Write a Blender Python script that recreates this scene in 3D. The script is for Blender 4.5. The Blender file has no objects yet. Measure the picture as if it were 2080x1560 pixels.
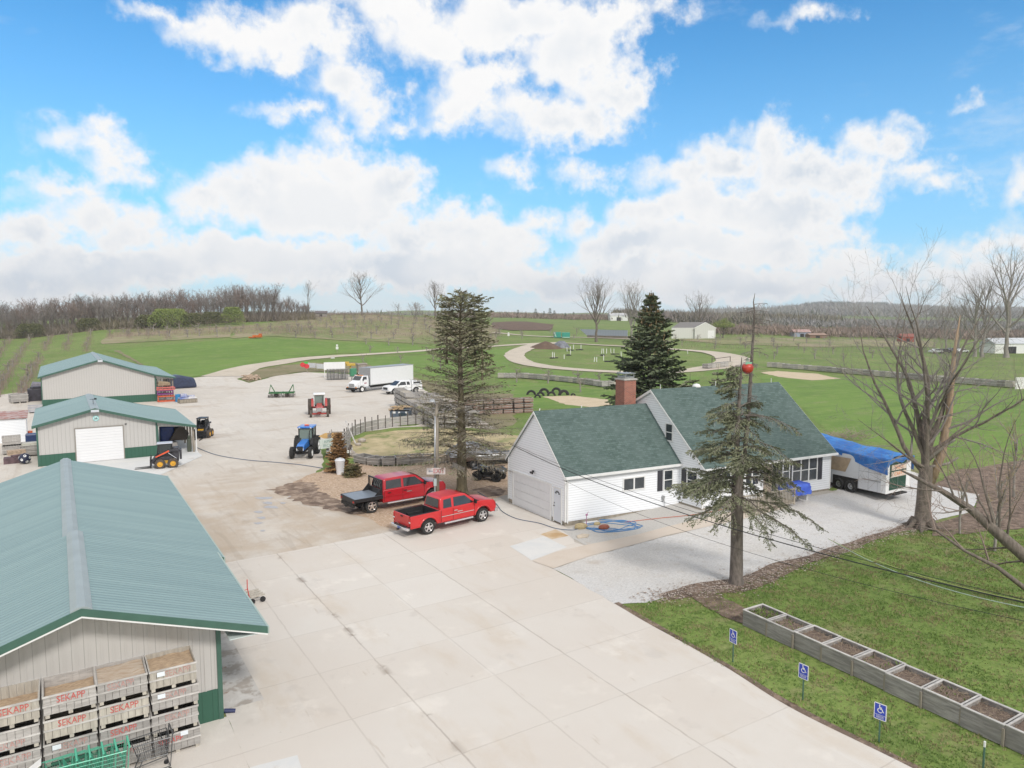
import bpy, math, random
from math import radians, sin, cos, pi, atan2, atan, tan, sqrt, exp, floor
from mathutils import Vector, Matrix, noise
from mathutils.geometry import delaunay_2d_cdt
D = bpy.data
scene = bpy.context.scene
COL = scene.collection
R = random.Random(7)
# ------------------------------------------------------------------ camera, sky, sun, exposure
FPX, CAMH, PITCH, YAW = 1465.0, 12.5, radians(5.46), radians(32.2)
cam_d = D.cameras.new('camera'); cam = D.objects.new('camera', cam_d); COL.objects.link(cam)
cam.location = (0, 0, CAMH); cam.rotation_euler = (pi / 2 - PITCH, 0, -YAW)
cam_d.sensor_width = 36; cam_d.lens = 36 * FPX / 2080; cam_d.clip_start = 0.3; cam_d.clip_end = 20000
scene.camera = cam
scene.view_settings.view_transform = 'Standard'; scene.view_settings.look = 'None'
scene.view_settings.exposure = 0.40; scene.view_settings.gamma = 1.0
SUN_AZ, SUN_EL = radians(182), radians(42)      # compass azimuth from +Y towards +X
sun_d = D.lights.new('sun', 'SUN'); sun = D.objects.new('sun', sun_d); COL.objects.link(sun)
sun_d.energy = 1.9; sun_d.angle = radians(10); sun_d.color = (1.0, 0.955, 0.90)
sv = Vector((sin(SUN_AZ) * cos(SUN_EL), cos(SUN_AZ) * cos(SUN_EL), sin(SUN_EL)))
sun.rotation_euler = sv.to_track_quat('Z', 'Y').to_euler()
class NT:
 """small node-tree helper"""
 def __init__(s, tree): s.t = tree; s.n = tree.nodes; s.l = tree.links
 def node(s, ty, **k):
  n = s.n.new(ty)
  for a, b in k.items(): setattr(n, a, b)
  return n
 def put(s, sock, v):
  if v is None: return
  if hasattr(v, 'is_output') or isinstance(v, bpy.types.NodeSocket): s.l.new(v, sock)
  else: sock.default_value = v
 def math(s, op, a, b=None, c=None, clamp=False):
  n = s.node('ShaderNodeMath', operation=op, use_clamp=clamp)
  s.put(n.inputs[0], a); s.put(n.inputs[1], b)
  if c is not None: s.put(n.inputs[2], c)
  return n.outputs[0]
 def vec(s, op, a, b=None, c=None):
  n = s.node('ShaderNodeVectorMath', operation=op)
  s.put(n.inputs[0], a)
  if b is not None: s.put(n.inputs[1], b)
  if c is not None: s.put(n.inputs[2], c)
  return n.outputs['Value'] if op in ('LENGTH', 'DOT_PRODUCT', 'DISTANCE') else n.outputs[0]
 def noise(s, v, sc, det=4, rough=0.55, dist=0.0, col=False):
  n = s.node('ShaderNodeTexNoise'); s.put(n.inputs['Vector'], v)
  n.inputs['Scale'].default_value = sc; n.inputs['Detail'].default_value = det
  n.inputs['Roughness'].default_value = rough; n.inputs['Distortion'].default_value = dist
  return n.outputs['Color'] if col else n.outputs['Fac']
 def step(s, x, a, b, lo=0.0, hi=1.0):
  n = s.node('ShaderNodeMapRange', interpolation_type='SMOOTHSTEP')
  s.put(n.inputs['Value'], x)
  for k, q in zip((1, 2, 3, 4), (a, b, lo, hi)): s.put(n.inputs[k], q)
  return n.outputs[0]
 def mix(s, f, a, b, mode='MIX'):
  n = s.node('ShaderNodeMix', data_type='RGBA', blend_type=mode)
  s.put(n.inputs[0], f)
  for i, q in ((6, a), (7, b)):
   s.put(n.inputs[i], (*q, 1) if isinstance(q, tuple) and len(q) == 3 else q)
  return n.outputs[2]
 def combine(s, x, y, z):
  n = s.node('ShaderNodeCombineXYZ')
  for i, q in enumerate((x, y, z)): s.put(n.inputs[i], q)
  return n.outputs[0]
 def sep(s, v):
  n = s.node('ShaderNodeSeparateXYZ'); s.put(n.inputs[0], v); return n.outputs
def world():
 w = D.worlds.new('World'); scene.world = w; w.use_nodes = True
 w.node_tree.nodes.clear(); N = NT(w.node_tree)
 tc = N.node('ShaderNodeTexCoord'); d = tc.outputs['Generated']
 sky = N.node('ShaderNodeTexSky', sky_type='NISHITA', sun_disc=False)
 sky.sun_elevation = SUN_EL; sky.sun_rotation = SUN_AZ; sky.altitude = 200; sky.air_density = 1.0
 sky.dust_density = 0.4; sky.ozone_density = 2.5
 x, y, z = N.sep(d)
 az = N.math('ARCTAN2', x, y); el = N.math('ARCSINE', z)
 P = N.combine(az, el, 0.0)
 # noise domain: direction itself (no seam)
 n1 = N.noise(d, 5.5, 3, 0.5, col=True); n2 = N.noise(d, 17, 5, 0.6, col=True); n3 = N.noise(d, 60, 5, 0.62, col=True)
 def off(n, a): return N.vec('MULTIPLY', N.vec('SUBTRACT', n, (.5, .5, .5)), (a, a * .8, 0))
 Q = N.vec('ADD', P, off(n1, .10)); Q = N.vec('ADD', Q, off(n2, .075)); Q = N.vec('ADD', Q, off(n3, .028))
 blobs = [(330,15,60,14),(430,50,95,45),(540,80,110,50),(640,70,90,55),(690,150,60,50),(750,205,55,35),(820,245,26,13),(600,215,60,14),
  (800,30,80,60),(880,90,105,65),(960,150,95,45),(1000,40,130,60),(1090,30,130,55),(1180,90,120,80),(1260,180,85,75),(1230,40,110,40),
  (1130,255,90,40),(1200,240,90,45),(940,215,75,45),(905,262,24,14),(1350,8,40,14),(1060,220,60,40),
  (150,295,72,26),(215,330,75,38),(290,362,38,20),(110,385,52,14),
  (50,470,110,48),(180,440,95,42),(270,480,120,40),(430,400,75,50),(500,380,80,55),(560,355,70,45),(652,262,22,26),(640,300,60,20),(690,330,95,50),(770,380,100,70),(640,420,190,75),
  (850,480,90,60),(950,470,85,45),(1030,500,85,50),(880,540,220,55),(250,560,330,55),(560,540,260,60),(60,560,150,60),
  (1190,352,62,22),(1055,348,16,12),(1100,445,22,12),(1175,450,26,14),
  (1390,360,75,35),(1470,330,80,45),(1560,290,62,38),(1610,330,90,50),(1690,370,90,60),(1480,410,150,50),(1580,430,170,60),(1330,440,100,40),(1400,500,190,50),(1560,500,170,45),
  (1790,300,80,42),(1850,355,60,26),(1900,385,42,14),(1740,350,70,40),(1280,500,120,50),(1200,560,260,42),(1500,580,260,40),
  (1960,500,60,22),(2060,490,50,28),(1700,560,120,30),(2000,560,150,36),(1840,590,160,28),(2075,372,26,24),(1650,22,36,9),(1990,195,14,5),(1870,240,14,6),(2090,450,30,14)]
 F = None
 for (u, v, ru, rv) in blobs:
  def ae(u, v):
   a = (u - 1040) / FPX; b = -(v - 780) / FPX
   f = cos(PITCH) + b * sin(PITCH); zz = -sin(PITCH) + b * cos(PITCH)
   return YAW + atan2(a, f), atan2(zz, sqrt(a * a + f * f))
  a0, e0 = ae(u, v); a1, _ = ae(u + ru, v); _, e1 = ae(u, v - rv)
  sx, sy = 1 / (a1 - a0), 1 / (e1 - e0)
  L = N.vec('LENGTH', N.vec('MULTIPLY_ADD', Q, (sx, sy, 0), (-a0 * sx, -e0 * sy, 0))); rk = 1 / sqrt(sx * sy); L = N.math('MULTIPLY_ADD', L, rk, -rk)
  if F is None: F = L
  else:
   n = N.node('ShaderNodeMath', operation='SMOOTH_MIN'); N.put(n.inputs[0], F); N.put(n.inputs[1], L); n.inputs[2].default_value = .015
   F = n.outputs[0]
 fine = N.noise(d, 30, 9, 0.60)
 G = N.math('ADD', F, N.math('MULTIPLY', N.math('SUBTRACT', fine, .5), .085))
 dens = N.step(G, .022, -.020)
 # clouds over the rest of the sky, out of the photographed part
 azr = N.math('ABSOLUTE', N.math('SUBTRACT', az, YAW)); azw = N.step(azr, .72, .95)
 elw = N.step(el, .50, .66); outw = N.math('MAXIMUM', azw, elw)
 big = N.noise(d, 2.6, 7, .58)
 dens2 = N.math('MULTIPLY', N.step(big, .34, .48), outw)
 dens = N.math('MAXIMUM', dens, dens2)
 veil = N.step(el, .11, .0, 0, .75)                       # thin white band low over the land
 vn = N.noise(N.vec('MULTIPLY', d, (3, 3, 14)), 2.2, 5, .6)
 veil = N.math('MULTIPLY', veil, N.step(vn, .30, .60, .45, 1))
 wisp = N.noise(N.vec('MULTIPLY', d, (2, 2, 5)), 3.0, 6, .65)
 dens = N.math('MAXIMUM', dens, N.math('MULTIPLY', N.step(wisp, .56, .80), .35))
 dens = N.math('MAXIMUM', dens, veil)
 # cloud tone: bright crowns, blue-grey hearts and bases
 inner = N.step(G, -.005, -.055)
 lowr = N.step(el, .42, .16)
 s1 = N.noise(d, 11, 8, .56); s2 = N.noise(N.vec('ADD', d, (.018, -.01, .03)), 11, 8, .56)
 lit = N.math('ADD', N.math('MULTIPLY', N.math('SUBTRACT', s1, s2), 2.6), .5, clamp=True)
 g = N.math('MULTIPLY', N.math('MULTIPLY', inner, N.math('ADD', N.math('MULTIPLY', lowr, .8), .2)), N.math('SUBTRACT', 1.55, lit), clamp=True)
 g = N.math('MULTIPLY', g, N.step(N.noise(d, 6, 4, .5), .36, .62, .25, 1))
 ccol = N.mix(g, (7.6, 7.55, 7.5), (5.3, 5.8, 6.4))
 blue = N.mix(1.0, sky.outputs[0], (0.48, 1.08, 1.32), 'MULTIPLY')
 topw = N.step(el, .05, .60)
 blue = N.mix(N.math('MULTIPLY', N.step(el, .42, .02), .55), blue, (2.9, 5.4, 8.1))
 blue = N.mix(topw, blue, N.mix(1.0, blue, (.72, 1.0, 1.08), 'MULTIPLY'))
 col = N.mix(dens, blue, ccol)
 bg = N.node('ShaderNodeBackground'); N.put(bg.inputs[0], col); bg.inputs[1].default_value = 0.1
 out = N.node('ShaderNodeOutputWorld'); N.l.new(bg.outputs[0], out.inputs[0])
 try: w.cycles.sampling_method = 'MANUAL'; w.cycles.sample_map_resolution = 512
 except Exception: pass
world()
# ------------------------------------------------------------------ mesh builder
class MB:
 def __init__(s): s.v = []; s.f = []; s.m = []; s.cur = 0; s.T = None; s.cuts = []
 def cut(s): s.cuts.append((len(s.v), len(s.f))); return s
 def add(s, vs, fs):
  o = len(s.v)
  if s.T is not None: vs = [tuple(s.T @ Vector(q)) for q in vs]
  s.v += [tuple(q) for q in vs]; s.f += [tuple(i + o for i in q) for q in fs]; s.m += [s.cur] * len(fs)
  return s
 def box(s, x, y, z, sx, sy, sz, rz=0.0, M=None):
  vs = []
  for k in (-.5, .5):
   for a, b in ((-.5, -.5), (.5, -.5), (.5, .5), (-.5, .5)):
    p = Vector((a * sx, b * sy, k * sz))
    if rz: p = Matrix.Rotation(rz, 3, 'Z') @ p
    if M is not None: p = M @ p
    vs.append((x + p.x, y + p.y, z + p.z))
  return s.add(vs, [(3, 2, 1, 0), (4, 5, 6, 7), (0, 1, 5, 4), (1, 2, 6, 5), (2, 3, 7, 6), (3, 0, 4, 7)])
 def b2(s, x0, x1, y0, y1, z0, z1):
  return s.box((x0 + x1) / 2, (y0 + y1) / 2, (z0 + z1) / 2, abs(x1 - x0), abs(y1 - y0), abs(z1 - z0))
 def prism(s, pts, a, b, axis='y', pts2=None):
  """outline extruded between a and b along an axis; (x,z) for y, (y,z) for x, (x,y) for z"""
  def P(q, t):
   return (q[0], t, q[1]) if axis == 'y' else (t, q[0], q[1]) if axis == 'x' else (q[0], q[1], t)
  n = len(pts); q2 = pts2 or pts
  ar = sum(pts[i][0] * pts[(i + 1) % n][1] - pts[(i + 1) % n][0] * pts[i][1] for i in range(n))
  vs = [P(q, a) for q in pts] + [P(q, b) for q in q2]
  fs = [tuple(range(n)), tuple(range(2 * n - 1, n - 1, -1))] + [(i, i + n, (i + 1) % n + n, (i + 1) % n) for i in range(n)]
  flip = (ar > 0) == (axis in ('x', 'z'))
  if (b < a): flip = not flip
  if flip: fs = [tuple(reversed(q)) for q in fs]
  return s.add(vs, fs)
 def tube(s, pts, rad, n=6, cap=True):
  pts = [Vector(p) for p in pts]; m = len(pts)
  if not hasattr(rad, '__len__'): rad = [rad] * m
  vs = []; u = None
  for i, p in enumerate(pts):
   t = (pts[min(i + 1, m - 1)] - pts[max(i - 1, 0)])
   if t.length < 1e-9: t = Vector((0, 0, 1))
   t.normalize()
   if u is None:
    u = t.orthogonal().normalized()
   else:
    u = u - t * u.dot(t)
    u = u.normalized() if u.length > 1e-6 else t.orthogonal().normalized()
   w = t.cross(u)
   for k in range(n):
    a = 2 * pi * k / n
    vs.append(p + (u * cos(a) + w * sin(a)) * rad[i])
  fs = [(i * n + k, i * n + (k + 1) % n, (i + 1) * n + (k + 1) % n, (i + 1) * n + k) for i in range(m - 1) for k in range(n)]
  if cap: fs += [tuple(range(n - 1, -1, -1)), tuple((m - 1) * n + k for k in range(n))]
  return s.add(vs, fs)
 def cyl(s, p0, p1, r0, r1=None, n=12): return s.tube([p0, p1], [r0, r0 if r1 is None else r1], n)
 def lathe(s, prof, c=(0, 0, 0), axis='z', n=20):
  """profile of (radius, height) about an axis through c"""
  vs = []
  for (r, h) in prof:
   for k in range(n):
    a = 2 * pi * k / n; x, y = r * cos(a), r * sin(a)
    q = (x, y, h) if axis == 'z' else (x, -h, y) if axis == 'y' else (h, x, y)
    vs.append((c[0] + q[0], c[1] + q[1], c[2] + q[2]))
  m = len(prof)
  fs = [(i * n + k, i * n + (k + 1) % n, (i + 1) * n + (k + 1) % n, (i + 1) * n + k) for i in range(m - 1) for k in range(n)]
  return s.add(vs, fs)
 def quad(s, *p): return s.add(p, [tuple(range(len(p)))])
 def build(s, name, mat, parent=None, smooth=False, bevel=0, loc=None, rz=None):
  if s.cuts:
   c = [(0, 0)] + s.cuts + [(len(s.v), len(s.f))]; o = None
   for (a, b_), (a2, b2) in zip(c[:-1], c[1:]):
    if b2 > b_:
     q = MB(); q.v = s.v[a:a2]; q.f = [tuple(i - a for i in f_) for f_ in s.f[b_:b2]]; q.m = s.m[b_:b2]; o = q.build(name, mat, parent, smooth, bevel, loc, rz)
   return o
  me = D.meshes.new(name); me.from_pydata(s.v, [], s.f); me.validate()
  mats = mat if isinstance(mat, (list, tuple)) else [mat]
  for m in mats: me.materials.append(m)
  if len(mats) > 1 and len(me.polygons) == len(s.m): me.polygons.foreach_set('material_index', s.m)
  if smooth:
   me.polygons.foreach_set('use_smooth', [True] * len(me.polygons))
   if smooth != 'all': me.set_sharp_from_angle(angle=radians(38))
  me.update()
  o = D.objects.new(name, me); COL.objects.link(o)
  if parent is not None: o.parent = parent
  if loc is not None: o.location = loc
  if rz is not None: o.rotation_euler = (0, 0, rz)
  if bevel:
   b = o.modifiers.new('bevel', 'BEVEL'); b.width = bevel; b.segments = 2; b.limit_method = 'ANGLE'; b.angle_limit = radians(40)
  return o
def tag(o, label, cat=None, group=None, kind=None):
 if label: o['label'] = label
 if cat: o['category'] = cat
 if group: o['group'] = group
 if kind: o['kind'] = kind
 return o
def struct(o): o['kind'] = 'structure'; return o
def empty(name, loc, label, cat, rz=0.0, group=None, scale=None):
 o = D.objects.new(name, None); COL.objects.link(o); o.location = loc; o.rotation_euler = (0, 0, rz)
 if scale: o.scale = (scale,) * 3 if not hasattr(scale, '__len__') else scale
 return tag(o, label, cat, group)
KIDS = {}
def copy_tree(o, loc=None, rz=None, scale=None, label=None, parent=None):
 c = o.copy(); COL.objects.link(c); c.parent = parent
 if parent is None:
  if loc is not None: c.location = loc
  if rz is not None: c.rotation_euler = (0, 0, rz)
  if scale is not None: c.scale = (scale,) * 3 if not hasattr(scale, '__len__') else scale
  if label: c['label'] = label
 if o.name not in KIDS: KIDS[o.name] = [k.name for k in o.children]
 for k in KIDS[o.name]: copy_tree(D.objects[k], parent=c)
 return c
# ------------------------------------------------------------------ materials
MATS = {}
def mat(name, col, rough=0.6, metal=0.0, var=0.0, vscale=3.0, col2=None, bump=0.0, bscale=30.0, stretch=(1, 1, 1), spec=None, coat=0, rnd=0.0, det=5):
 if name in MATS: return MATS[name]
 m = D.materials.new(name); m.use_nodes = True; N = NT(m.node_tree); b = m.node_tree.nodes['Principled BSDF']
 c = (*col, 1)
 if var or col2 or bump:
  tc = N.node('ShaderNodeTexCoord'); v = N.vec('MULTIPLY', tc.outputs['Object'], stretch)
  if rnd:
   oi = N.node('ShaderNodeObjectInfo'); v = N.vec('ADD', v, N.vec('MULTIPLY', N.combine(oi.outputs['Random'], oi.outputs['Random'], oi.outputs['Random']), (37, 53, 71)))
 if var or col2:
  n = N.noise(v, vscale, det, .6)
  c2 = col2 or tuple(q * (1 - var) for q in col)
  f = N.step(n, .32, .68)
  cc = N.mix(f, col, c2)
  if rnd:
   cc = N.mix(N.math('MULTIPLY', oi.outputs['Random'], rnd), cc, tuple(q * .45 for q in col))
  N.put(b.inputs['Base Color'], cc)
 else: b.inputs['Base Color'].default_value = c
 b.inputs['Roughness'].default_value = rough; b.inputs['Metallic'].default_value = metal
 if spec is not None: b.inputs['Specular IOR Level'].default_value = spec
 if coat: b.inputs['Coat Weight'].default_value = coat; b.inputs['Coat Roughness'].default_value = .08
 if bump:
  bn = N.node('ShaderNodeBump'); bn.inputs['Strength'].default_value = bump; bn.inputs['Distance'].default_value = .02
  N.put(bn.inputs['Height'], N.noise(v, bscale, 4, .6)); N.l.new(bn.outputs[0], b.inputs['Normal'])
 MATS[name] = m
 return m
def ground_mat(name, layers, bumps=(), rough=.9, spec=.2, base=(0.1, 0.1, 0.1), coords='Object', extra=None):
 """layers: (colour, noise scale, lo, hi, opacity, stretch)"""
 m = D.materials.new(name); m.use_nodes = True; N = NT(m.node_tree); b = m.node_tree.nodes['Principled BSDF']
 tc = N.node('ShaderNodeTexCoord'); P = tc.outputs[coords]
 c = N.mix(0.0, base, base)
 for i, (col, sc, lo, hi, op, st) in enumerate(layers):
  v = N.vec('MULTIPLY', P, st) if st else P
  v = N.vec('ADD', v, (i * 13.1, i * 7.7, 0))
  f = N.math('MULTIPLY', N.step(N.noise(v, sc, 6, .62), lo, hi), op)
  c = N.mix(f, c, col)
 if extra: c = extra(N, P, c)
 N.put(b.inputs['Base Color'], c); b.inputs['Roughness'].default_value = rough; b.inputs['Specular IOR Level'].default_value = spec
 h = None
 for (sc, amp) in bumps:
  t = N.math('MULTIPLY', N.noise(P, sc, 4, .6), amp); h = t if h is None else N.math('ADD', h, t)
 if h is not None:
  bn = N.node('ShaderNodeBump'); bn.inputs['Strength'].default_value = .7; bn.inputs['Distance'].default_value = .05
  N.put(bn.inputs['Height'], h); N.l.new(bn.outputs[0], b.inputs['Normal'])
 MATS[name] = m
 return m
# ------------------------------------------------------------------ terrain
TU = [-600, 0, 250, 500, 735, 860, 1000, 1200, 1500, 1700, 2080, 2700]
TS = [0, 60, 100, 140, 180, 230, 270, 310, 350, 420, 600, 900, 1400, 2000, 2600, 6000]
TH = [
[0, 0, 0, 0, 0, 1.5, 2.5, 3, 3.5, 4, 4, 4, 8, 20, 25, 25],
[0, 0, 0, .2, .8, 2.6, 4.2, 6, 8, 9, 9, 9, 9, 12, 15, 15],
[0, 0, 0, .5, 2.4, 5.3, 7.9, 9.2, 10, 10, 10, 10, 10, 12, 15, 15],
[0, 0, 0, .3, 2.7, 6.2, 9.0, 11.3, 12, 12, 10, 10, 10, 12, 15, 15],
[0, 0, 0, 0, 1.3, 4.6, 8.2, 12.1, 12.9, 12.9, 10, 10, 10, 12, 15, 15],
[0, 0, 0, 0, 1.3, 4.0, 6.8, 9.6, 11.6, 12.2, 10, 10, 10, 12, 15, 15],
[0, 0, 0, 0, .9, 2.6, 4.2, 5.8, 7.4, 9.4, 10.6, 11.6, 12.2, 12, 15, 15],
[0, 0, 0, .3, 1.0, 2.2, 2.9, 3.4, 4.4, 5.8, 9.0, 11.6, 12.0, 12, 14, 14],
[0, 0, 0, .3, .9, 1.9, 2.6, 3.2, 3.8, 4.6, 5.5, 6.5, 8, 10, 12, 12],
[0, 0, 0, .2, .5, 1.1, 1.5, 1.9, 2.3, 2.8, 3.3, 5, 14, 32, 42, 42],
[0, 0, 0, 0, 0, 0, .2, .5, .8, 1.0, 1.0, 2, 9, 18, 22, 22],
[0, 0, 0, 0, 0, 0, 0, 0, 0, 0, 0, 2, 10, 25, 30, 30]]
TAZ = [atan((u - 1040) / 1472.) for u in TU]
def lerp(a, b, t): return a + (b - a) * t
def sst(t):
 t = max(0.0, min(1.0, t)); return t * t * (3 - 2 * t)
def zo(x, y, z): return z * (1 + max(0, sqrt(x * x + y * y) - 60) / 15.)
def terr(X, Y):
 r = X * cos(YAW) - Y * sin(YAW); s = X * sin(YAW) + Y * cos(YAW)
 Rr = sqrt(r * r + s * s)
 b = 0.0
 if 25 < X < 110 and 24 < Y < 110:                       # the yard by the house stands a little higher
  b = 0.4 * sst((X - 26) / 9) * sst((Y - 25.5) / 5.5) * (1 - sst((Rr - 62) / 40))
 if Rr < 60: return b
 az = atan2(r, s); azc = max(-0.85, min(0.85, az)); ss = Rr * cos(azc)
 i = 0
 while i < len(TAZ) - 2 and azc > TAZ[i + 1]: i += 1
 t = max(0, min(1, (azc - TAZ[i]) / (TAZ[i + 1] - TAZ[i]))); t = t * t * (3 - 2 * t)
 j = 0
 while j < len(TS) - 2 and ss > TS[j + 1]: j += 1
 q = max(0, min(1, (ss - TS[j]) / (TS[j + 1] - TS[j])))
 def cr(row):
  p1, p2 = row[j], row[j + 1]; p0 = row[max(j - 1, 0)]; p3 = row[min(j + 2, len(row) - 1)]
  m1 = (p2 - p0) / (TS[j + 1] - TS[max(j - 1, 0)]) * (TS[j + 1] - TS[j]) if j else 0
  m2 = (p3 - p1) / (TS[min(j + 2, len(TS) - 1)] - TS[j]) * (TS[j + 1] - TS[j])
  if p1 == p2: m1 = m2 = 0
  q2, q3 = q * q, q * q * q
  return (2 * q3 - 3 * q2 + 1) * p1 + (q3 - 2 * q2 + q) * m1 + (-2 * q3 + 3 * q2) * p2 + (q3 - q2) * m2
 h = lerp(cr(TH[i]), cr(TH[i + 1]), t)
 if ss > 1300:
  h += (noise.noise((X / 500., Y / 500., 3.1)) * 24 + noise.noise((X / 170., Y / 170., 1.1)) * 7) * min(1, (ss - 1300) / 500)
 return h + b
def unp(u, v, z=0.0):
 a = (u - 1040) / FPX; b = -(v - 780) / FPX
 f = cos(PITCH) + b * sin(PITCH); dd = -sin(PITCH) + b * cos(PITCH)
 if dd > -1e-5: dd = -1e-5
 t = (z - CAMH) / dd; r = a * t; s = f * t
 return (s * sin(YAW) + r * cos(YAW), s * cos(YAW) - r * sin(YAW))
def G(u, v, dz=0.0):
 """the point of the ground seen at this place of the photograph"""
 a = (u - 1040) / FPX; b = -(v - 780) / FPX
 f = cos(PITCH) + b * sin(PITCH); dd = -sin(PITCH) + b * cos(PITCH)
 dx, dy = f * sin(YAW) + a * cos(YAW), f * cos(YAW) - a * sin(YAW)
 t = 12.0; p = t
 while t < 4000:
  if CAMH + dd * t < terr(dx * t, dy * t): break
  p = t; t *= 1.012
 for _ in range(14):
  m = (p + t) / 2
  if CAMH + dd * m < terr(dx * m, dy * m): t = m
  else: p = m
 X, Y = dx * t, dy * t
 return Vector((X, Y, terr(X, Y) + dz))
def RS(r, s, dz=0.0):
 X = s * sin(YAW) + r * cos(YAW); Y = s * cos(YAW) - r * sin(YAW)
 return Vector((X, Y, terr(X, Y) + dz))
def US(u, s, dz=0.0):
 """ground point in the direction of photo column u at forward distance s"""
 return RS((u - 1040) / 1472. * s, s, dz)
def densify(poly, step, jit, closed=True, seed=0):
 out = []; n = len(poly)
 for i in range(n if closed else n - 1):
  a, b = Vector(poly[i][:2]), Vector(poly[(i + 1) % n][:2]); L = (b - a).length; k = max(1, int(L / step))
  nn = Vector((-(b - a).y, (b - a).x)); nn = nn.normalized() if nn.length else nn
  for j in range(k):
   p = a.lerp(b, j / k)
   d = (noise.noise((p.x * .9 / max(step, .3), p.y * .9 / max(step, .3), seed)) + .6 * noise.noise((p.x * .25 / max(step, .3), p.y * .25 / max(step, .3), seed + 9))) * jit
   out.append((p.x + nn.x * d, p.y + nn.y * d))
 if not closed: out.append(tuple(poly[-1][:2]))
 return out
def drape(name, poly, m, z=.004, step=.6, jit=.1, grid=None, seed=0, dens=True):
 """a sheet laid over the ground inside an outline"""
 pts = densify(poly, step, jit, seed=seed) if dens else [tuple(q[:2]) for q in poly]
 vs = [Vector(p) for p in pts]; n = len(vs)
 x0, x1 = min(p.x for p in vs), max(p.x for p in vs); y0, y1 = min(p.y for p in vs), max(p.y for p in vs)
 if grid:
  x = x0 + grid / 2
  while x < x1:
   y = y0 + grid / 2
   while y < y1: vs.append(Vector((x, y))); y += grid
   x += grid
 r = delaunay_2d_cdt(vs, [(i, (i + 1) % n) for i in range(n)], [tuple(range(n))], 1, 1e-5)
 b = MB(); b.v = [(p.x, p.y, terr(p.x, p.y) + zo(p.x, p.y, z)) for p in r[0]]
 fs = [tuple(q) for q in r[2]]
 out = []
 for q in fs:
  a, c, d = (Vector(b.v[i][:2]) for i in q[:3])
  out.append(q if (c - a).cross(d - a) > 0 else tuple(reversed(q)))
 b.f = out; b.m = [0] * len(out)
 return b.build(name, m)
def strip(name, path, w, m, z=.02, step=2.0, jit=.2, sub=3):
 """a ribbon of ground of width w (number or list) along a path of ground points"""
 P = [Vector(p[:2]) for p in path]; ws = w if hasattr(w, '__len__') else [w] * len(P)
 q = []; W = []
 for i in range(len(P) - 1):
  k = max(1, int((P[i + 1] - P[i]).length / step))
  p0 = P[max(i - 1, 0)]; p3 = P[min(i + 2, len(P) - 1)]
  for j in range(k):
   t = j / k; a, b_ = P[i], P[i + 1]
   q.append(.5 * ((2 * a) + (-p0 + b_) * t + (2 * p0 - 5 * a + 4 * b_ - p3) * t * t + (-p0 + 3 * a - 3 * b_ + p3) * t ** 3))
   W.append(lerp(ws[i], ws[i + 1], t))
 q.append(P[-1]); W.append(ws[-1]); b = MB()
 for i, p in enumerate(q):
  t = (q[min(i + 1, len(q) - 1)] - q[max(i - 1, 0)]).normalized(); n = Vector((-t.y, t.x))
  for k in range(sub + 1):
   e = (k / sub - .5)
   ww = W[i] + (noise.noise((p.x * .3, p.y * .3, k * 3.)) * jit * 2 if k in (0, sub) else 0)
   c = p + n * e * ww; b.v.append((c.x, c.y, terr(c.x, c.y) + zo(c.x, c.y, z)))
 for i in range(len(q) - 1):
  for k in range(sub):
   a = i * (sub + 1) + k; b.f.append((a, a + sub + 1, a + sub + 2, a + 1)); b.m.append(0)
 b.f = [tuple(reversed(x)) for x in b.f]
 n0 = b.f[0]; A, B, C2 = (Vector(b.v[i][:2]) for i in n0[:3])
 if (B - A).cross(C2 - A) < 0: b.f = [tuple(reversed(x)) for x in b.f]
 return b.build(name, m)
def text_part(name, body, size, m, parent, loc, rot, extrude=.002, sx=1.0, align='CENTER'):
 cu = D.curves.new(name, 'FONT'); cu.body = body; cu.size = size; cu.extrude = extrude; cu.align_x = align; cu.align_y = 'CENTER'; cu.resolution_u = 3
 o = D.objects.new(name + '_c', cu); COL.objects.link(o)
 dg = bpy.context.evaluated_depsgraph_get(); dg.update()
 me = D.meshes.new_from_object(o.evaluated_get(dg)); D.objects.remove(o); me.materials.clear(); me.materials.append(m)
 p = D.objects.new(name, me); COL.objects.link(p); p.parent = parent; p.location = loc; p.rotation_euler = rot; p.scale = (sx, 1, 1)
 return p
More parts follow.
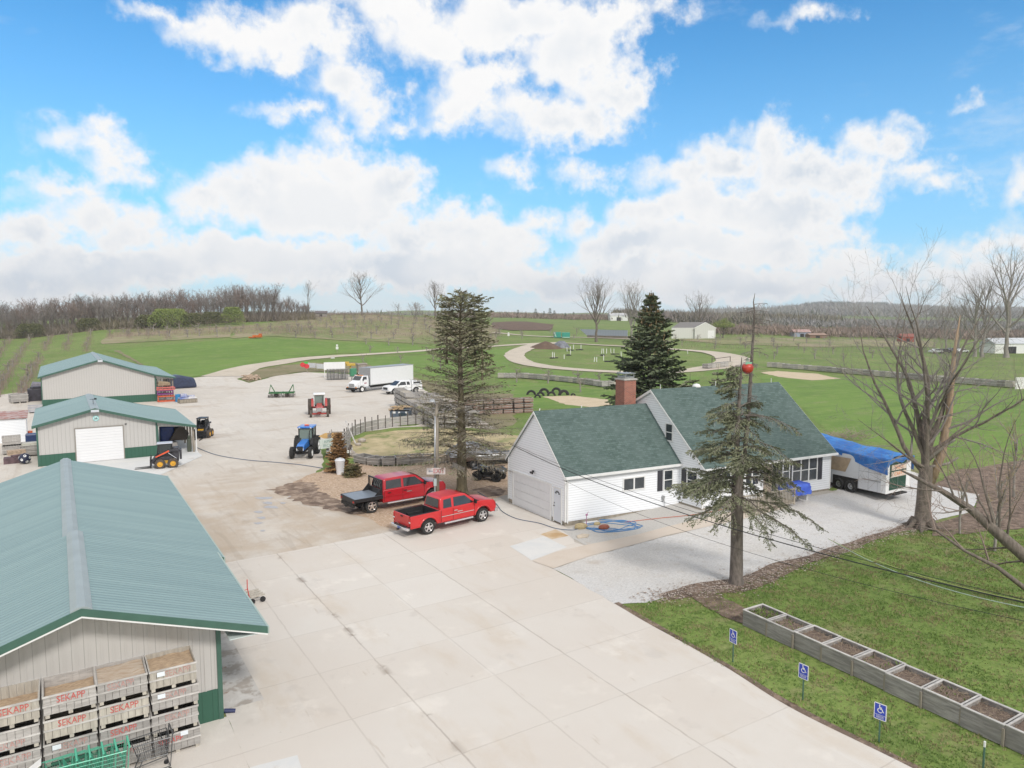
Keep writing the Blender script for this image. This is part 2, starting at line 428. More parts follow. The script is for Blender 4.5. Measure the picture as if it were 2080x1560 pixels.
# ------------------------------------------------------------------ the ground
def concrete_extra(N, P, c):
 x, y, z = N.sep(N.vec('ADD', P, N.vec('MULTIPLY', N.vec('SUBTRACT', N.noise(P, 1.2, 4, .6, col=True), (.5, .5, .5)), (.10, .10, 0))))
 f = None
 for x0 in (7.15, 9.2, 12.3, 15.3):
  t = N.step(N.math('ABSOLUTE', N.math('SUBTRACT', x, x0)), .012, .045, 1, 0); t = N.math('MULTIPLY', t, .50 if x0 in (9.2, 15.3) else .24)
  f = t if f is None else N.math('MAXIMUM', f, t)
 yy = N.math('ABSOLUTE', N.math('SUBTRACT', N.math('FRACT', N.math('DIVIDE', N.math('SUBTRACT', y, 12.21), 3.38)), .5))
 t = N.math('MULTIPLY', N.step(yy, .003, .010, 1, 0), .26); f = N.math('MAXIMUM', f, t)
 f = N.math('MULTIPLY', f, N.step(N.noise(P, .7, 5, .6), .3, .6, .45, 1))
 c = N.mix(f, c, (.20, .16, .13))
 # dirt gathered along the worst joint
 w = N.step(N.math('ABSOLUTE', N.math('SUBTRACT', x, 9.2)), .02, .26, 1, 0)
 w = N.math('MULTIPLY', w, N.step(N.noise(P, .55, 5, .7), .53, .62)); w = N.math('MULTIPLY', w, N.step(y, 14, 20))
 c = N.mix(N.math('MULTIPLY', w, .6), c, (.20, .16, .13))
 # slab to slab tone
 cx = N.math('FLOOR', N.math('DIVIDE', x, 3.05)); cy = N.math('FLOOR', N.math('DIVIDE', N.math('SUBTRACT', y, 13.9), 3.38))
 wn = N.node('ShaderNodeTexWhiteNoise', noise_dimensions='2D'); N.put(wn.inputs['Vector'], N.combine(cx, cy, 0))
 return N.mix(N.math('MULTIPLY', wn.outputs['Value'], .30), c, (.50, .43, .36))
def ground():
 # one sheet from under the camera to beyond the hills, finer where the photograph looks
 azs = []; a = -180.0
 while a < 180: azs.append(a); a += 0.55 if -44 <= a < 44 else 4.0
 rad = [3.0]
 while rad[-1] < 3250: rad.append(rad[-1] + max(1.6, rad[-1] * .0135) if rad[-1] > 25 else rad[-1] + 3.0)
 b = MB(); b.v.append((0, 0, 0)); n = len(azs)
 for r in rad:
  for a in azs:
   t = radians(a) + YAW; X, Y = r * sin(t), r * cos(t); b.v.append((X, Y, terr(X, Y)))
 for k in range(n): b.f.append((0, 1 + (k + 1) % n, 1 + k)); b.m.append(0)
 for i in range(len(rad) - 1):
  for k in range(n):
   p = 1 + i * n; q = p + n; b.f.append((p + k, p + (k + 1) % n, q + (k + 1) % n, q + k)); b.m.append(0)
 grass = ground_mat('grass_ground', [
  ((.205, .270, .075), .05, .40, .60, .8, None), ((.105, .150, .040), .35, .50, .70, .55, None),
  ((.290, .235, .140), .14, .52, .68, .6, None), ((.235, .200, .110), .55, .54, .66, .55, None), ((.110, .075, .050), 1.3, .60, .70, .5, None), ((.070, .115, .026), 3.0, .46, .62, .6, None), ((.30, .33, .13), 8, .54, .68, .5, None), ((.075, .09, .03), 14, .56, .66, .6, None)],
  bumps=((6, .5), (25, .4)), base=(.150, .215, .052))
 struct(b.build('ground', grass, smooth='all'))
 gp = lambda *q: [G(u, v) for u, v in q]
 # bright lawns
 lawn = ground_mat('lawn_grass', [((.125, .205, .042), .06, .4, .6, .7, None), ((.225, .275, .085), .5, .48, .66, .6, None), ((.25, .235, .125), .13, .56, .70, .5, (1, 2.5, 1)), ((.090, .150, .034), 5, .46, .66, .6, None), ((.10, .17, .04), .25, .5, .62, .5, (.3, 2.2, 1))],
  bumps=((7, .5),), base=(.160, .250, .052))
 struct(drape('lawn', gp((215, 712), (380, 697), (560, 688), (640, 693), (820, 700), (900, 705), (860, 720), (700, 717), (620, 724), (540, 737), (470, 752), (385, 767), (330, 768), (270, 728)), lawn, z=.006, step=4, jit=1.0, grid=5))
 struct(drape('lawn', gp((700, 727), (860, 722), (1040, 707), (1035, 745), (1060, 765), (1010, 758), (900, 770), (800, 745), (700, 745), (655, 735)), lawn, z=.006, step=3, jit=.8, grid=4))
 struct(drape('lawn', gp((1010, 770), (1240, 795), (1240, 830), (1050, 830), (1030, 800)), lawn, z=.0045, step=2, jit=.5, grid=3))
 struct(drape('lawn', gp((1560, 755), (1700, 765), (2075, 792), (2200, 800), (2200, 900), (2050, 930), (1850, 905), (1700, 890), (1600, 800), (1540, 770)), lawn, z=.0045, step=2, jit=.6, grid=4))
 struct(drape('lawn', gp((1100, 780), (1245, 790), (1390, 800), (1450, 740), (1560, 750), (1420, 765), (1240, 760), (1060, 748), (1040, 742)), lawn, z=.0045, step=2, jit=.5, grid=4))
 # orchard floor: bare strips under the rows, seen as brown lines
 # gravel yard
 def yard_extra(N, P, c):
  dd = N.vec('DISTANCE', N.vec('MULTIPLY', P, (1, 1, 0)), (13, 46, 0)); f = N.math('MULTIPLY', N.step(dd, 21, 5), N.step(N.noise(P, .35, 6, .65), .36, .60, .25, 1)); c = N.mix(N.math('MULTIPLY', f, .75), c, (.45, .36, .27))
  n = N.noise(N.vec('MULTIPLY', P, (1, .10, 1)), 1.6, 4, .6, .6); return N.mix(N.math('MULTIPLY', N.step(n, .57, .64), N.math('MULTIPLY', N.step(dd, 60, 10), .30)), c, (.36, .30, .24))
 yard = ground_mat('yard_gravel', [((.44, .38, .32), 1.0, .53, .66, .50, (1.3, .12, 1)), ((.53, .48, .42), .11, .42, .62, .7, (1, .5, 1)), ((.66, .61, .54), .3, .5, .7, .5, None), ((.36, .275, .20), .16, .54, .70, .6, (.6, 1.4, 1)), ((.46, .39, .31), 2.2, .5, .7, .4, None), ((.66, .62, .55), 11, .52, .66, .45, None)],
  bumps=((9, .5), (28, .5)), base=(.56, .52, .47), extra=yard_extra)
 Y = gp((-500, 1040), (-520, 860), (-60, 812), (62, 793), (88, 776), (240, 771), (385, 769), (450, 760), (492, 751), (520, 757), (480, 770), (505, 778), (560, 764), (620, 756), (665, 758), (740, 762), (830, 778), (880, 800), (960, 840), (1010, 872), (880, 866), (800, 869), (742, 877), (690, 896), (652, 905), (655, 950), (600, 985), (720, 1035), (810, 1060))
 Y += [Vector((19.5, 39.0)), Vector((18, 37.0)), Vector((5.2, 37.0)), Vector((2, 36)), Vector((2, 47)), Vector((-12, 47))]
 struct(drape('gravel_yard', Y, yard, z=.004, step=1.2, jit=.35, grid=4))
 road = ground_mat('dirt_road', [((.56, .49, .40), .3, .4, .6, .6, None), ((.32, .25, .19), .5, .60, .74, .5, None)], bumps=((5, .6),), base=(.48, .42, .34))
 struct(strip('track', gp((455, 765), (500, 748), (560, 738), (620, 729), (700, 723), (800, 717), (880, 711), (960, 706), (1060, 700), (1130, 697)), [9, 6.5, 5, 4.2, 3.6, 3.2, 3, 3, 3.6, 4], road, z=.012, step=3, jit=.25))
 ring = gp((1140, 697), (1095, 700), (1060, 711), (1045, 723), (1065, 737), (1130, 748), (1230, 755), (1330, 757), (1420, 751), (1478, 741), (1488, 728), (1440, 716), (1350, 709), (1240, 703), (1170, 699), (1138, 697))
 struct(strip('ring_track', ring, [4.5, 5, 6, 5.5, 5, 4.5, 4.5, 4.5, 6, 8, 9, 6, 3.5, 3, 3, 3.5], road, z=.016, step=3, jit=.4))
 struct(strip('track', gp((1000, 676), (1080, 683), (1180, 686), (1290, 690), (1360, 694)), [3, 4, 4, 4, 3], road, z=.012, step=5, jit=.3))
 weeds = ground_mat('rough_bank', [((.25, .21, .13), .2, .4, .62, .8, None), ((.13, .15, .05), .6, .52, .68, .7, None), ((.35, .30, .23), 1.6, .58, .7, .6, None), ((.10, .07, .05), .9, .62, .72, .6, None)], bumps=((3, 1), (9, .6)), base=(.19, .17, .09))
 struct(drape('rough_ground', gp((485, 770), (520, 752), (570, 743), (650, 738), (720, 736), (800, 752), (880, 778), (940, 800), (1040, 800), (1050, 860), (1012, 872), (960, 838), (880, 798), (830, 776), (740, 759), (665, 755), (600, 757), (540, 768), (505, 777)), weeds, z=.010, step=1.6, jit=.5, grid=3))
 struct(drape('rough_ground', gp((240, 712), (268, 727), (292, 742), (286, 742), (262, 729), (232, 713)), weeds, z=.010, step=2, jit=.5, grid=4))
 soil = ground_mat('bare_soil', [((.17, .115, .08), .4, .4, .6, .7, None), ((.065, .045, .035), 1.2, .55, .7, .6, None)], bumps=((4, 1), (14, .5)), base=(.125, .085, .062))
 struct(drape('ploughed_field', gp((1000, 656), (1070, 654), (1125, 660), (1120, 672), (1040, 672), (1000, 668)), soil, z=.012, step=6, jit=1, grid=10))
 straw = ground_mat('straw_garden', [((.52, .42, .26), .35, .45, .62, .85, None), ((.17, .21, .07), .5, .50, .66, .8, None), ((.30, .22, .14), 2.2, .55, .7, .5, None)], bumps=((5, 1), (18, .6)), base=(.38, .32, .18))
 struct(drape('garden_ground', gp((700, 930), (695, 905), (745, 884), (800, 875), (900, 870), (1000, 880), (1055, 885), (1060, 900), (1030, 928), (950, 925), (860, 928), (800, 935), (740, 932)), straw, z=.008, step=1, jit=.3, grid=3))
 sand = ground_mat('sand', [((.46, .37, .25), .6, .4, .65, .6, None), ((.30, .26, .14), 1.5, .6, .72, .5, None)], bumps=((8, .5),), base=(.54, .44, .31))
 struct(drape('sand_patch', gp((1102, 806), (1165, 804), (1232, 812), (1240, 822), (1200, 828), (1150, 822)), sand, z=.009, step=1, jit=.4, grid=3))
 struct(drape('sand_patch', gp((1545, 757), (1580, 754), (1660, 760), (1710, 770), (1650, 773), (1580, 766)), sand, z=.009, step=1, jit=.6, grid=3))
 # wood-chip ground by the trucks
 chips = ground_mat('wood_chips', [((.40, .29, .20), 1.4, .42, .6, .6, None), ((.16, .10, .07), .28, .56, .68, .7, None), ((.22, .15, .11), 1.3, .56, .66, .5, None), ((.62, .50, .40), 6, .50, .60, .7, None), ((.16, .10, .07), 7, .58, .68, .6, None)], bumps=((9, 1), (30, .7)), base=(.46, .335, .235))
 C = gp((575, 992), (612, 970), (648, 958), (690, 944), (735, 941), (760, 948), (800, 948), (930, 938), (1015, 934)) + [Vector((33.5, 49)), Vector((26, 41)), Vector((24.4, 41.6)), Vector((19.6, 39.6)), Vector((16.2, 38.25)), Vector((15.6, 39.6))] + gp((745, 1052), (660, 1028), (600, 1012))
 struct(drape('wood_chip_ground', C, chips, z=.010, step=.7, jit=.28, grid=2))
 mud = ground_mat('dark_mud', [((.13, .09, .07), .8, .45, .62, .8, None), ((.40, .31, .24), 1.5, .48, .60, .8, None)], bumps=((5, 1), (20, .6)), base=(.24, .175, .13))
 struct(drape('mud_patch', gp((546, 996), (575, 984), (610, 978), (640, 984), (655, 1000), (690, 1018), (735, 1030), (740, 1045), (690, 1042), (640, 1030), (590, 1012)), mud, z=.014, step=.4, jit=.5, grid=2))
 struct(drape('mud_patch', gp((935, 1003), (1000, 985), (1024, 985), (1025, 1006), (990, 1010), (960, 1015)), mud, z=.014, step=.4, jit=.3, grid=2))
 wet = mat('puddle_water', (.40, .37, .35), rough=.32, spec=.5)
 for (u, v, w, h) in ((538, 1012, 17, 3), (545, 1022, 10, 2.5), (552, 1030, 14, 3.5), (526, 1040, 9, 2), (532, 1052, 8, 2), (525, 1063, 9, 2.2), (575, 1022, 6, 1.6), (590, 1008, 4, 1.4), (534, 1078, 5, 1.4)):
  pts = [G(u + w * cos(t) * (1 + .3 * sin(3 * t + u)), v + h * sin(t) * (1 + .3 * cos(2 * t + v))) for t in [k * 2 * pi / 14 for k in range(14)]]
  struct(drape('puddle', pts, wet, z=.012, step=.3, jit=.05))
 base_ = ground_mat('fine_gravel', [((.40, .36, .31), 8, .5, .65, .7, None)], bumps=((16, 1),), base=(.47, .43, .38))
 struct(drape('fine_gravel', [Vector(q) for q in ((20.0, 28.0), (25, 27.8), (36, 29.3), (45.5, 29.0), (45.5, 34), (26, 42), (24.5, 41.5), (24.5, 33.4), (23.2, 31.5), (23.5, 28.9), (20.2, 28.9))], base_, z=.011, step=2, jit=0, grid=1))
 dry = ground_mat('dry_orchard_grass', [((.30, .25, .165), .10, .42, .60, .85, (.5, 1, 1)), ((.14, .19, .055), .06, .45, .62, .7, None), ((.33, .25, .19), .6, .52, .66, .7, None), ((.13, .10, .07), 1.2, .58, .70, .6, None)], bumps=((3, 1),), base=(.235, .235, .105))
 struct(drape('orchard_ground', gp((470, 688), (480, 664), (560, 655), (640, 643), (735, 640), (860, 645), (1010, 660), (1010, 700), (940, 702), (860, 699), (760, 694), (640, 688), (560, 683)), dry, z=.008, step=5, jit=2, grid=6))
 struct(drape('orchard_ground', gp((200, 700), (230, 676), (480, 664), (470, 685), (380, 690)), dry, z=.008, step=5, jit=2, grid=6))
 struct(drape('orchard_ground', gp((1370, 690), (1500, 686), (1900, 690), (1900, 706), (1600, 704), (1480, 700)), dry, z=.008, step=5, jit=2, grid=6))
 # concrete
 conc = ground_mat('yard_concrete', [((.63, .60, .555), .12, .42, .6, .6, None), ((.53, .45, .36), .33, .52, .70, .50, (1.6, .5, 1)), ((.60, .56, .51), 2.0, .45, .7, .5, None), ((.48, .38, .28), 1.1, .66, .76, .30, (2.2, .6, 1)), ((.36, .31, .27), 17, .64, .72, .35, None), ((.74, .70, .64), .5, .55, .7, .5, None), ((.42, .35, .28), .8, .64, .70, .45, (3.2, .45, 1)), ((.50, .46, .42), .28, .60, .66, .5, None), ((.38, .33, .29), 3.2, .68, .73, .5, None)],
  bumps=((14, .15), (60, .15)), base=(.60, .555, .505), extra=concrete_extra, spec=.25)
 S = [(3.9, -14), (19.6, -14), (19.55, 10), (19.35, 14), (19.7, 17), (19.85, 20), (20.05, 23.4), (20.15, 28.5), (24.0, 28.4), (23.6, 31.0), (24.85, 33.2), (24.85, 41.0), (20.4, 39.7), (16.2, 38.25), (10.2, 37.85), (5.2, 37.7), (5.2, 30), (3.9, 30)]
 struct(drape('concrete_yard', [Vector(q) for q in S], conc, z=.018, step=.5, jit=.035))
 struct(drape('concrete_apron', [Vector(q) for q in ((-9, 5), (3.899, 5), (3.899, 22.9), (-9, 22.9))], conc, z=.014, dens=False))
 pale = ground_mat('new_concrete', [((.55, .56, .56), .8, .4, .6, .6, None), ((.42, .37, .31), .5, .62, .72, .5, None)], bumps=((20, .2),), base=(.62, .61, .59))
 struct(drape('concrete_patch', gp((1035, 1110), (1104, 1090), (1152, 1112), (1080, 1139)), pale, z=.023, step=.6, jit=.03))
 struct(drape('concrete_patch', gp((508, 1560), (604, 1535), (625, 1600), (520, 1610)), pale, z=.023, dens=False))
 orange = ground_mat('stained_slab', [((.42, .27, .13), .9, .4, .65, .8, None)], bumps=((20, .2),), base=(.55, .43, .30))
 struct(drape('concrete_patch', gp((1097, 1086), (1128, 1076), (1155, 1089), (1122, 1096)), orange, z=.023, step=.4, jit=.04))
 walk = ground_mat('walk_concrete', [((.50, .42, .34), .5, .4, .65, .5, None), ((.34, .27, .21), 1.2, .62, .74, .4, None)], bumps=((16, .3),), base=(.56, .49, .42))
 struct(drape('walkway', gp((1083, 1141), (1130, 1122), (1200, 1106), (1350, 1072), (1480, 1042), (1600, 1020), (1600, 1032), (1490, 1060), (1350, 1090), (1195, 1131), (1124, 1156)), walk, z=.034, step=.8, jit=.04, grid=2))
 wornp = ground_mat('worn_pad', [((.33, .29, .25), .7, .5, .56, .8, None), ((.62, .60, .57), .9, .5, .6, .6, None), ((.26, .17, .12), 1.6, .62, .68, .8, None)], bumps=((10, .4),), base=(.52, .49, .46))
 struct(drape('worn_concrete', [Vector(q) for q in ((3.95, 23.3), (5.12, 23.3), (5.12, 30), (3.95, 30))], wornp, z=.022, dens=False))
 struct(drape('concrete_walk', [Vector(q) for q in ((5.3, 37.75), (6.25, 37.75), (6.0, 48.3), (4.3, 48.3), (4.3, 38))], conc, z=.016, dens=False))
 struct(drape('concrete_pad', [Vector(q) for q in ((-1.5, 60.8), (6.2, 61.6), (10.4, 68.2), (10.4, 84), (7, 84), (7, 70.4), (-1.5, 70.4))], pale, z=.020, step=.8, jit=.05))
 # white gravel drive and the strip by the wall
 wg = ground_mat('white_gravel', [((.56, .53, .49), .15, .4, .62, .6, None), ((.33, .30, .27), 14, .54, .64, .5, None), ((.76, .73, .69), 9, .5, .62, .4, None), ((.46, .42, .37), 1.6, .54, .68, .4, None), ((.44, .37, .30), .5, .60, .74, .45, None)], bumps=((16, 1), (45, .8)), base=(.60, .59, .58))
 struct(drape('gravel_drive', gp((1124, 1156), (1195, 1131), (1350, 1090), (1490, 1059), (1560, 1040), (1600, 1005), (1650, 990), (1675, 970), (1700, 940), (1860, 960), (1905, 985), (1990, 1005), (1975, 1040), (1870, 1064), (1790, 1082), (1700, 1112), (1640, 1132), (1560, 1162), (1490, 1187), (1385, 1207), (1310, 1224), (1252, 1228)), wg, z=.020, step=.5, jit=.16, grid=2))
 gg = ground_mat('grey_gravel', [((.40, .38, .35), 12, .5, .65, .7, None), ((.52, .42, .30), .6, .58, .7, .6, None)], bumps=((16, 1), (45, .8)), base=(.52, .50, .47))
 struct(drape('gravel_strip', gp((1140, 1077), (1165, 1095), (1195, 1111), (1350, 1077), (1480, 1047), (1560, 1020), (1500, 1000), (1372, 1010)), gg, z=.024, step=.5, jit=.08, grid=2))
 # soil and leaf litter along the drive edge, and beside the planters
 litter = ground_mat('leaf_litter', [((.30, .22, .17), 2.5, .45, .6, .7, None), ((.09, .065, .05), 1.5, .5, .62, .8, None), ((.50, .45, .40), 12, .62, .68, .8, None)], bumps=((9, 1), (30, .8)), base=(.17, .125, .095))
 struct(strip('litter_strip', gp((1345, 1212), (1420, 1200), (1490, 1190), (1560, 1166), (1640, 1138), (1720, 1110), (1800, 1084), (1860, 1070)), [.6, 1.2, 1.5, .9, 1.0, .8, .6, 1.2], litter, z=.026, step=.25, jit=.45, sub=3))
 struct(drape('soil_patch', gp((1380, 1200), (1425, 1198), (1470, 1215), (1515, 1238), (1512, 1270), (1480, 1258), (1430, 1232)), litter, z=.036, step=.25, jit=.2, grid=1))
 struct(drape('litter_patch', gp((1895, 985), (1950, 955), (2090, 935), (2200, 950), (2200, 1060), (2080, 1075), (1900, 1090), (1890, 1068), (1975, 1040), (1990, 1005)), litter, z=.030, step=.5, jit=.3, grid=2))
 edge = MB()
 pe = [(19.62, 8), (19.55, 10), (19.35, 14), (19.7, 17), (19.85, 20), (20.05, 23.3)]
 struct(strip('edge_soil', [Vector(q) for q in pe], .26, litter, z=.021, step=.25, jit=.10, sub=2))
ground()
# ------------------------------------------------------------------ materials for buildings
def line_mat(name, col, axis, pitch, lo, hi, dark=.62, rough=.5, metal=0.0, spec=.4, bump=.5, var=.06, off=0.0):
 m = D.materials.new(name); m.use_nodes = True; N = NT(m.node_tree); b = m.node_tree.nodes['Principled BSDF']
 tc = N.node('ShaderNodeTexCoord'); P = tc.outputs['Object']; xyz = N.sep(P)
 t = N.math('FRACT', N.math('DIVIDE', N.math('ADD', xyz['xyz'.index(axis)], 100 + off), pitch))
 f = N.step(t, lo, hi)
 n = N.noise(P, .8, 4, .6); c = N.mix(N.math('MULTIPLY', n, var * 2), col, tuple(q * .6 for q in col))
 c = N.mix(f, c, tuple(q * dark for q in col))
 N.put(b.inputs['Base Color'], c); b.inputs['Roughness'].default_value = rough; b.inputs['Metallic'].default_value = metal; b.inputs['Specular IOR Level'].default_value = spec
 if bump:
  bn = N.node('ShaderNodeBump'); bn.inputs['Strength'].default_value = bump; bn.inputs['Distance'].default_value = .02
  N.put(bn.inputs['Height'], N.math('SUBTRACT', 1.0, t)); N.l.new(bn.outputs[0], b.inputs['Normal'])
 MATS[name] = m; return m
M_ROOF = mat('green_metal_roof', (.180, .262, .275), rough=.45, var=.10, vscale=.9, col2=(.212, .300, .308), spec=.5, stretch=(.12, 2.2, .12))
M_RIDGE = mat('pale_ridge_metal', (.315, .36, .365), rough=.55, var=.12, vscale=1.2)
M_TRIM = mat('dark_green_trim', (.055, .130, .098), rough=.45, var=.15, vscale=1.5)
M_WAIN = line_mat('dark_green_panel', (.038, .115, .078), 'x', .3, .90, .97, dark=.7, var=.05)
M_TAN = line_mat('tan_metal_panel', (.50, .485, .465), 'x', .3, .93, .985, dark=.62, var=.04)
M_TANY = line_mat('tan_metal_panel_side', (.50, .485, .465), 'y', .3, .93, .985, dark=.62, var=.04)
M_WAINY = line_mat('green_metal_panel_side', (.038, .115, .078), 'y', .3, .90, .97, dark=.7, var=.05)
M_WHITE = mat('white_paint', (.78, .78, .77), rough=.45, var=.05, vscale=2)
M_WHITED = mat('overhead_door_white', (.74, .74, .75), rough=.4, var=.03, vscale=.6)
M_SID = line_mat('white_lap_siding', (.85, .87, .90), 'z', .15, .80, .95, dark=.66, rough=.5, bump=.35, var=.02)
M_CONC = mat('foundation_concrete', (.36, .32, .26), rough=.9, var=.3, vscale=3, bump=.3)
M_GLASS = mat('window_glass', (.055, .065, .075), rough=.08, spec=.8, var=.4, vscale=1.5)
M_DARK = mat('dark_interior', (.03, .03, .032), rough=.9)
M_POST = mat('weathered_post', (.33, .29, .235), rough=.85, var=.4, vscale=2, stretch=(6, 6, .6), bump=.3)
M_BLACK = mat('black_plastic', (.018, .018, .020), rough=.45, var=.2, vscale=6)
M_STEEL = mat('galvanised_steel', (.45, .46, .47), rough=.4, metal=.7, var=.15, vscale=5)
def shed(root, x0, x1, xr, y0, y1, zl, zr, zp, oh=.3, ribs=True, lx=None, lz=None, base=0.0, wain=1.0, pitch=.3, ridgew=.32, frontwall=True):
 """gabled metal shed along Y; eaves at x0-oh/x1+oh, ridge at xr; an optional lean-to slope on to x=lx"""
 ex0, ex1 = x0 - oh, x1 + oh
 sl = (zp - zl) / (xr - x0); sr = (zp - zr) / (x1 - xr)
 zx0, zx1 = zl - sl * oh, zr - sr * oh
 top = [(ex0, zx0), (xr, zp)]
 if lx is not None: top += [(x1, zr), (lx, lz)]
 else: top += [(ex1, zx1)]
 fy, by = y0 - oh, y1 + oh
 # roof planes with standing ribs, all one sheet of metal
 r = MB()
 under = [(x, z - .10) for x, z in reversed(top)]
 r.prism(top + under, fy, by)
 if ribs:
  y = fy + .15
  while y < by:
   for (a, b_) in zip(top[:-1], top[1:]):
    w = .035; h = .028
    r.add([(a[0], y - w, a[1] + .001), (b_[0], y - w, b_[1] + .001), (b_[0], y + w, b_[1] + .001), (a[0], y + w, a[1] + .001), (a[0], y - w * .4, a[1] + h), (b_[0], y - w * .4, b_[1] + h), (b_[0], y + w * .4, b_[1] + h), (a[0], y + w * .4, a[1] + h)],
     [(0, 1, 5, 4), (2, 3, 7, 6), (4, 5, 6, 7), (1, 2, 6, 5), (3, 0, 4, 7)])
   y += pitch
 r.build('roof', M_ROOF, root)
 rc = MB(); w = ridgew
 rc.prism([(xr - w, zp - sl * w + .05), (xr, zp + .07), (xr + w, zp - sr * w + .05), (xr + w, zp - sr * w + .01), (xr, zp + .015), (xr - w, zp - sl * w + .01)], fy - .02, by + .02)
 rc.build('ridge_cap', M_RIDGE, root)
 # rake trim, front and back
 t = MB()
 for yy in (fy - .045, by + .003):
  t.cut()
  for (a, b_) in zip(top[:-1], top[1:]):
   t.prism([(a[0], a[1] + .03), (b_[0], b_[1] + .03), (b_[0], b_[1] - .19), (a[0], a[1] - .19)], yy, yy + .042)
 t.build('rake_trim', M_TRIM, root)
 # walls: shell with a gable at each end
 g = MB()
 g.prism([(x0, base + wain), (x1, base + wain), (x1, zr - .10), (xr, zp - .10), (x0, zl - .10)], y0, y0 + .12); g.cut()
 g.prism([(x0, base + wain), (x1, base + wain), (x1, zr - .10), (xr, zp - .10), (x0, zl - .10)], y1 - .12, y1); g.cuts = [g.cuts[0]]; back = MB(); n_ = g.cuts[0]; back.v = g.v[n_[0]:]; back.f = [tuple(i - n_[0] for i in q) for q in g.f[n_[1]:]]; back.m = [0] * len(back.f); back.build('wall', M_TAN, root); g.v = g.v[:n_[0]]; g.f = g.f[:n_[1]]; g.m = g.m[:n_[1]]; g.cuts = []
 # ribs of the front sheet
 x = x0 + .15
 while x < x1 - .05:
  zt = (zl + (x - x0) * sl) if x < xr else (zp - (x - xr) * sr)
  g.b2(x - .018, x + .018, y0 - .022, y0, base + wain, zt - .11); x += .3
 wl = g.build('wall', M_TAN, root)
 g = MB(); g.b2(x0, x0 + .12, y0 + .125, y1 - .125, base + wain, zl - .12); g.cut(); g.b2(x1 - .12, x1, y0 + .125, y1 - .125, base + wain, zr - .12)
 g.build('wall', M_TANY, root)
 q = MB(); q.b2(x0 - .02, x1 + .02, y0 - .03, y0 + .12, base, base + wain - .002); q.cut(); q.b2(x0 - .02, x1 + .02, y1 - .12, y1 + .02, base, base + wain - .002)
 q.build('wainscot', M_WAIN, root)
 q = MB(); q.b2(x0 - .02, x0 + .10, y0 + .125, y1 - .125, base, base + wain - .002); q.cut(); q.b2(x1 - .10, x1 + .02, y0 + .125, y1 - .125, base, base + wain - .002)
 q.build('wainscot', M_WAINY, root)
 c = MB()
 for xx, zz in ((x0, zl), (x1, zr)): c.cut(); c.b2(xx - .07 if xx == x0 else xx - .06, xx + .06 if xx == x0 else xx + .07, y0 - .05, y0 + .05, base, zz - .13)
 c.build('corner_trim', M_TRIM, root)
 return top
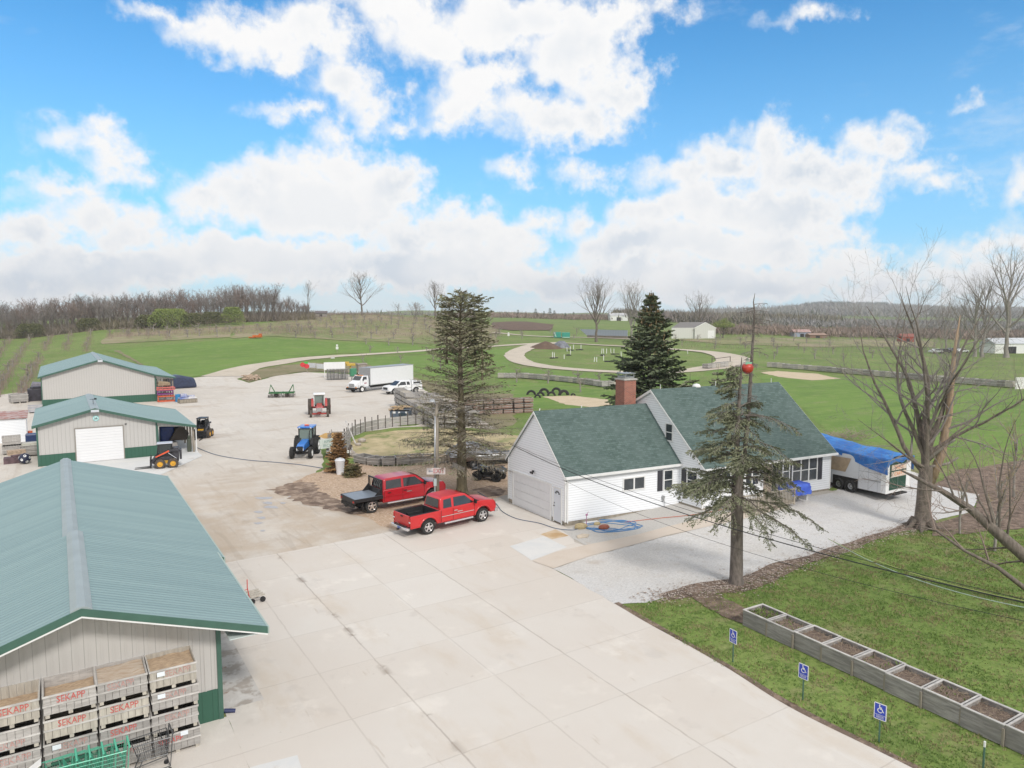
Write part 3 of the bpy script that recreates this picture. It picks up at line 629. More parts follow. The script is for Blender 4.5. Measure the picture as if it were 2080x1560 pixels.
def front_shed():
 root = empty('metal_shed', (0, 0, 0), 'long tan metal shed with two-level green roof beside the concrete yard', 'shed')
 shed(root, -3.4, 3.75, .18, 22.9, 29.9, 3.42, 3.42, 4.62, oh=0, ribs=False) if False else None
 # front block
 e0, e1, xr = -4.7, 5.0, .18; zp, ze = 4.62, 2.98
 def block(e0, e1, xr, zp, ze, ya, yb, ov, name='roof'):
  r = MB(); top = [(e0, ze), (xr, zp), (e1, ze)]
  r.prism(top + [(x, z - .12) for x, z in reversed(top)], ya, yb)
  y = ya + .12
  while y < yb - .05:
   for (a, b_) in zip(top[:-1], top[1:]):
    w, h = .045, .035
    r.add([(a[0], y - w, a[1] + .001), (b_[0], y - w, b_[1] + .001), (b_[0], y + w, b_[1] + .001), (a[0], y + w, a[1] + .001), (a[0], y - w * .35, a[1] + h), (b_[0], y - w * .35, b_[1] + h), (b_[0], y + w * .35, b_[1] + h), (a[0], y + w * .35, a[1] + h)],
     [(0, 1, 5, 4), (2, 3, 7, 6), (4, 5, 6, 7), (1, 2, 6, 5), (3, 0, 4, 7)])
   y += .228
  r.build(name, M_ROOF, root)
  s = (zp - ze) / (e1 - xr); w = .26
  MB().prism([(xr - w, zp - s * w + .06), (xr - .1, zp + .075), (xr + .1, zp + .075), (xr + w, zp - s * w + .06), (xr + w, zp - s * w + .02), (xr, zp + .02), (xr - w, zp - s * w + .02)], ya - .02, yb + .02).build('ridge_cap', M_RIDGE, root)
  g = MB(); g.b2(e1 + .002, e1 + .055, ya, yb, ze - .20, ze + .02); g.build('gutter', mat('gutter_grey', (.34, .42, .38), rough=.5), root)
  t = MB()
  for (a, b_) in ((top[0], top[1]), (top[1], top[2])):
   t.prism([(a[0], a[1] + .04), (b_[0], b_[1] + .04), (b_[0], b_[1] - .17), (a[0], a[1] - .17)], ya - .045, ya - .002)
  t.build('rake_trim', M_TRIM, root)
  t = MB()
  for (a, b_) in ((top[0], top[1]), (top[1], top[2])):
   t.prism([(a[0], a[1] - .175), (b_[0], b_[1] - .175), (b_[0], b_[1] - .225), (a[0], a[1] - .225)], ya - .03, ya - .002)
  t.build('rake_trim', M_TRIM if ya > 29 else M_WHITE, root)
  MB().b2(3.9, e1 - .01, ya + .02, yb - .02, ze - .16, ze - .13).build('soffit', mat('pale_soffit', (.50, .56, .54), rough=.5), root)
 block(e0, e1, xr, zp, ze, 22.0, 30.2, 0)
 block(-4.95, 5.25, .05, 4.30, 2.72, 30.21, 47.9, 0)
 sl = (zp - ze) / (e1 - xr)
 g = MB(); X0, X1 = -3.4, 3.75; zt = lambda x: zp - abs(x - xr) * sl - .125
 g.prism([(X0, 1.0), (X1, 1.0), (X1, zt(X1)), (xr, zt(xr)), (X0, zt(X0))], 22.9, 23.05)
 x = X0 + .12
 while x < X1 - .1: g.b2(x - .02, x + .02, 22.875, 22.9, 1.0, zt(x) - .01); x += .3
 g.build('wall', M_TAN, root)
 # the gable soffit and side walls
 MB().prism([(X0, zt(X0) - .002), (xr, zt(xr) - .002), (X1, zt(X1) - .002), (X1, zt(X1) - .03), (xr, zt(xr) - .03), (X0, zt(X0) - .03)], 22.02, 22.87).build('soffit', M_WHITE, root)
 g = MB(); g.b2(X1 - .15, X1 - .002, 23.055, 47.4, 1.0, 2.98); g.cut(); g.b2(X0, X0 + .15, 23.055, 47.4, 1.0, 2.95); g.cut(); g.b2(X0 + .151, X1 - .152, 47.25, 47.4, 1.0, 2.95); g.build('wall', M_TANY, root)
 q = MB(); q.b2(X0, X1 - .005, 22.865, 23.05, 0, .998); q.build('wainscot', M_WAIN, root)
 q = MB(); q.b2(X1 - .15, X1 + .012, 23.055, 47.42, 0, .998); q.cut(); q.b2(X0 - .012, X0 + .15, 23.055, 47.42, 0, .998); q.build('wainscot', M_WAINY, root)
 MB().b2(X1 - .09, X1 + .045, 22.84, 22.99, 0, zt(X1) + .0).build('corner_trim', M_TRIM, root)
 # small bird boxes of the eave corner: downspout elbow at the foot
 t = MB(); t.tube([(X1 + .1, 23.1, .12), (X1 + .32, 23.05, .08), (X1 + .42, 23.02, .06)], .065, 8); t.build('downspout', mat('navy_downspout', (.02, .03, .10), rough=.5), root)
front_shed()
def door_panel(root, x0, x1, y, z0, z1, n=12, name='overhead_door'):
 d = MB(); h = (z1 - z0) / n
 for i in range(n): d.prism([(y, z0 + i * h), (y - .03, z0 + i * h + .03), (y - .03, z0 + (i + 1) * h - .02), (y, z0 + (i + 1) * h)], x0, x1, axis='x')
 o = d.build(name, M_WHITED, root)
 f = MB(); f.b2(x0 - .08, x0 - .003, y - .05, y + .02, z0, z1 + .08); f.b2(x1 + .003, x1 + .08, y - .05, y + .02, z0, z1 + .08); f.b2(x0, x1, y - .05, y + .02, z1 + .003, z1 + .08)
 f.build('door_frame', mat('brown_grey_frame', (.26, .24, .21), rough=.6), o)
 return o
def shed2():
 root = empty('metal_shed', (0, 0, 0), 'tan metal shed with green roof, white overhead door and open lean-to', 'shed')
 shed(root, -1.8, 7.07, 2.4, 70.6, 83.2, 3.5, 3.22, 4.6, oh=.35, lx=10.3, lz=2.5, wain=.95)
 door_panel(root, .9, 4.42, 70.54, .02, 2.92)
 # header sheet and posts of the lean-to
 MB().prism([(7.08, 2.62), (10.15, 2.38), (10.15, 2.44), (7.08, 3.1)], 70.62, 70.72).build('header_panel', M_TAN, root)
 b = MB(); b.b2(7.08, 7.2, 70.5, 70.62, 0, 2.7); b.build('corner_trim', M_TRIM, root)
 for i in range(8):
  MB().b2(10.0, 10.16, 70.6 + i * 1.78, 70.76 + i * 1.78, 0, 2.36).build('post', M_POST, root)
 MB().b2(10.05, 10.2, 70.35, 83.4, 2.30, 2.36).build('beam', M_POST, root)
 MB().cyl((10.28, 70.4, 0), (10.28, 70.4, 2.4), .045, n=8).build('downspout', M_WHITE, root)
 # round emblem on the gable
 e = MB(); e.cyl((2.45, 70.575, 3.72), (2.45, 70.54, 3.72), .23, n=20); s = e.build('emblem', mat('teal_emblem', (.25, .60, .60), rough=.5), root)
 e = MB(); e.cyl((2.45, 70.538, 3.72), (2.45, 70.53, 3.72), .17, n=20); e.build('disc', mat('pale_emblem', (.66, .80, .78), rough=.5), s)
 e = MB(); e.add([(2.33, 70.527, 3.62), (2.44, 70.527, 3.62), (2.43, 70.527, 3.80), (2.36, 70.527, 3.84)], [(0, 1, 2, 3)]); e.add([(2.47, 70.527, 3.62), (2.58, 70.527, 3.64), (2.55, 70.527, 3.80), (2.47, 70.527, 3.82)], [(0, 1, 2, 3)])
 e.build('mark', mat('dark_teal', (.03, .16, .17), rough=.5), s)
 MB().b2(2.1, 2.7, 70.15, 70.25, 4.30, 4.50).build('ridge_vent_end', mat('pale_vent', (.55, .58, .62)), root)
 MB().b2(4.6, 4.75, 70.5, 70.56, 3.02, 3.1).build('lamp', M_BLACK, root)
 # wind vane on the ridge
 w = MB(); w.cyl((2.4, 73.2, 4.65), (2.4, 73.2, 5.15), .02, n=6); w.box(2.4, 73.2, 5.1, .5, .03, .03); w.box(2.4, 73.2, 4.95, .03, .4, .03); w.box(2.58, 73.2, 5.13, .2, .03, .14)
 w.build('weather_vane', M_BLACK, root)
shed2()
def shed3():
 root = empty('metal_shed', (0, 0, 0), 'farthest tan metal shed with green roof and long open lean-to', 'shed')
 shed(root, -2.1, 11.7, 4.9, 115.6, 139, 4.3, 3.95, 6.35, oh=.4, lx=14.4, lz=3.45, wain=1.1)
 MB().prism([(11.72, 3.35), (14.1, 3.2), (14.1, 3.3), (11.72, 3.8)], 115.62, 115.72).build('header_panel', M_TAN, root)
 for i in range(9):
  MB().b2(13.9, 14.1, 115.7 + i * 2.8, 115.9 + i * 2.8, 0, 3.3).build('post', M_POST, root)
 for i in range(5):
  MB().b2(12.9, 13.05, 116.0 + i * 4.6, 116.15 + i * 4.6, 0, 3.3).build('brace', M_POST, root)
 MB().b2(11.7, 11.84, 115.5, 115.62, 0, 3.4).build('corner_trim', M_TRIM, root)
 MB().b2(4.6, 5.2, 115.1, 115.2, 6.0, 6.3).build('ridge_vent_end', mat('pale_vent', (.55, .58, .62)), root)
shed3()
def small_shed():
 x1, y = G(55, 897)[:2]
 root = empty('garden_shed', (x1, y, 0), 'small white lap-sided shed at the left edge, junk on its roof', 'shed')
 w = MB(); w.b2(-5.5, 0, 0, 3.2, 0, 2.35); w.build('wall', M_SID, root)
 r = MB(); r.prism([(-.15, 2.36), (3.4, 2.7), (3.4, 2.78), (-.15, 2.44)], -5.7, .15, axis='x'); r.build('roof', mat('grey_shed_roof', (.42, .36, .34), rough=.8, var=.4, vscale=2, col2=(.30, .12, .10)), root)
 MB().b2(-.05, .03, -.03, .06, 0, 2.36).build('corner_trim', M_WHITE, root)
small_shed()
# ------------------------------------------------------------------ the white house
def shingle():
 m = D.materials.new('green_shingles'); m.use_nodes = True; N = NT(m.node_tree); b = m.node_tree.nodes['Principled BSDF']
 tc = N.node('ShaderNodeTexCoord'); x, y, z = N.sep(tc.outputs['Object']); P = N.combine(x, N.math('MULTIPLY', z, 1.38), 0)
 br = N.node('ShaderNodeTexBrick'); N.put(br.inputs['Vector'], P); br.inputs['Scale'].default_value = 1.0
 for k, v in (('Brick Width', .33), ('Row Height', .145), ('Mortar Size', .012), ('Mortar Smooth', .3), ('Bias', -.1)): br.inputs[k].default_value = v
 br.inputs['Color1'].default_value = (.072, .105, .098, 1); br.inputs['Color2'].default_value = (.118, .162, .152, 1); br.inputs['Mortar'].default_value = (.05, .085, .07, 1)
 c = N.mix(N.step(N.noise(P, .6, 4, .6), .35, .65, 0, .45), br.outputs[0], (.115, .155, .148))
 c = N.mix(N.math('MULTIPLY', N.step(N.noise(N.vec('MULTIPLY', P, (3, 7, 1)), 1.0, 3, .6), .55, .68), .45), c, (.17, .22, .21))
 N.put(b.inputs['Base Color'], c); b.inputs['Roughness'].default_value = .9; b.inputs['Specular IOR Level'].default_value = .2
 bn = N.node('ShaderNodeBump'); bn.inputs['Strength'].default_value = .4; N.put(bn.inputs['Height'], br.outputs['Fac']); bn.invert = True; N.l.new(bn.outputs[0], b.inputs['Normal'])
 return m
M_SHIN = shingle()
def brickmat():
 m = D.materials.new('red_brick'); m.use_nodes = True; N = NT(m.node_tree); b = m.node_tree.nodes['Principled BSDF']
 tc = N.node('ShaderNodeTexCoord'); x, y, z = N.sep(tc.outputs['Object']); P = N.combine(N.math('ADD', x, y), z, 0)
 br = N.node('ShaderNodeTexBrick'); N.put(br.inputs['Vector'], P); br.inputs['Scale'].default_value = 1.0
 for k, v in (('Brick Width', .21), ('Row Height', .075), ('Mortar Size', .008)): br.inputs[k].default_value = v
 br.inputs['Color1'].default_value = (.38, .12, .075, 1); br.inputs['Color2'].default_value = (.25, .085, .06, 1); br.inputs['Mortar'].default_value = (.33, .26, .22, 1)
 N.put(b.inputs['Base Color'], N.mix(N.step(N.noise(P, 2, 4, .6), .4, .7, 0, .4), br.outputs[0], (.40, .19, .14))); b.inputs['Roughness'].default_value = .85
 return m
M_BRICK = brickmat()
def window(root, T, a0, a1, z0, z1, b, nx=1, ny=2, face='front', shutters=(), name='window'):
 """sash window proud of a wall; face front = the wall looking at -b, gable = the wall looking at -a"""
 def bx(m, p0, p1, q0, q1, d0, d1):
  if face == 'front': m.b2(p0, p1, b - d1, b - d0, q0, q1)
  else: m.b2(b - d1, b - d0, p0, p1, q0, q1)
 m = MB(); m.T = T; w = .075
 bx(m, a0 - w, a1 + w, z0 - w, z0, .0, .05); bx(m, a0 - w, a1 + w, z1, z1 + w, .0, .05); bx(m, a0 - w, a0, z0, z1, .0, .05); bx(m, a1, a1 + w, z0, z1, .0, .05)
 for i in range(1, nx): c = a0 + (a1 - a0) * i / nx; bx(m, c - .05, c + .05, z0, z1, .0, .045)
 for i in range(1, ny): c = z0 + (z1 - z0) * i / ny; bx(m, a0, a1, c - .025, c + .025, .0, .035)
 f = m.build(name, M_WHITE, root)
 m = MB(); m.T = T; bx(m, a0, a1, z0, z1, .002, .012); m.build('pane', M_GLASS, f)
 for s in shutters:
  c = a0 - .34 if s < 0 else a1 + .34
  m = MB(); m.T = T; bx(m, c - .2, c + .2, z0 - .06, z1 + .06, .0, .04)
  n = int((z1 - z0) / .1)
  for i in range(n): zc = z0 + .05 + i * .1; bx(m, c - .15, c + .15, zc, zc + .05, .04, .05)
  m.build('shutter', mat('charcoal_shutter', (.045, .045, .055), rough=.6), root)
 return f
def house():
 ang = radians(-5.0); ex = Vector((cos(ang), sin(ang), 0)); ey = Vector((0.02, .9998, 0))
 O = Vector((24.95, 33.7, 0)); T = Matrix(((ex.x, ey.x, 0, 0), (ex.y, ey.y, 0, 0), (0, 0, 1, 0), (0, 0, 0, 1)))
 root = empty('house', O, 'white-sided house with green shingle roofs, brick chimney and attached garage', 'house')
 g0, g1, gb = 0.0, 8.6, 6.6; ge, gr = 3.15, 6.5; sl = (gr - ge) / (gb / 2)
 def B(mb=None): m = MB(); m.T = T; return m
 # garage
 w = B(); w.prism([(0, .28), (gb, .28), (gb, ge - .04), (gb / 2, gr - .06), (0, ge - .04)], 0, .15, axis='x')
 w.b2(.151, g1, 0, .15, .28, ge - .06); w.b2(.151, g1, gb - .15, gb, .28, ge - .06); w.build('wall', M_SID, root)
 w = B(); w.b2(.03, g1, .03, .16, -.1, .278); w.b2(.03, .17, .17, gb - .03, -.1, .278); w.build('foundation', M_CONC, root)
 oh = .14
 r = B(); zt = ge - sl * oh
 r.prism([(-oh, zt + .02), (gb / 2, gr + .05), (gb + oh, zt + .02), (gb + oh, zt - .10), (gb / 2, gr - .07), (-oh, zt - .10)], -.12, 8.6, axis='x'); r.build('roof', M_SHIN, root)
 t = B(); t.prism([(-oh, zt - .0), (gb / 2, gr + .03), (gb + oh, zt - .0), (gb + oh, zt - .17), (gb / 2, gr - .14), (-oh, zt - .17)], -.150, -.123, axis='x'); t.build('rake_trim', M_WHITE, root)
 t = B(); t.b2(-.12, 8.6, -oh - .12, -oh - .004, zt - .14, zt + .005); t.build('gutter', M_WHITE, root)
 t = B(); t.b2(-.025, .06, -.025, .07, .25, ge - .06); t.cut(); t.b2(-.025, .06, gb - .07, gb + .025, .25, ge - .06); t.build('corner_trim', M_WHITE, root)
 t = B(); t.tube([(.12, -.06, ge - .15), (.12, -.06, .2)], .045, 8); t.build('downspout', M_WHITE, root)
 # big door (faces -a), man door beside it
 d = B(); z0, z1 = .02, 2.18; b0, b1 = 1.55, 5.85
 for i in range(4):
  h = (z1 - z0) / 4; d.b2(-.035, -.002, b0, b1, z0 + i * h + .008, z0 + (i + 1) * h - .008)
  for k in range(8): bb = b0 + .1 + k * (b1 - b0 - .1) / 8; d.b2(-.043, -.036, bb, bb + (b1 - b0) / 8 - .12, z0 + i * h + .09, z0 + (i + 1) * h - .09)
 od = d.build('garage_door', M_WHITED, root)
 t = B(); t.b2(-.06, -.002, b0 - .14, b0 - .004, 0, z1 + .14); t.b2(-.06, -.002, b1 + .004, b1 + .14, 0, z1 + .14); t.b2(-.06, -.002, b0, b1, z1 + .004, z1 + .14); t.build('door_frame', M_WHITE, od)
 d = B(); d.b2(-.04, -.002, .38, 1.14, .12, 2.14); dd = d.build('side_door', mat('pale_door', (.68, .71, .76), rough=.4, var=.03), root)
 t = B(); t.b2(-.055, -.002, .30, .376, .05, 2.22); t.b2(-.055, -.002, 1.144, 1.22, .05, 2.22); t.b2(-.055, -.002, .376, 1.144, 2.144, 2.22); t.build('door_frame', M_WHITE, dd)
 t = B()
 for k in range(5):
  a0, a1 = pi * k / 5 + .08, pi * (k + 1) / 5 - .08
  t.add([(-.045, .76 + .10 * cos(a0), 1.80 + .10 * sin(a0)), (-.045, .76 + .27 * cos(a0), 1.80 + .22 * sin(a0)), (-.045, .76 + .27 * cos(a1), 1.80 + .22 * sin(a1)), (-.045, .76 + .10 * cos(a1), 1.80 + .10 * sin(a1))], [(0, 1, 2, 3)])
 t.build('fan_light', M_DARK, dd)
 t = B(); t.lathe([(.0, -.12), (.035, -.11), (.03, -.05), (.015, -.04)], (0, 1.06, 1.05), axis='x', n=8); t.lathe([(.0, -.08), (.03, -.07), (.03, -.04)], (0, 1.06, 1.22), axis='x', n=8); t.build('handle', M_BLACK, dd)
 t = B(); t.box(-.12, 3.35, 2.72, .1, .12, .1); t.cyl((-.18, 3.28, 2.68), (-.26, 3.22, 2.62), .05, .07, 8); t.cyl((-.18, 3.42, 2.68), (-.26, 3.48, 2.62), .05, .07, 8); t.build('flood_lamp', M_BLACK, root)
 t = B(); t.cyl((-.0, -.1, ge - .5), (-.12, -.16, ge - .45), .05, n=8); t.build('meter_cap', M_WHITE, root)
 # long wall windows
 window(root, T, 4.2, 5.75, 1.72, 2.42, 0, nx=2, ny=1)
 window(root, T, 7.35, 7.98, 1.42, 2.62, 0, nx=1, ny=2, shutters=(-1,))
 t = B(); t.cyl((7.25, -.12, .95), (7.25, .0, .95), .11, n=12); t.box(7.25, -.05, .80, .14, .1, .22); t.tube([(7.3, -.08, .8), (7.36, -.1, .5), (7.34, -.12, .2)], .02, 6); t.build('electric_meter', M_STEEL, root)
 # main block
 m0, m1, f, bk = 8.6, 20.15, -2.0, 7.6; me, mr, rb = 3.3, 7.5, 2.75; s2 = (mr - me) / (rb - f); zb = 4.9
 w = B(); prof = [(f, .5), (bk, .5), (bk, zb), (rb, mr - .06), (f, me - .04)]
 w.prism(prof, m0, m0 + .15, axis='x'); w.cut(); w.prism(prof, m1 - .15, m1, axis='x'); w.cut()
 w.b2(m0 + .151, m0 + 6.0, f, f + .15, .5, me - .06); w.cut(); w.b2(m0 + 7.9, m1 - .151, f, f + .15, .5, me - .06); w.cut(); w.b2(m0 + 6.0, m0 + 7.9, f + 1.0, f + 1.15, .5, me - .06)
 w.cut(); w.b2(m0 + .151, m1 - .151, bk - .15, bk, .5, zb - .1); w.build('wall', M_SID, root)
 w = B(); w.b2(m0 + .02, m1 - .02, f + .02, f + .2, .1, .498); w.b2(m0 + .02, m0 + .2, f + .21, 0, .1, .498); w.b2(m1 - .2, m1 - .02, f + .21, bk, .1, .498); w.build('foundation', M_CONC, root)
 oh2 = .3; zf = me - s2 * oh2
 r = B(); r.prism([(f - oh2, zf + .02), (rb, mr + .05), (bk + .2, zb - .02), (bk + .2, zb - .14), (rb, mr - .07), (f - oh2, zf - .10)], m0 - .12, m1 + .22, axis='x'); r.build('roof', M_SHIN, root)
 t = B()
 for a in (m0 - .150, m1 + .223): t.cut(); t.prism([(f - oh2, zf), (rb, mr + .03), (bk + .2, zb - .04), (bk + .2, zb - .22), (rb, mr - .15), (f - oh2, zf - .17)], a, a + .027, axis='x')
 t.build('rake_trim', M_WHITE, root)
 t = B(); t.b2(m0 - .12, m1 + .22, f - oh2 - .12, f - oh2 - .004, zf - .14, zf + .005); t.build('gutter', M_WHITE, root)
 t = B(); t.b2(m0 - .12, m1 + .2, f - oh2, f - .003, zf - .16, zf - .13); t.build('soffit', M_WHITE, root)
 t = B(); t.b2(m0 - .025, m0 + .06, f - .025, f + .06, .45, me - .2); t.cut(); t.b2(m1 - .06, m1 + .025, f - .025, f + .06, .45, me - .2); t.build('corner_trim', M_WHITE, root)
 t = B(); t.b2(m0 + 5.2, m0 + 5.95, f - .03, f - .001, .55, 2.9); t.build('stone_facing', mat('stone_facing', (.42, .34, .27), rough=.9, var=.4, vscale=6, bump=.5), root)
 # gable window (upper), side windows and the front row
 window(root, T, .72, 1.30, 4.35, 5.40, m0, nx=1, ny=2, face='gable')
 window(root, T, -1.55, -.75, 1.55, 2.65, m0, nx=1, ny=2, face='gable', shutters=(1,))
 window(root, T, 10.15, 10.85, 1.55, 2.65, f, nx=1, ny=2, shutters=(-1, 1))
 window(root, T, 12.2, 13.3, 1.55, 2.65, f, nx=2, ny=2)
 window(root, T, 16.45, 18.75, 1.30, 2.80, f, nx=3, ny=2, shutters=(1,))
 window(root, T, 15.55, 16.1, 1.45, 2.80, f, nx=1, ny=2, shutters=(-1,))
 d = B(); d.b2(m0 + 6.5, m0 + 7.4, f + .95, f + .999, .55, 2.6); d.build('front_door', mat('green_door', (.10, .16, .13), rough=.5), root)
 # chimney
 c = B(); c.b2(7.46, 8.42, 4.15, 5.10, 2.2, 8.08); ch = c.build('chimney', M_BRICK, root)
 c = B(); c.b2(7.40, 8.48, 4.09, 5.16, 8.082, 8.18); c.build('crown', M_CONC if False else mat('chimney_crown', (.52, .50, .47), rough=.8, var=.2), ch)
 c = B(); c.b2(7.55, 8.33, 4.23, 5.02, 8.182, 8.32)
 for xx in (7.55, 8.28):
  for yy in (4.23, 4.97): c.b2(xx, xx + .05, yy, yy + .05, 8.321, 8.50)
 c.b2(7.48, 8.40, 4.16, 5.09, 8.502, 8.55); c.build('cap', M_STEEL, ch)
 # roof vents
 for a, bb, zz in ((.3, 3.3, 6.55), (3.4, 3.3, 6.55)):
  t = B(); t.cyl((a, bb, zz), (a + .03, bb, zz + .13), .03, n=6); t.build('roof_pin', M_WHITE, root)
 t = B(); t.lathe([(.28, 0), (.28, .08), (.2, .2), (.0, .25)], (12.6, 2.9, 7.5), n=14); t.build('roof_vent', M_WHITE, root)
 for a in (9.3, 14.2, 19.6):
  t = B(); t.cyl((a, 2.75, 7.5), (a, 2.75, 7.85), .02, n=5); t.build('roof_pin', M_WHITE, root)
 return root, T, O
HOUSE, HT, HO = house()
# ------------------------------------------------------------------ trees
M_BARK = mat('grey_brown_bark', (.205, .172, .142), rough=.95, var=.45, vscale=3, stretch=(3, 3, .7), bump=.6, bscale=12)
M_BARKL = mat('pale_grey_bark', (.33, .30, .265), rough=.95, var=.4, vscale=3, stretch=(3, 3, .7))
M_BARKS = mat('spruce_bark', (.20, .170, .148), rough=.95, var=.45, vscale=4, stretch=(3, 3, .8), bump=.7, bscale=14)
M_MOSS = mat('lichened_bark', (.215, .185, .115), rough=.95, var=.45, vscale=3, stretch=(3, 3, .8), bump=.7, bscale=14)
M_TWIG = mat('bare_twigs', (.235, .208, .192), rough=.95)
M_TWIGP = mat('pinkish_twigs', (.27, .205, .175), rough=.95)
M_TWIGY = mat('budding_twigs', (.31, .25, .13), rough=.95)
M_RAW = mat('stripped_wood', (.46, .33, .22), rough=.9, var=.4, vscale=3, stretch=(3, 3, .5))
def leafmat(name, a, b_, c):
 m = D.materials.new(name); m.use_nodes = True; N = NT(m.node_tree); b = m.node_tree.nodes['Principled BSDF']
 tc = N.node('ShaderNodeTexCoord'); n = N.noise(tc.outputs['Object'], .9, 3, .6); n2 = N.noise(tc.outputs['Object'], 7, 3, .6)
 N.put(b.inputs['Base Color'], N.mix(N.step(n2, .5, .75), N.mix(N.step(n, .35, .65), a, b_), c)); b.inputs['Roughness'].default_value = .8; b.inputs['Specular IOR Level'].default_value = .25
 MATS[name] = m; return m
M_NEED = leafmat('spruce_needles', (.155, .172, .100), (.200, .208, .128), (.255, .252, .165))
M_NEEDD = leafmat('dark_spruce_needles', (.085, .110, .062), (.118, .142, .080), (.175, .185, .108))
M_NEEDC = leafmat('tan_cones_and_needles', (.20, .135, .07), (.13, .12, .06), (.28, .19, .11))
M_NEEDB = leafmat('dead_brown_needles', (.24, .135, .06), (.33, .20, .09), (.20, .12, .06))
M_BUD = leafmat('fresh_green_buds', (.155, .200, .055), (.20, .24, .07), (.25, .27, .09))
def branchy(mbT, mbt, rnd, p, d, L, r, lev, maxlev, n0=5, up=.10, wig=.16, kids=(5, 4, 4, 3), ang=(28, 52), ratio=(.5, .72), start=.22, thick=.02, sides=(7, 5, 4, 3, 3), droop=0):
 """one branch and, recursively, its side branches"""
 n = max(2, n0 - lev // 2); pts = [p.copy()]; rad = [r]; dirs = [d.copy()]
 for i in range(n):
  d = (d + Vector((rnd.uniform(-wig, wig), rnd.uniform(-wig, wig), rnd.uniform(-wig, wig) * .7 + up - droop * (lev > 0)))).normalized()
  p = p + d * (L / n); pts.append(p.copy()); dirs.append(d.copy())
  rad.append(max(r * (1 - .93 * (i + 1) / n), .35 * thick if lev else thick))
 (mbT if lev <= (1 if maxlev > 2 else 0) else mbt).tube(pts, rad, sides[min(lev, 4)], cap=False)
 if lev >= maxlev: return
 k = kids[min(lev, len(kids) - 1)]
 for i in range(k):
  t = start + (1 - start) * (i + rnd.random() * .8) / k if lev else start + (.98 - start) * (i + rnd.random() * .5) / k
  t = min(t, .98); s = t * n; j = int(s); q = pts[j].lerp(pts[j + 1], s - j); dd = dirs[j + 1]
  a = radians(rnd.uniform(*ang)); ph = rnd.uniform(0, 2 * pi) if lev else i * 2.4 + rnd.uniform(-.4, .4)
  u = dd.orthogonal().normalized(); w = dd.cross(u)
  nd = (dd * cos(a) + (u * cos(ph) + w * sin(ph)) * sin(a)).normalized()
  rr = lerp(rad[j], rad[j + 1], s - j)
  branchy(mbT, mbt, rnd, q, nd, L * rnd.uniform(*ratio) * (1.0 - .45 * (t - start)), rr * .62, lev + 1, maxlev, n0, up, wig, kids, ang, ratio, .25, thick, sides, droop)
def bare_tree(seed, h, tr, fork=.3, nl=6, spread=32, maxlev=4, kids=(5, 5, 4, 3), thick=.012, lean=(0, 0), matT=None, mattw=None, nm='bare_tree', root=None, up=.10, limbL=None):
 """short bole, then nl long ascending limbs; returns (trunk, crown) objects"""
 rnd = random.Random(seed); T = MB(); t = MB(); hb = h * fork
 pts = [Vector((0, 0, -.1))];
 for i in range(1, 5): pts.append(Vector((lean[0] * i / 4 + rnd.uniform(-.03, .03) * h * .3, lean[1] * i / 4 + rnd.uniform(-.03, .03) * h * .3, hb * i / 4)))
 T.tube(pts, [tr * 1.45, tr * 1.05, tr * .95, tr * .92, tr * .8], 9, cap=False)
 ld = [pts[-1]]
 for i in range(1, 6): ld.append(Vector((pts[-1].x + rnd.uniform(-.03, .03) * h, pts[-1].y + rnd.uniform(-.03, .03) * h, hb + (h - hb) * i / 5.2)))
 T.tube(ld, [tr * .8, tr * .6, tr * .45, tr * .3, tr * .16, tr * .04], 7, cap=False)
 nl = int(nl * 1.7)
 for i in range(nl):
  q = (i / nl) ** 1.1 * .72; s = q * 5; j = int(s); st = ld[j].lerp(ld[j + 1], s - j); a = i * 2.4 + rnd.uniform(-.4, .4); el = radians(spread * (1.15 - .75 * q) * rnd.uniform(.75, 1.1))
  d = Vector((sin(el) * cos(a), sin(el) * sin(a), cos(el))); L = (h - st.z) * rnd.uniform(.70, .92)
  branchy(T, t, rnd, st, d, L, tr * (.55 - .4 * q), 1, maxlev, 7, up * .7, .13, kids, (24, 50), (.38, .62), .2, thick)
 return T, t
def far_tree(seed, h, w, n=9, per=16, pink=False):
 """a light-weight bare tree for the distance: stems and a fuzz of thin twigs"""
 rnd = random.Random(seed); T = MB(); t = MB()
 T.tube([(0, 0, -.3), (rnd.uniform(-.2, .2), 0, h * .35), (rnd.uniform(-.4, .4), rnd.uniform(-.4, .4), h * .7)], [h * .016, h * .012, h * .005], 5, cap=False)
 for i in range(n):
  z0 = h * rnd.uniform(.2, .6); a = rnd.uniform(0, 2 * pi); el = radians(rnd.uniform(12, 48)); L = h * rnd.uniform(.3, .5)
  d = Vector((sin(el) * cos(a) * w, sin(el) * sin(a) * w, cos(el))); p0 = Vector((0, 0, z0)); p1 = p0 + d * L * .5 + Vector((0, 0, L * .05)); p2 = p0 + d * L + Vector((0, 0, L * .12))
  if p2.z > h: p2.z = h
  T.tube([p0, p1, p2], [h * .007, h * .0045, h * .002], 3, cap=False)
  for k in range(per):
   s = rnd.uniform(.2, 1); b = p0.lerp(p1, s * 2) if s < .5 else p1.lerp(p2, s * 2 - 1)
   e = Vector((rnd.gauss(0, .6), rnd.gauss(0, .6), rnd.uniform(.15, 1))).normalized() * h * rnd.uniform(.05, .14)
   sd = e.cross(Vector((rnd.random(), rnd.random(), rnd.random()))).normalized() * h * .0032
   t.add([b - sd, b + sd, b + e], [(0, 1, 2)])
   m = b + e * .45; e2 = Vector((rnd.gauss(0, .6), rnd.gauss(0, .6), rnd.uniform(.1, .8))).normalized() * h * .06
   t.add([m - sd * .7, m + sd * .7, m + e2], [(0, 1, 2)])
 return T, t
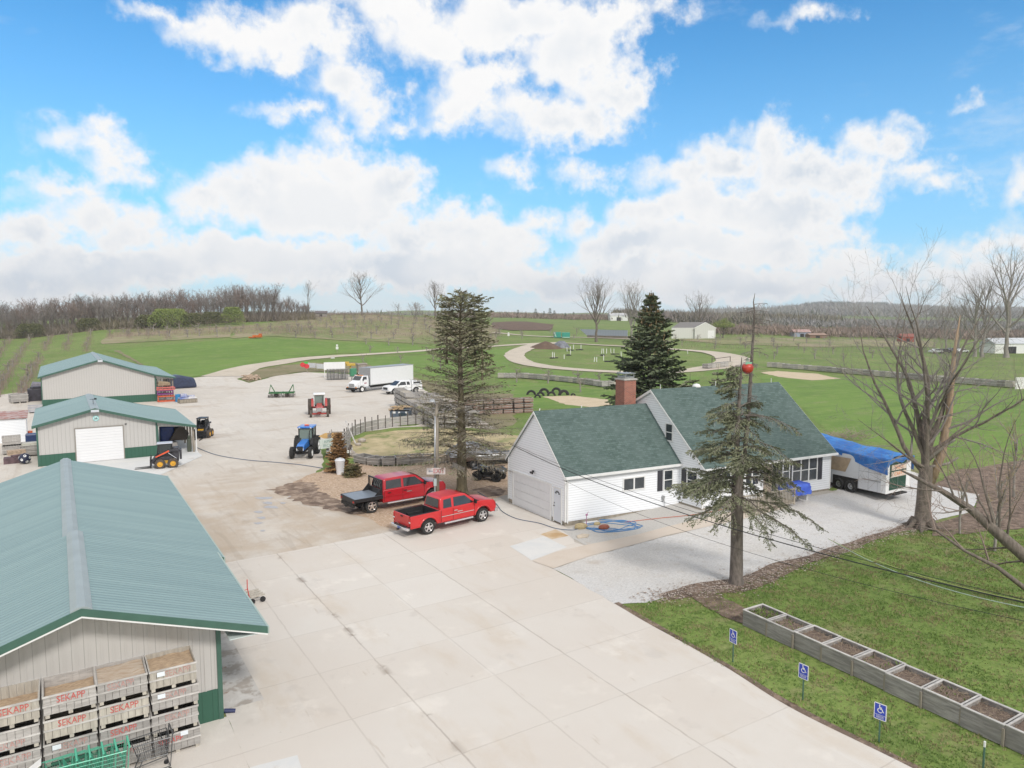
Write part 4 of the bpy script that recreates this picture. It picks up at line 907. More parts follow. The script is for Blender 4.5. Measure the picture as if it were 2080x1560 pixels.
def put_tree(name, T, t, loc, label, cat, mt, mw, rz=0, group=None, scale=None):
 r = empty(name, loc, label, cat, rz, group, scale)
 if T.v: T.build('trunk', mt, r, smooth='all')
 if t.v: t.build('crown', mw, r)
 return r
# ---- spruce-like trees
def needles(mb, rnd, p, d, L, w, dens=1.0, flat=.5):
 """a spray of needle tufts along a twig"""
 n = max(2, int(L / .16 * dens)); side = d.cross(Vector((0, 0, 1)))
 side = side.normalized() if side.length > .1 else Vector((1, 0, 0))
 for i in range(n):
  q = p + d * (L * (i + rnd.random()) / n)
  for s in (-1, 1):
   e = (d * rnd.uniform(.3, .9) + side * s * rnd.uniform(.4, 1.0) + Vector((0, 0, rnd.uniform(-.5, .35) * flat))).normalized() * w * rnd.uniform(.6, 1.2)
   o = d.cross(e).normalized() * w * .16 + d * w * .18
   mb.add([q, q + e * .55 + o, q + e, q + e * .5 - o], [(0, 1, 2, 3)])
def conifer(seed, h, rmax, z0=.1, whorls=26, per=7, dens=1.0, tr=.2, droopf=.25, shape=None, bare=0.0, needw=.22, twigstep=.4, top_bare=False, upper=1.0, mats=None, bthin=1.0, tww=.009):
 rnd = random.Random(seed); T = MB(); t = MB(); nd = MB()
 T.tube([(0, 0, -.1), (0, 0, h * .03), (.03, .02, h * .3), (-.04, .03, h * .62), (0, 0, h)], [tr * 1.35, tr, tr * .78, tr * .42, tr * .05], 9, cap=False)
 shape = shape or (lambda q: (1 - q) ** .8)
 for i in range(whorls):
  q = (i + rnd.random() * .6) / whorls; z = h * (z0 + (1 - z0) * q * .97); R0 = rmax * shape(q)
  for k in range(per):
   a = k * 2 * pi / per + rnd.uniform(-.35, .35) + i * .7; L = R0 * rnd.uniform(.62, 1.12)
   if L < .15: continue
   d = Vector((cos(a), sin(a), rnd.uniform(.0, .35) + .5 * q)).normalized(); p = Vector((0, 0, z)); pts = [p.copy()]; m = 5
   for j in range(m):
    d = (d + Vector((rnd.uniform(-.08, .08), rnd.uniform(-.08, .08), -droopf * (1 - q * .7) * (1 if j < 3 else -.5)))).normalized(); p = p + d * L / m; pts.append(p.copy())
   T.tube(pts, [max(.010, tr * .14 * bthin * (1 - .8 * j / m)) for j in range(m + 1)], 4, cap=False)
   isb = rnd.random() < (bare(q) if callable(bare) else bare)
   s = .25 + .1 * rnd.random()
   while s < 1.0:
    jj = min(int(s * m), m - 1); b = pts[jj].lerp(pts[jj + 1], s * m - jj); dd = (pts[jj + 1] - pts[jj]).normalized()
    for sg in (-1, 1):
     sd = dd.cross(Vector((0, 0, 1))).normalized() * sg
     tl = L * .42 * (1.05 - s) * rnd.uniform(.6, 1.2) + .12; td = (dd * .75 + sd * .7 + Vector((0, 0, rnd.uniform(-.35, .12)))).normalized()
     w = tww
     e = b + td * tl + Vector((0, 0, -tl * .12)); ov = td.cross(Vector((0, 0, 1))).normalized() * w
     t.add([b - ov, b + ov, e], [(0, 1, 2)])
     if isb:
      for _ in range(3):
       mm = b.lerp(e, rnd.random()); ee = mm + (td * rnd.uniform(.2, .8) + Vector((rnd.uniform(-.6, .6), rnd.uniform(-.6, .6), rnd.uniform(-.5, .3)))).normalized() * .28 * (.5 + rnd.random())
       t.add([mm - ov * .8, mm + ov * .8, ee], [(0, 1, 2)])
     if not isb or rnd.random() < .10: needles(nd, rnd, b, td, tl, needw, dens)
    s += twigstep / max(L, .5) * (.8 + .4 * rnd.random())
   if not isb: needles(nd, rnd, pts[-2], (pts[-1] - pts[-2]).normalized(), L / m, needw, dens)
 return T, t, nd
def trees():
 # big bare maple on the right, with its broken pale stem
 base = G(1873, 1072)
 T = MB(); t = MB(); rnd = random.Random(11)
 T.tube([(0, 0, -.15), (0, 0, .35), (0, 0, 1.5), (.05, 0, 3.0), (.1, 0, 3.7)], [.66, .46, .39, .38, .33], 14, cap=False)
 for i in range(7):
  a = i * .9; T.tube([(.45 * cos(a), .45 * sin(a), .5), (.75 * cos(a), .75 * sin(a), .08), (1.25 * cos(a), 1.25 * sin(a), -.05)], [.2, .14, .04], 6, cap=False)
 rt = Vector((cos(YAW), -sin(YAW), 0)); fw = Vector((sin(YAW), cos(YAW), 0))
 def limb(z, lat, dep, up, L, r, lev=1, kids=(6, 7, 6, 5)):
  d = (rt * lat + fw * dep + Vector((0, 0, up))).normalized(); p = Vector((0, 0, z))
  branchy(T, t, rnd, p, d, L, r * .78, lev, 4, 10, .035, .17, kids, (28, 56), (.36, .60), .12, .011, sides=(8, 8, 5, 4, 3))
 limb(3.5, .02, .05, 1, 10.7, .30); limb(3.6, .22, .1, 1, 10.8, .24); limb(3.4, -.16, -.1, 1, 10.5, .25)
 limb(4.1, -.38, .15, 1, 9.6, .18); limb(3.2, -.75, .0, .66, 10.2, .19); limb(4.9, .42, .3, 1, 9.0, .16)
 limb(4.3, .62, -.2, .8, 8.8, .14); limb(5.4, .1, -.4, .9, 6.8, .13); limb(3.6, -.95, -.3, .45, 6.4, .12); limb(4.6, .95, .1, .50, 5.6, .11)
 limb(5.6, -.3, .6, .8, 6.2, .12); limb(3.5, .0, -.1, 1, 11.2, .2)
 maple = put_tree('bare_maple', T, t, base, 'tall bare spreading tree with a split, peeled stem beside the white gravel drive', 'tree', M_BARK, M_TWIG)
 b = MB(); b.tube([(.30, -.1, 2.6), (.95, -.4, 4.4), (1.05, -.45, 5.6), (1.30, -.5, 6.7), (1.35, -.5, 8.3), (1.5, -.5, 10.2), (1.7, -.6, 12.5)], [.30, .24, .22, .20, .17, .12, .02], 8); b.build('split_stem', M_RAW, maple, smooth='all')
 b = MB(); b.tube([(.05, 0, 4.0), (.85, -.5, 4.9), (1.3, -.9, 5.3)], [.16, .13, .10], 7); b.build('broken_limb', M_BARKL, maple, smooth='all')
 b = MB(); b.tube([(.1, 0, 3.6), (1.1, -.7, 3.85), (1.6, -1.0, 4.2)], [.10, .08, .05], 7); b.build('broken_limb', M_BARKL, maple, smooth='all')
 # leaning tree at the right edge
 b0 = Vector((*unp(2330, 1330), 0)); T = MB(); t = MB(); rnd = random.Random(5)
 def P3(u, v, s):   # spot in the air at forward distance s
  return US(u, s) * Vector((1, 1, 0)) + Vector((0, 0, CAMH - (v - 640) / 1465 * s)) - b0
 main = [Vector((0, 0, -.1)), P3(2240, 1240, 29.3), P3(2150, 1170, 29.5), P3(2060, 1095, 30), P3(1995, 1040, 30.5), P3(1935, 1003, 31), P3(1880, 975, 31.6), P3(1845, 958, 32.2)]
 T.tube(main, [.36, .31, .27, .23, .17, .12, .08, .03], 10, cap=False)
 for st, en in (((2040, 1070), (1990, 960)), ((2000, 1045), (1900, 985)), ((2075, 1105), (2110, 940)), ((1935, 1003), (1800, 1000)), ((1990, 1040), (1900, 1070)), ((2120, 1150), (2020, 1160)), ((2060, 1095), (2060, 860)), ((1960, 1015), (1890, 900)), ((2090, 1120), (1990, 1150)), ((1990, 1035), (1955, 880)), ((2120, 1140), (2170, 900)), ((2050, 1085), (1990, 870))):
  a = P3(*st, 30); d = (P3(*en, rnd.uniform(28.5, 32)) - a); branchy(T, t, rnd, a, d.normalized(), d.length * 1.15, .055 if st[0] > 2000 else .045, 1, 3, 8, .03, .18, (5, 7, 5), (25, 60), (.4, .65), .2, .011, sides=(8, 6, 5, 4, 3))
 low = [main[1], P3(2120, 1210, 28), P3(2060, 1165, 28), P3(1990, 1130, 28.5), P3(1925, 1085, 29), P3(1890, 1078, 29.5)]
 T.tube(low, [.14, .11, .085, .06, .045, .02], 7, cap=False)
 for st, en in (((1990, 1130), (1930, 1050)), ((2040, 1150), (2000, 1070)), ((1925, 1085), (1900, 1010))):
  a = P3(*st, 28.5); d = P3(*en, 29) - a; branchy(T, t, rnd, a, d.normalized(), d.length * 1.3, .04, 2, 4, 6, .03, .2, (4, 4, 4), (25, 60), (.4, .65), .2, .009)
 put_tree('leaning_tree', T, t, b0, 'leaning bare tree at the right edge reaching over the lawn', 'tree', M_BARK, M_TWIGP)
 # sapling with yellow buds at the right
 T, t = far_tree(77, 5.5, 1.0, 8, 10)
 for i, (u, v, h, lab) in enumerate(((2020, 1120, 1.0, 'thin budding sapling on the lawn under the leaning tree'), (1950, 1085, .8, 'smaller budding sapling near the drive end'), (2060, 1010, 1.1, 'budding sapling on the leaf litter at the right edge'))):
  if i == 0: sap = put_tree('budding_sapling', T, t, G(u, v), lab, 'tree', M_BARKL, M_TWIGY, group='budding saplings by the drive end')
  else: copy_tree(sap, G(u, v), i * 1.3, h, lab)
 # the tall sparse spruce by the trucks
 base = G(938, 1000)
 T, t, nd = conifer(21, 14.4, 5.0, z0=.155, whorls=46, per=8, dens=.55, tww=.022, tr=.38, droopf=.12, bare=lambda q: .97 if q < .42 else (.88 if q < .70 else .62), needw=.21, twigstep=.25, bthin=.6,
     shape=lambda q: (1.0 - .72 * q) if q < .62 else (.55 - .45 * (q - .62) if q < .90 else max(.06, .43 - 3.6 * (q - .90))))
 r = put_tree('spruce_tree', T, t, base, 'tall thinning spruce with bare lower branches beside the red trucks', 'tree', M_MOSS, mat('bare_spruce_twigs', (.25, .215, .165), rough=.95))
 M_OLV = leafmat('olive_needles', (.185, .190, .105), (.235, .230, .140), (.30, .275, .185)); nd.build('foliage', M_OLV, r)
 for k in range(3):   # secondary leaders in the crown
  T2, t2, n2 = conifer(30 + k, (5.0, 4.9, 4.6, 5.3)[k], 1.0, z0=.15, whorls=14, per=6, dens=.9, tr=.08, bare=.15, needw=.24, twigstep=.34, shape=lambda q: 1.0 - .65 * q)
  c = D.objects.new('leader', None)
  a = (-.3, -1.2, 2.2, 3.0)[k]; rr_ = (1.0, 1.9, 1.1, 1.9)[k]; off = Vector((rr_ * cos(a), rr_ * sin(a), (9.0, 8.2, 9.2, 8.6)[k]))
  for mbx, nm, mm in ((T2, 'leader', M_MOSS), (t2, 'leader_twigs', MATS['bare_spruce_twigs']), (n2, 'leader_foliage', M_OLV)):
   mbx.v = [(v[0] + off.x, v[1] + off.y, v[2] + off.z) for v in mbx.v]; mbx.build(nm, mm, r)
  D.objects.remove(c)
 # dark spruce behind the house
 s = 62; X = US(1322, s)
 hh = CAMH - (600 - 640) / 1465 * s
 T, t, nd = conifer(41, hh, 5.6, z0=.04, whorls=36, per=9, dens=1.2, tr=.32, droopf=.17, needw=.36, twigstep=.34, bare=.02, shape=lambda q: (1 - q) ** .92 * 1.02 + .02)
 r = put_tree('spruce_tree', T, MB(), X, 'dense dark spruce with a brown cone-laden top behind the house', 'tree', M_BARKS, M_TWIG)
 nd.build('foliage', M_NEEDD, r)
 rnd = random.Random(3); cn = MB()
 for _ in range(620):
  z = hh * rnd.uniform(.80, .99) if rnd.random() < .75 else hh * rnd.uniform(.62, .85); R0 = 5.5 * (1 - z / hh) ** .92 + .12; a = rnd.uniform(0, 2 * pi); q = Vector((R0 * cos(a) * rnd.uniform(.5, 1), R0 * sin(a) * rnd.uniform(.5, 1), z))
  e = Vector((rnd.gauss(0, .07), rnd.gauss(0, .07), -.24)); o = Vector((rnd.gauss(0, 1), rnd.gauss(0, 1), 0)).normalized() * .07
  cn.add([q, q + e * .5 + o, q + e, q + e * .5 - o], [(0, 1, 2, 3)])
 cn.build('cones', M_NEEDC, r)['kind'] = 'stuff'
 # smaller conifers between the house and the dark spruce
 for (u, s, h, rm, sd, lab) in ((1405, 57, 7.6, 2.6, 52, 'pale green spruce behind the house ridge, right of the dark spruce'), (1462, 55, 8.4, 2.2, 53, 'narrow spruce behind the ridge between the roof vents')):
  T, t, nd = conifer(sd, h, rm, z0=.05, whorls=18, per=7, dens=.9, tr=.14, needw=.33, twigstep=.45, bare=.1)
  r = put_tree('spruce_tree', T, MB(), US(u, s), lab, 'tree', M_BARKS, M_TWIG); nd.build('foliage', M_NEED, r)
 # the front spruce with two dead tops
 base = G(1495, 1186)
 rnd = random.Random(9); T = MB(); t = MB(); nd = MB()
 tw = [(0, 0, -.1), (0, 0, .3), (-.02, 0, 1.6), (-.08, .0, 3.6), (-.1, 0, 4.6)]
 T.tube(tw, [.40, .31, .28, .27, .26], 12, cap=False)
 T.tube([(-.1, 0, 4.5), (-.22, 0, 6), (-.20, .0, 8), (-.10, 0, 9.9), (-.08, 0, 10.6)], [.22, .13, .09, .055, .012], 8, cap=False)
 s2 = [Vector(q) for q in ((-.1, 0, 4.4), (.42, .1, 6), (.62, .1, 8), (.70, .1, 10), (.82, .12, 12), (.84, .12, 12.6), (.72, .1, 13.1), (.80, .1, 13.5))]
 T.tube(s2, [.2, .11, .095, .075, .05, .04, .025, .008], 8, cap=False)
 def bough(z, a, L, dz, fol=1.0, x0=0, r=.05, sag=.12):
  d = Vector((cos(a), sin(a), dz)).normalized(); p = Vector((x0, 0, z)); pts = [p.copy()]; m = 8
  for j in range(m): d = (d + Vector((rnd.uniform(-.1, .1), rnd.uniform(-.1, .1), -sag + rnd.uniform(-.05, .05)))).normalized(); p = p + d * L / m; pts.append(p.copy())
  T.tube(pts, [max(.01, r * (1 - .9 * j / m)) for j in range(m + 1)], 5, cap=False)
  s = .22
  while s < 1:
   jj = min(int(s * m), m - 1); b = pts[jj].lerp(pts[jj + 1], s * m - jj); dd = (pts[jj + 1] - pts[jj]).normalized(); sdv = dd.cross(Vector((0, 0, 1))).normalized()
   for sg in (-1, 1):
    tl = (.95 * (1.1 - s) + .25) * rnd.uniform(.5, 1.15) * min(1, L / 2.5); td = (dd * .8 + sdv * sg * .75 + Vector((0, 0, rnd.uniform(-.55, .15)))).normalized(); e = b + td * tl; w = td.cross(Vector((0, 0, 1))).normalized() * .008
    t.add([b - w, b + w, e], [(0, 1, 2)])
    if rnd.random() < fol:
     needles(nd, rnd, b, td, tl, .115, 1.9, flat=.9)
     for _ in range(3):
      q = b.lerp(e, rnd.uniform(.3, .95)); d3 = (td + Vector((rnd.uniform(-.8, .8), rnd.uniform(-.8, .8), rnd.uniform(-.8, .2)))).normalized(); needles(nd, rnd, q, d3, tl * .45, .105, 2.2, flat=.9)
    else:
     for _ in range(4):
      q = b.lerp(e, rnd.random()); e3 = q + Vector((rnd.uniform(-.3, .3), rnd.uniform(-.3, .3), rnd.uniform(-.3, .1))); t.add([q - w, q + w, e3], [(0, 1, 2)])
   s += .17 / L * (1 if L > 1 else 1)
 aR = atan2(rt.y, rt.x)        # direction to the right in the photograph
 for z, da, L, dz, sag in ((4.0, .15, 4.3, .1, .10), (3.8, -.35, 3.6, .0, .10), (4.3, 2.9, 3.2, .05, .03), (4.1, 3.4, 2.6, -.1, .06), (4.6, 3.1, 2.9, .15, .02), (4.5, .5, 2.8, .1, .1), (4.2, -1.2, 2.4, .1, .12), (4.0, 1.6, 2.6, .1, .1), (4.9, 2.4, 2.6, .2, .05), (4.4, -2.2, 2.4, .1, .08), (3.7, -.9, 2.3, .0, .13), (5.0, -.1, 2.8, .3, .08), (3.6, 3.9, 1.9, -.1, .1)):
  bough(z, aR + da, L, dz, .96, sag=sag)
 for i in range(62):
  z = 4.5 + 4.0 * (i / 62.) + rnd.uniform(-.1, .1); a = rnd.uniform(0, 2 * pi); bough(z, aR + a, rnd.uniform(1.3, 3.3) * (1 - .50 * i / 62.), rnd.uniform(.1, .5), .92, x0=-.1, r=.035, sag=.10)
 for i in range(32):
  bough(7.6 + rnd.uniform(0, 2.6), aR + pi + rnd.uniform(-.9, .9), rnd.uniform(.5, 1.5) * (1 - i / 50.), .2, .85, x0=-.25, r=.02, sag=.08)
 for i in range(14): bough(4.8 + rnd.uniform(0, 3.5), aR + rnd.uniform(-1, 1), rnd.uniform(1.4, 2.8), .15, .25, x0=.2, r=.03, sag=.10)
 for i in range(46): bough(8 + 5 * rnd.random(), rnd.uniform(0, 6.28), rnd.uniform(.3, 1.1), .1, .0, x0=.68, r=.014, sag=.05)
 for i in range(26): bough(7.5 + 2.8 * rnd.random(), rnd.uniform(0, 6.28), rnd.uniform(.2, .6), .1, .0, x0=-.15, r=.012, sag=.05)
 r = put_tree('spruce_tree', T, t, base, 'spruce with two dead bare tops at the edge of the white gravel drive', 'tree', M_BARKS, M_TWIG)
 nd.build('foliage', M_NEED, r)
 # brown dead cedar by the EXIT board
 T, t, nd = conifer(61, 3.4, 1.05, z0=.02, whorls=20, per=11, dens=2.6, tr=.07, needw=.17, twigstep=.16, droopf=.05, shape=lambda q: (1 - q) ** .75)
 r = put_tree('dead_cedar', T, MB(), G(688, 958), 'small dead cedar with orange-brown needles behind the white bin', 'tree', M_BARKS, M_TWIG); nd.build('foliage', M_NEEDB, r)
 # lawn shrub low beside the cedar
 T, t, nd = conifer(62, .8, .8, z0=.02, whorls=7, per=11, dens=2, tr=.04, needw=.16, twigstep=.18, droopf=.02, shape=lambda q: 1 - .5 * q)
 r = put_tree('low_shrub', T, MB(), G(718, 968), 'low green-brown shrub beside the dead cedar', 'shrub', M_BARKS, M_TWIG); nd.build('foliage', leafmat('juniper', (.10, .10, .045), (.17, .13, .06), (.22, .17, .09)), r)
trees()
def far_trees():
 # named lone trees
 def lone(u, v, topv, seed, label, spread=38, s=None, tr=.02, nl=7, kids=(6, 6, 4), fork=.22, mt=M_BARK, mw=M_TWIG, name='bare_tree', thick=.05, lev=3, group=None, limbL=None):
  p = G(u, v) if s is None else US(u, s); s_ = p.x * sin(YAW) + p.y * cos(YAW); h = (v - topv) / 1465 * s_ * 1.0
  if s is not None: h = CAMH - (topv - 640) / 1465 * s_ - p.z
  T, t = bare_tree(seed, h, h * tr, fork, nl, spread, lev, kids, thick=thick, limbL=limbL)
  return put_tree(name, T, t, p, label, 'tree', mt, mw, group=group)
 lone(735, 637.5, 552, 101, 'lone round-crowned bare tree standing on the hill crest', s=312, spread=50, nl=9, kids=(6, 7, 5), thick=.055)
 lone(1212, 690, 566, 102, 'wide fan-shaped bare tree in front of the long grey roof', s=262, spread=38, nl=10, kids=(6, 7, 5), thick=.045, fork=.26)
 lone(1283, 690, 572, 103, 'bare tree just left of the dark spruce', s=268, spread=30, nl=8, kids=(6, 6, 5), thick=.04, fork=.2, mt=M_BARKL)
 lone(1422, 660, 592, 104, 'rounded bare tree behind the white barn', s=330, spread=42, nl=9, kids=(6, 6, 5), thick=.05, fork=.15)
 lone(884, 648, 572, 105, 'bare tree at the end of the hill crest behind the tall spruce', s=330, spread=34, nl=8, kids=(6, 6, 5), thick=.05, fork=.25)
 lone(845, 650, 612, 106, 'bushy brown tree on the hill crest left of the tall spruce', s=322, spread=50, nl=9, kids=(7, 6, 5), thick=.05, fork=.08, mw=M_TWIGP)
 lone(808, 640, 615, 107, 'small pair-stemmed bare tree on the crest', s=330, spread=30, nl=4, kids=(5, 5, 4), thick=.05, fork=.1)
 lone(628, 645, 572, 108, 'slender bare tree at the right end of the wood', s=300, spread=14, nl=5, kids=(5, 5, 4), thick=.045, fork=.3, tr=.012)
 for i, (u, s, tv, lab) in enumerate(((1985, 215, 560, 'leaning bare tree with dark trunk at the far field edge'), (2000, 216, 545, 'upright bare tree in the clump at the far field edge'), (2050, 212, 490, 'tall pale-limbed tree at the far field edge, nearest the right side'), (1950, 235, 600, 'lower bare tree at the left of the far clump'), (2130, 215, 500, 'bare tree half out of the right edge of the view'), (1925, 245, 610, 'bare tree behind the parked cars at the far field edge'))):
  lone(u, 0, tv, 120 + i, lab, s=s, spread=34, nl=7, kids=(6, 6, 5), thick=.035, fork=.16, mt=M_BARKL, tr=.018)
 T, t = bare_tree(131, 8.5, .25, .12, 10, 45, 3, (7, 7, 5), thick=.05)
 r = put_tree('budding_tree', T, t, US(1470, 300), 'fresh green budding tree right of the white barn', 'tree', M_BARK, M_BUD)
 lf = MB(); rnd = random.Random(8)
 for _ in range(1700):
  a = rnd.uniform(0, 6.28); e = rnd.uniform(-.2, 1) ; rr = 4.6 * rnd.random() ** .45; q = Vector((rr * cos(a), rr * sin(a), 4.8 + 3.6 * e * (1 - rr / 6)))
  n = Vector((rnd.gauss(0, 1), rnd.gauss(0, 1), rnd.gauss(0, 1))).normalized() * .2; o = n.orthogonal().normalized() * .16; lf.add([q - n, q + o, q + n, q - o], [(0, 1, 2, 3)])
 lf.build('leaves', M_BUD, r)
 # the wood on the left hill: trees side by side along the crest
 protos = []
 rnd = random.Random(17)
 for k in range(6):
  T, t = far_tree(200 + k, 12, rnd.uniform(.8, 1.15), 13, 26)
  mt = (M_BARK, M_BARKL, M_BARK, M_BARKL, M_BARK, M_BARK)[k]; mw = (M_TWIG, M_TWIG, M_TWIGP, M_TWIG, M_TWIGP, M_TWIG)[k]
  protos.append([T, t, mt, mw, None])
 WL = 'bare grey-brown tree in the wood along the left hill'
 def edge_s(u): return 268 if u < 250 else lerp(268, 300, (u - 250) / 400.)
 n = 0
 for row in range(5):
  u = -120 + row * 7
  while u < 632:
   s = edge_s(u) + row * 9 + rnd.uniform(-4, 4); k = rnd.randrange(6); sc = rnd.uniform(.75, 1.12) * (1.0 if u < 420 else (1.08 if u < 560 else .72))
   if row == 0: sc *= .85
   if u > 600: sc *= .7
   p = US(u, s); pr = protos[k]
   if pr[4] is None: pr[4] = put_tree('bare_tree', pr[0], pr[1], p, WL, 'tree', pr[2], pr[3], rnd.uniform(0, 6), 'trees of the wood along the left hill', sc)
   else: copy_tree(pr[4], p, rnd.uniform(0, 6), sc)
   n += 1; u += rnd.uniform(9, 17)
 # undergrowth of the wood
 ug = MB(); rnd = random.Random(23)
 for _ in range(9000):
  u = rnd.uniform(-130, 640); s = edge_s(u) - 6 + rnd.random() ** 1.5 * 50; p = US(u, s); h = rnd.uniform(.8, 3.8) * (1 if u < 560 else .8)
  for _k in range(3):
   e = Vector((rnd.gauss(0, .5), rnd.gauss(0, .5), 1)) * h; o = Vector((rnd.gauss(0, 1), rnd.gauss(0, 1), 0)).normalized() * .16; q = p + Vector((rnd.gauss(0, .8), rnd.gauss(0, .8), -.2))
   ug.add([q - o, q + o, q + e], [(0, 1, 2)])
 tag(ug.build('undergrowth', mat('brush_undergrowth', (.20, .165, .14), rough=1, var=.4, vscale=.06, col2=(.21, .185, .12))), 'brown brush filling the floor of the wood', 'undergrowth', kind='stuff')
 def bush(u, s, w, h, label, m, seed, group=None):
  b = MB(); rnd = random.Random(seed)
  for _ in range(int(900 * w * h / 20)):
   a = rnd.uniform(0, 6.28); e = rnd.random() ** .5; rr = w * .5 * rnd.random() ** .4 * (1.05 - .5 * e * e); q = Vector((rr * cos(a), rr * sin(a), h * e)); z = rnd.uniform(.1, .32)
   n = Vector((rnd.gauss(0, 1), rnd.gauss(0, 1), rnd.gauss(0, 1))).normalized() * z; o = n.orthogonal().normalized() * z * .6; b.add([q - n, q + o, q + n, q - o], [(0, 1, 2, 3)])
  o = b.build('green_bush', m, None, loc=US(u, s)); tag(o, label, 'bush', group)
 M_OL = leafmat('olive_bush', (.085, .095, .04), (.13, .13, .06), (.16, .15, .08))
 bush(345, 262, 16, 7, 'wide budding green bush at the edge of the left wood', M_BUD, 1); bush(390, 264, 9, 5, 'olive bush right of the wide green one', M_OL, 2)
 bush(472, 270, 9, 6.5, 'bright green bush further right along the wood edge', M_BUD, 3); bush(300, 262, 10, 5, 'dull olive bush left of the wide green one', M_OL, 4)
 bush(60, 262, 11, 5, 'olive bush near the left end of the wood', M_OL, 5); bush(430, 268, 9, 5, 'low brown-green bush between two green bushes', M_OL, 6)
 bush(180, 264, 9, 4.5, 'low olive bush below the left wood', M_OL, 7)
 # far belts: one mass each
 def belt(name, u0, u1, s0, s1, n, h, m, label, seed, w=2.0, tri=7):
  b = MB(); rnd = random.Random(seed)
  for _ in range(n):
   u = rnd.uniform(u0, u1); s = rnd.uniform(s0, s1); p = US(u, s); hh = h * rnd.uniform(.6, 1.15)
   for _k in range(tri):
    q = p + Vector((rnd.gauss(0, w * .5), rnd.gauss(0, w * .5), hh * rnd.uniform(0, .45))); e = Vector((rnd.gauss(0, w * .35), rnd.gauss(0, w * .35), hh * rnd.uniform(.3, .55))); o = Vector((rnd.gauss(0, 1), rnd.gauss(0, 1), 0)).normalized() * hh * .055
    b.add([q - o, q + o, q + e], [(0, 1, 2)])
  tag(b.build(name, m), label, 'woods', kind='stuff')
 far1 = mat('far_wood_purple', (.25, .235, .24), rough=1, var=.5, vscale=.012, col2=(.30, .285, .25)); far2 = mat('far_pines', (.075, .105, .07), rough=1, var=.3, vscale=.02); far3 = mat('near_belt_brown', (.30, .225, .185), rough=1, var=.4, vscale=.03, col2=(.23, .19, .165))
 belt('far_woods', 1420, 2500, 1150, 2500, 8500, 18, far1, 'hazy purple-grey bare woods covering the far ridge', 1, 12, 9)
 belt('far_woods', 1250, 1700, 560, 700, 1500, 11, mat('mid_wood', (.22, .185, .165), rough=1, var=.5, vscale=.03, col2=(.20, .19, .12)), 'bare woods behind the white barn', 2, 6, 10)
 belt('far_pines', 1635, 1800, 2250, 2420, 480, 24, far2, 'dark green pines along the top of the far ridge', 3, 9, 10)
 belt('far_hedge', 880, 1260, 560, 640, 1300, 5.5, far3, 'brown far orchard rows along the skyline', 4, 3, 9)
 belt('far_hedge', 1440, 2150, 330, 400, 2600, 5.0, far3, 'pinkish brown far orchard rows below the ridge', 5, 2.5, 8)
 belt('far_woods', 1560, 2300, 520, 700, 3200, 8, far1, 'grey brush below the far ridge', 6, 5, 8)
 belt('far_woods', -700, 900, 500, 560, 1500, 6, far1, 'thin far woods beyond the left hill', 7, 5, 7)
 T, t, nd = conifer(71, 9, 2.2, z0=.03, whorls=10, per=7, dens=.5, tr=.1, needw=.8, twigstep=1.0, shape=lambda q: (1 - q) ** .8); first = None
 for u, sc in ((1052, .75), (1088, .9), (1105, .7), (1117, 1.0), (1126, .8), (1148, .6), (1165, .7)):
  p = US(u, 585)
  if first is None: first = put_tree('far_spruce', T, MB(), p, 'small dark conifer on the far skyline left of the wide bare tree', 'tree', M_BARK, M_TWIG, group='skyline conifers', scale=sc); nd.build('foliage', M_NEEDD, first)
  else: copy_tree(first, p, u, sc)
far_trees()
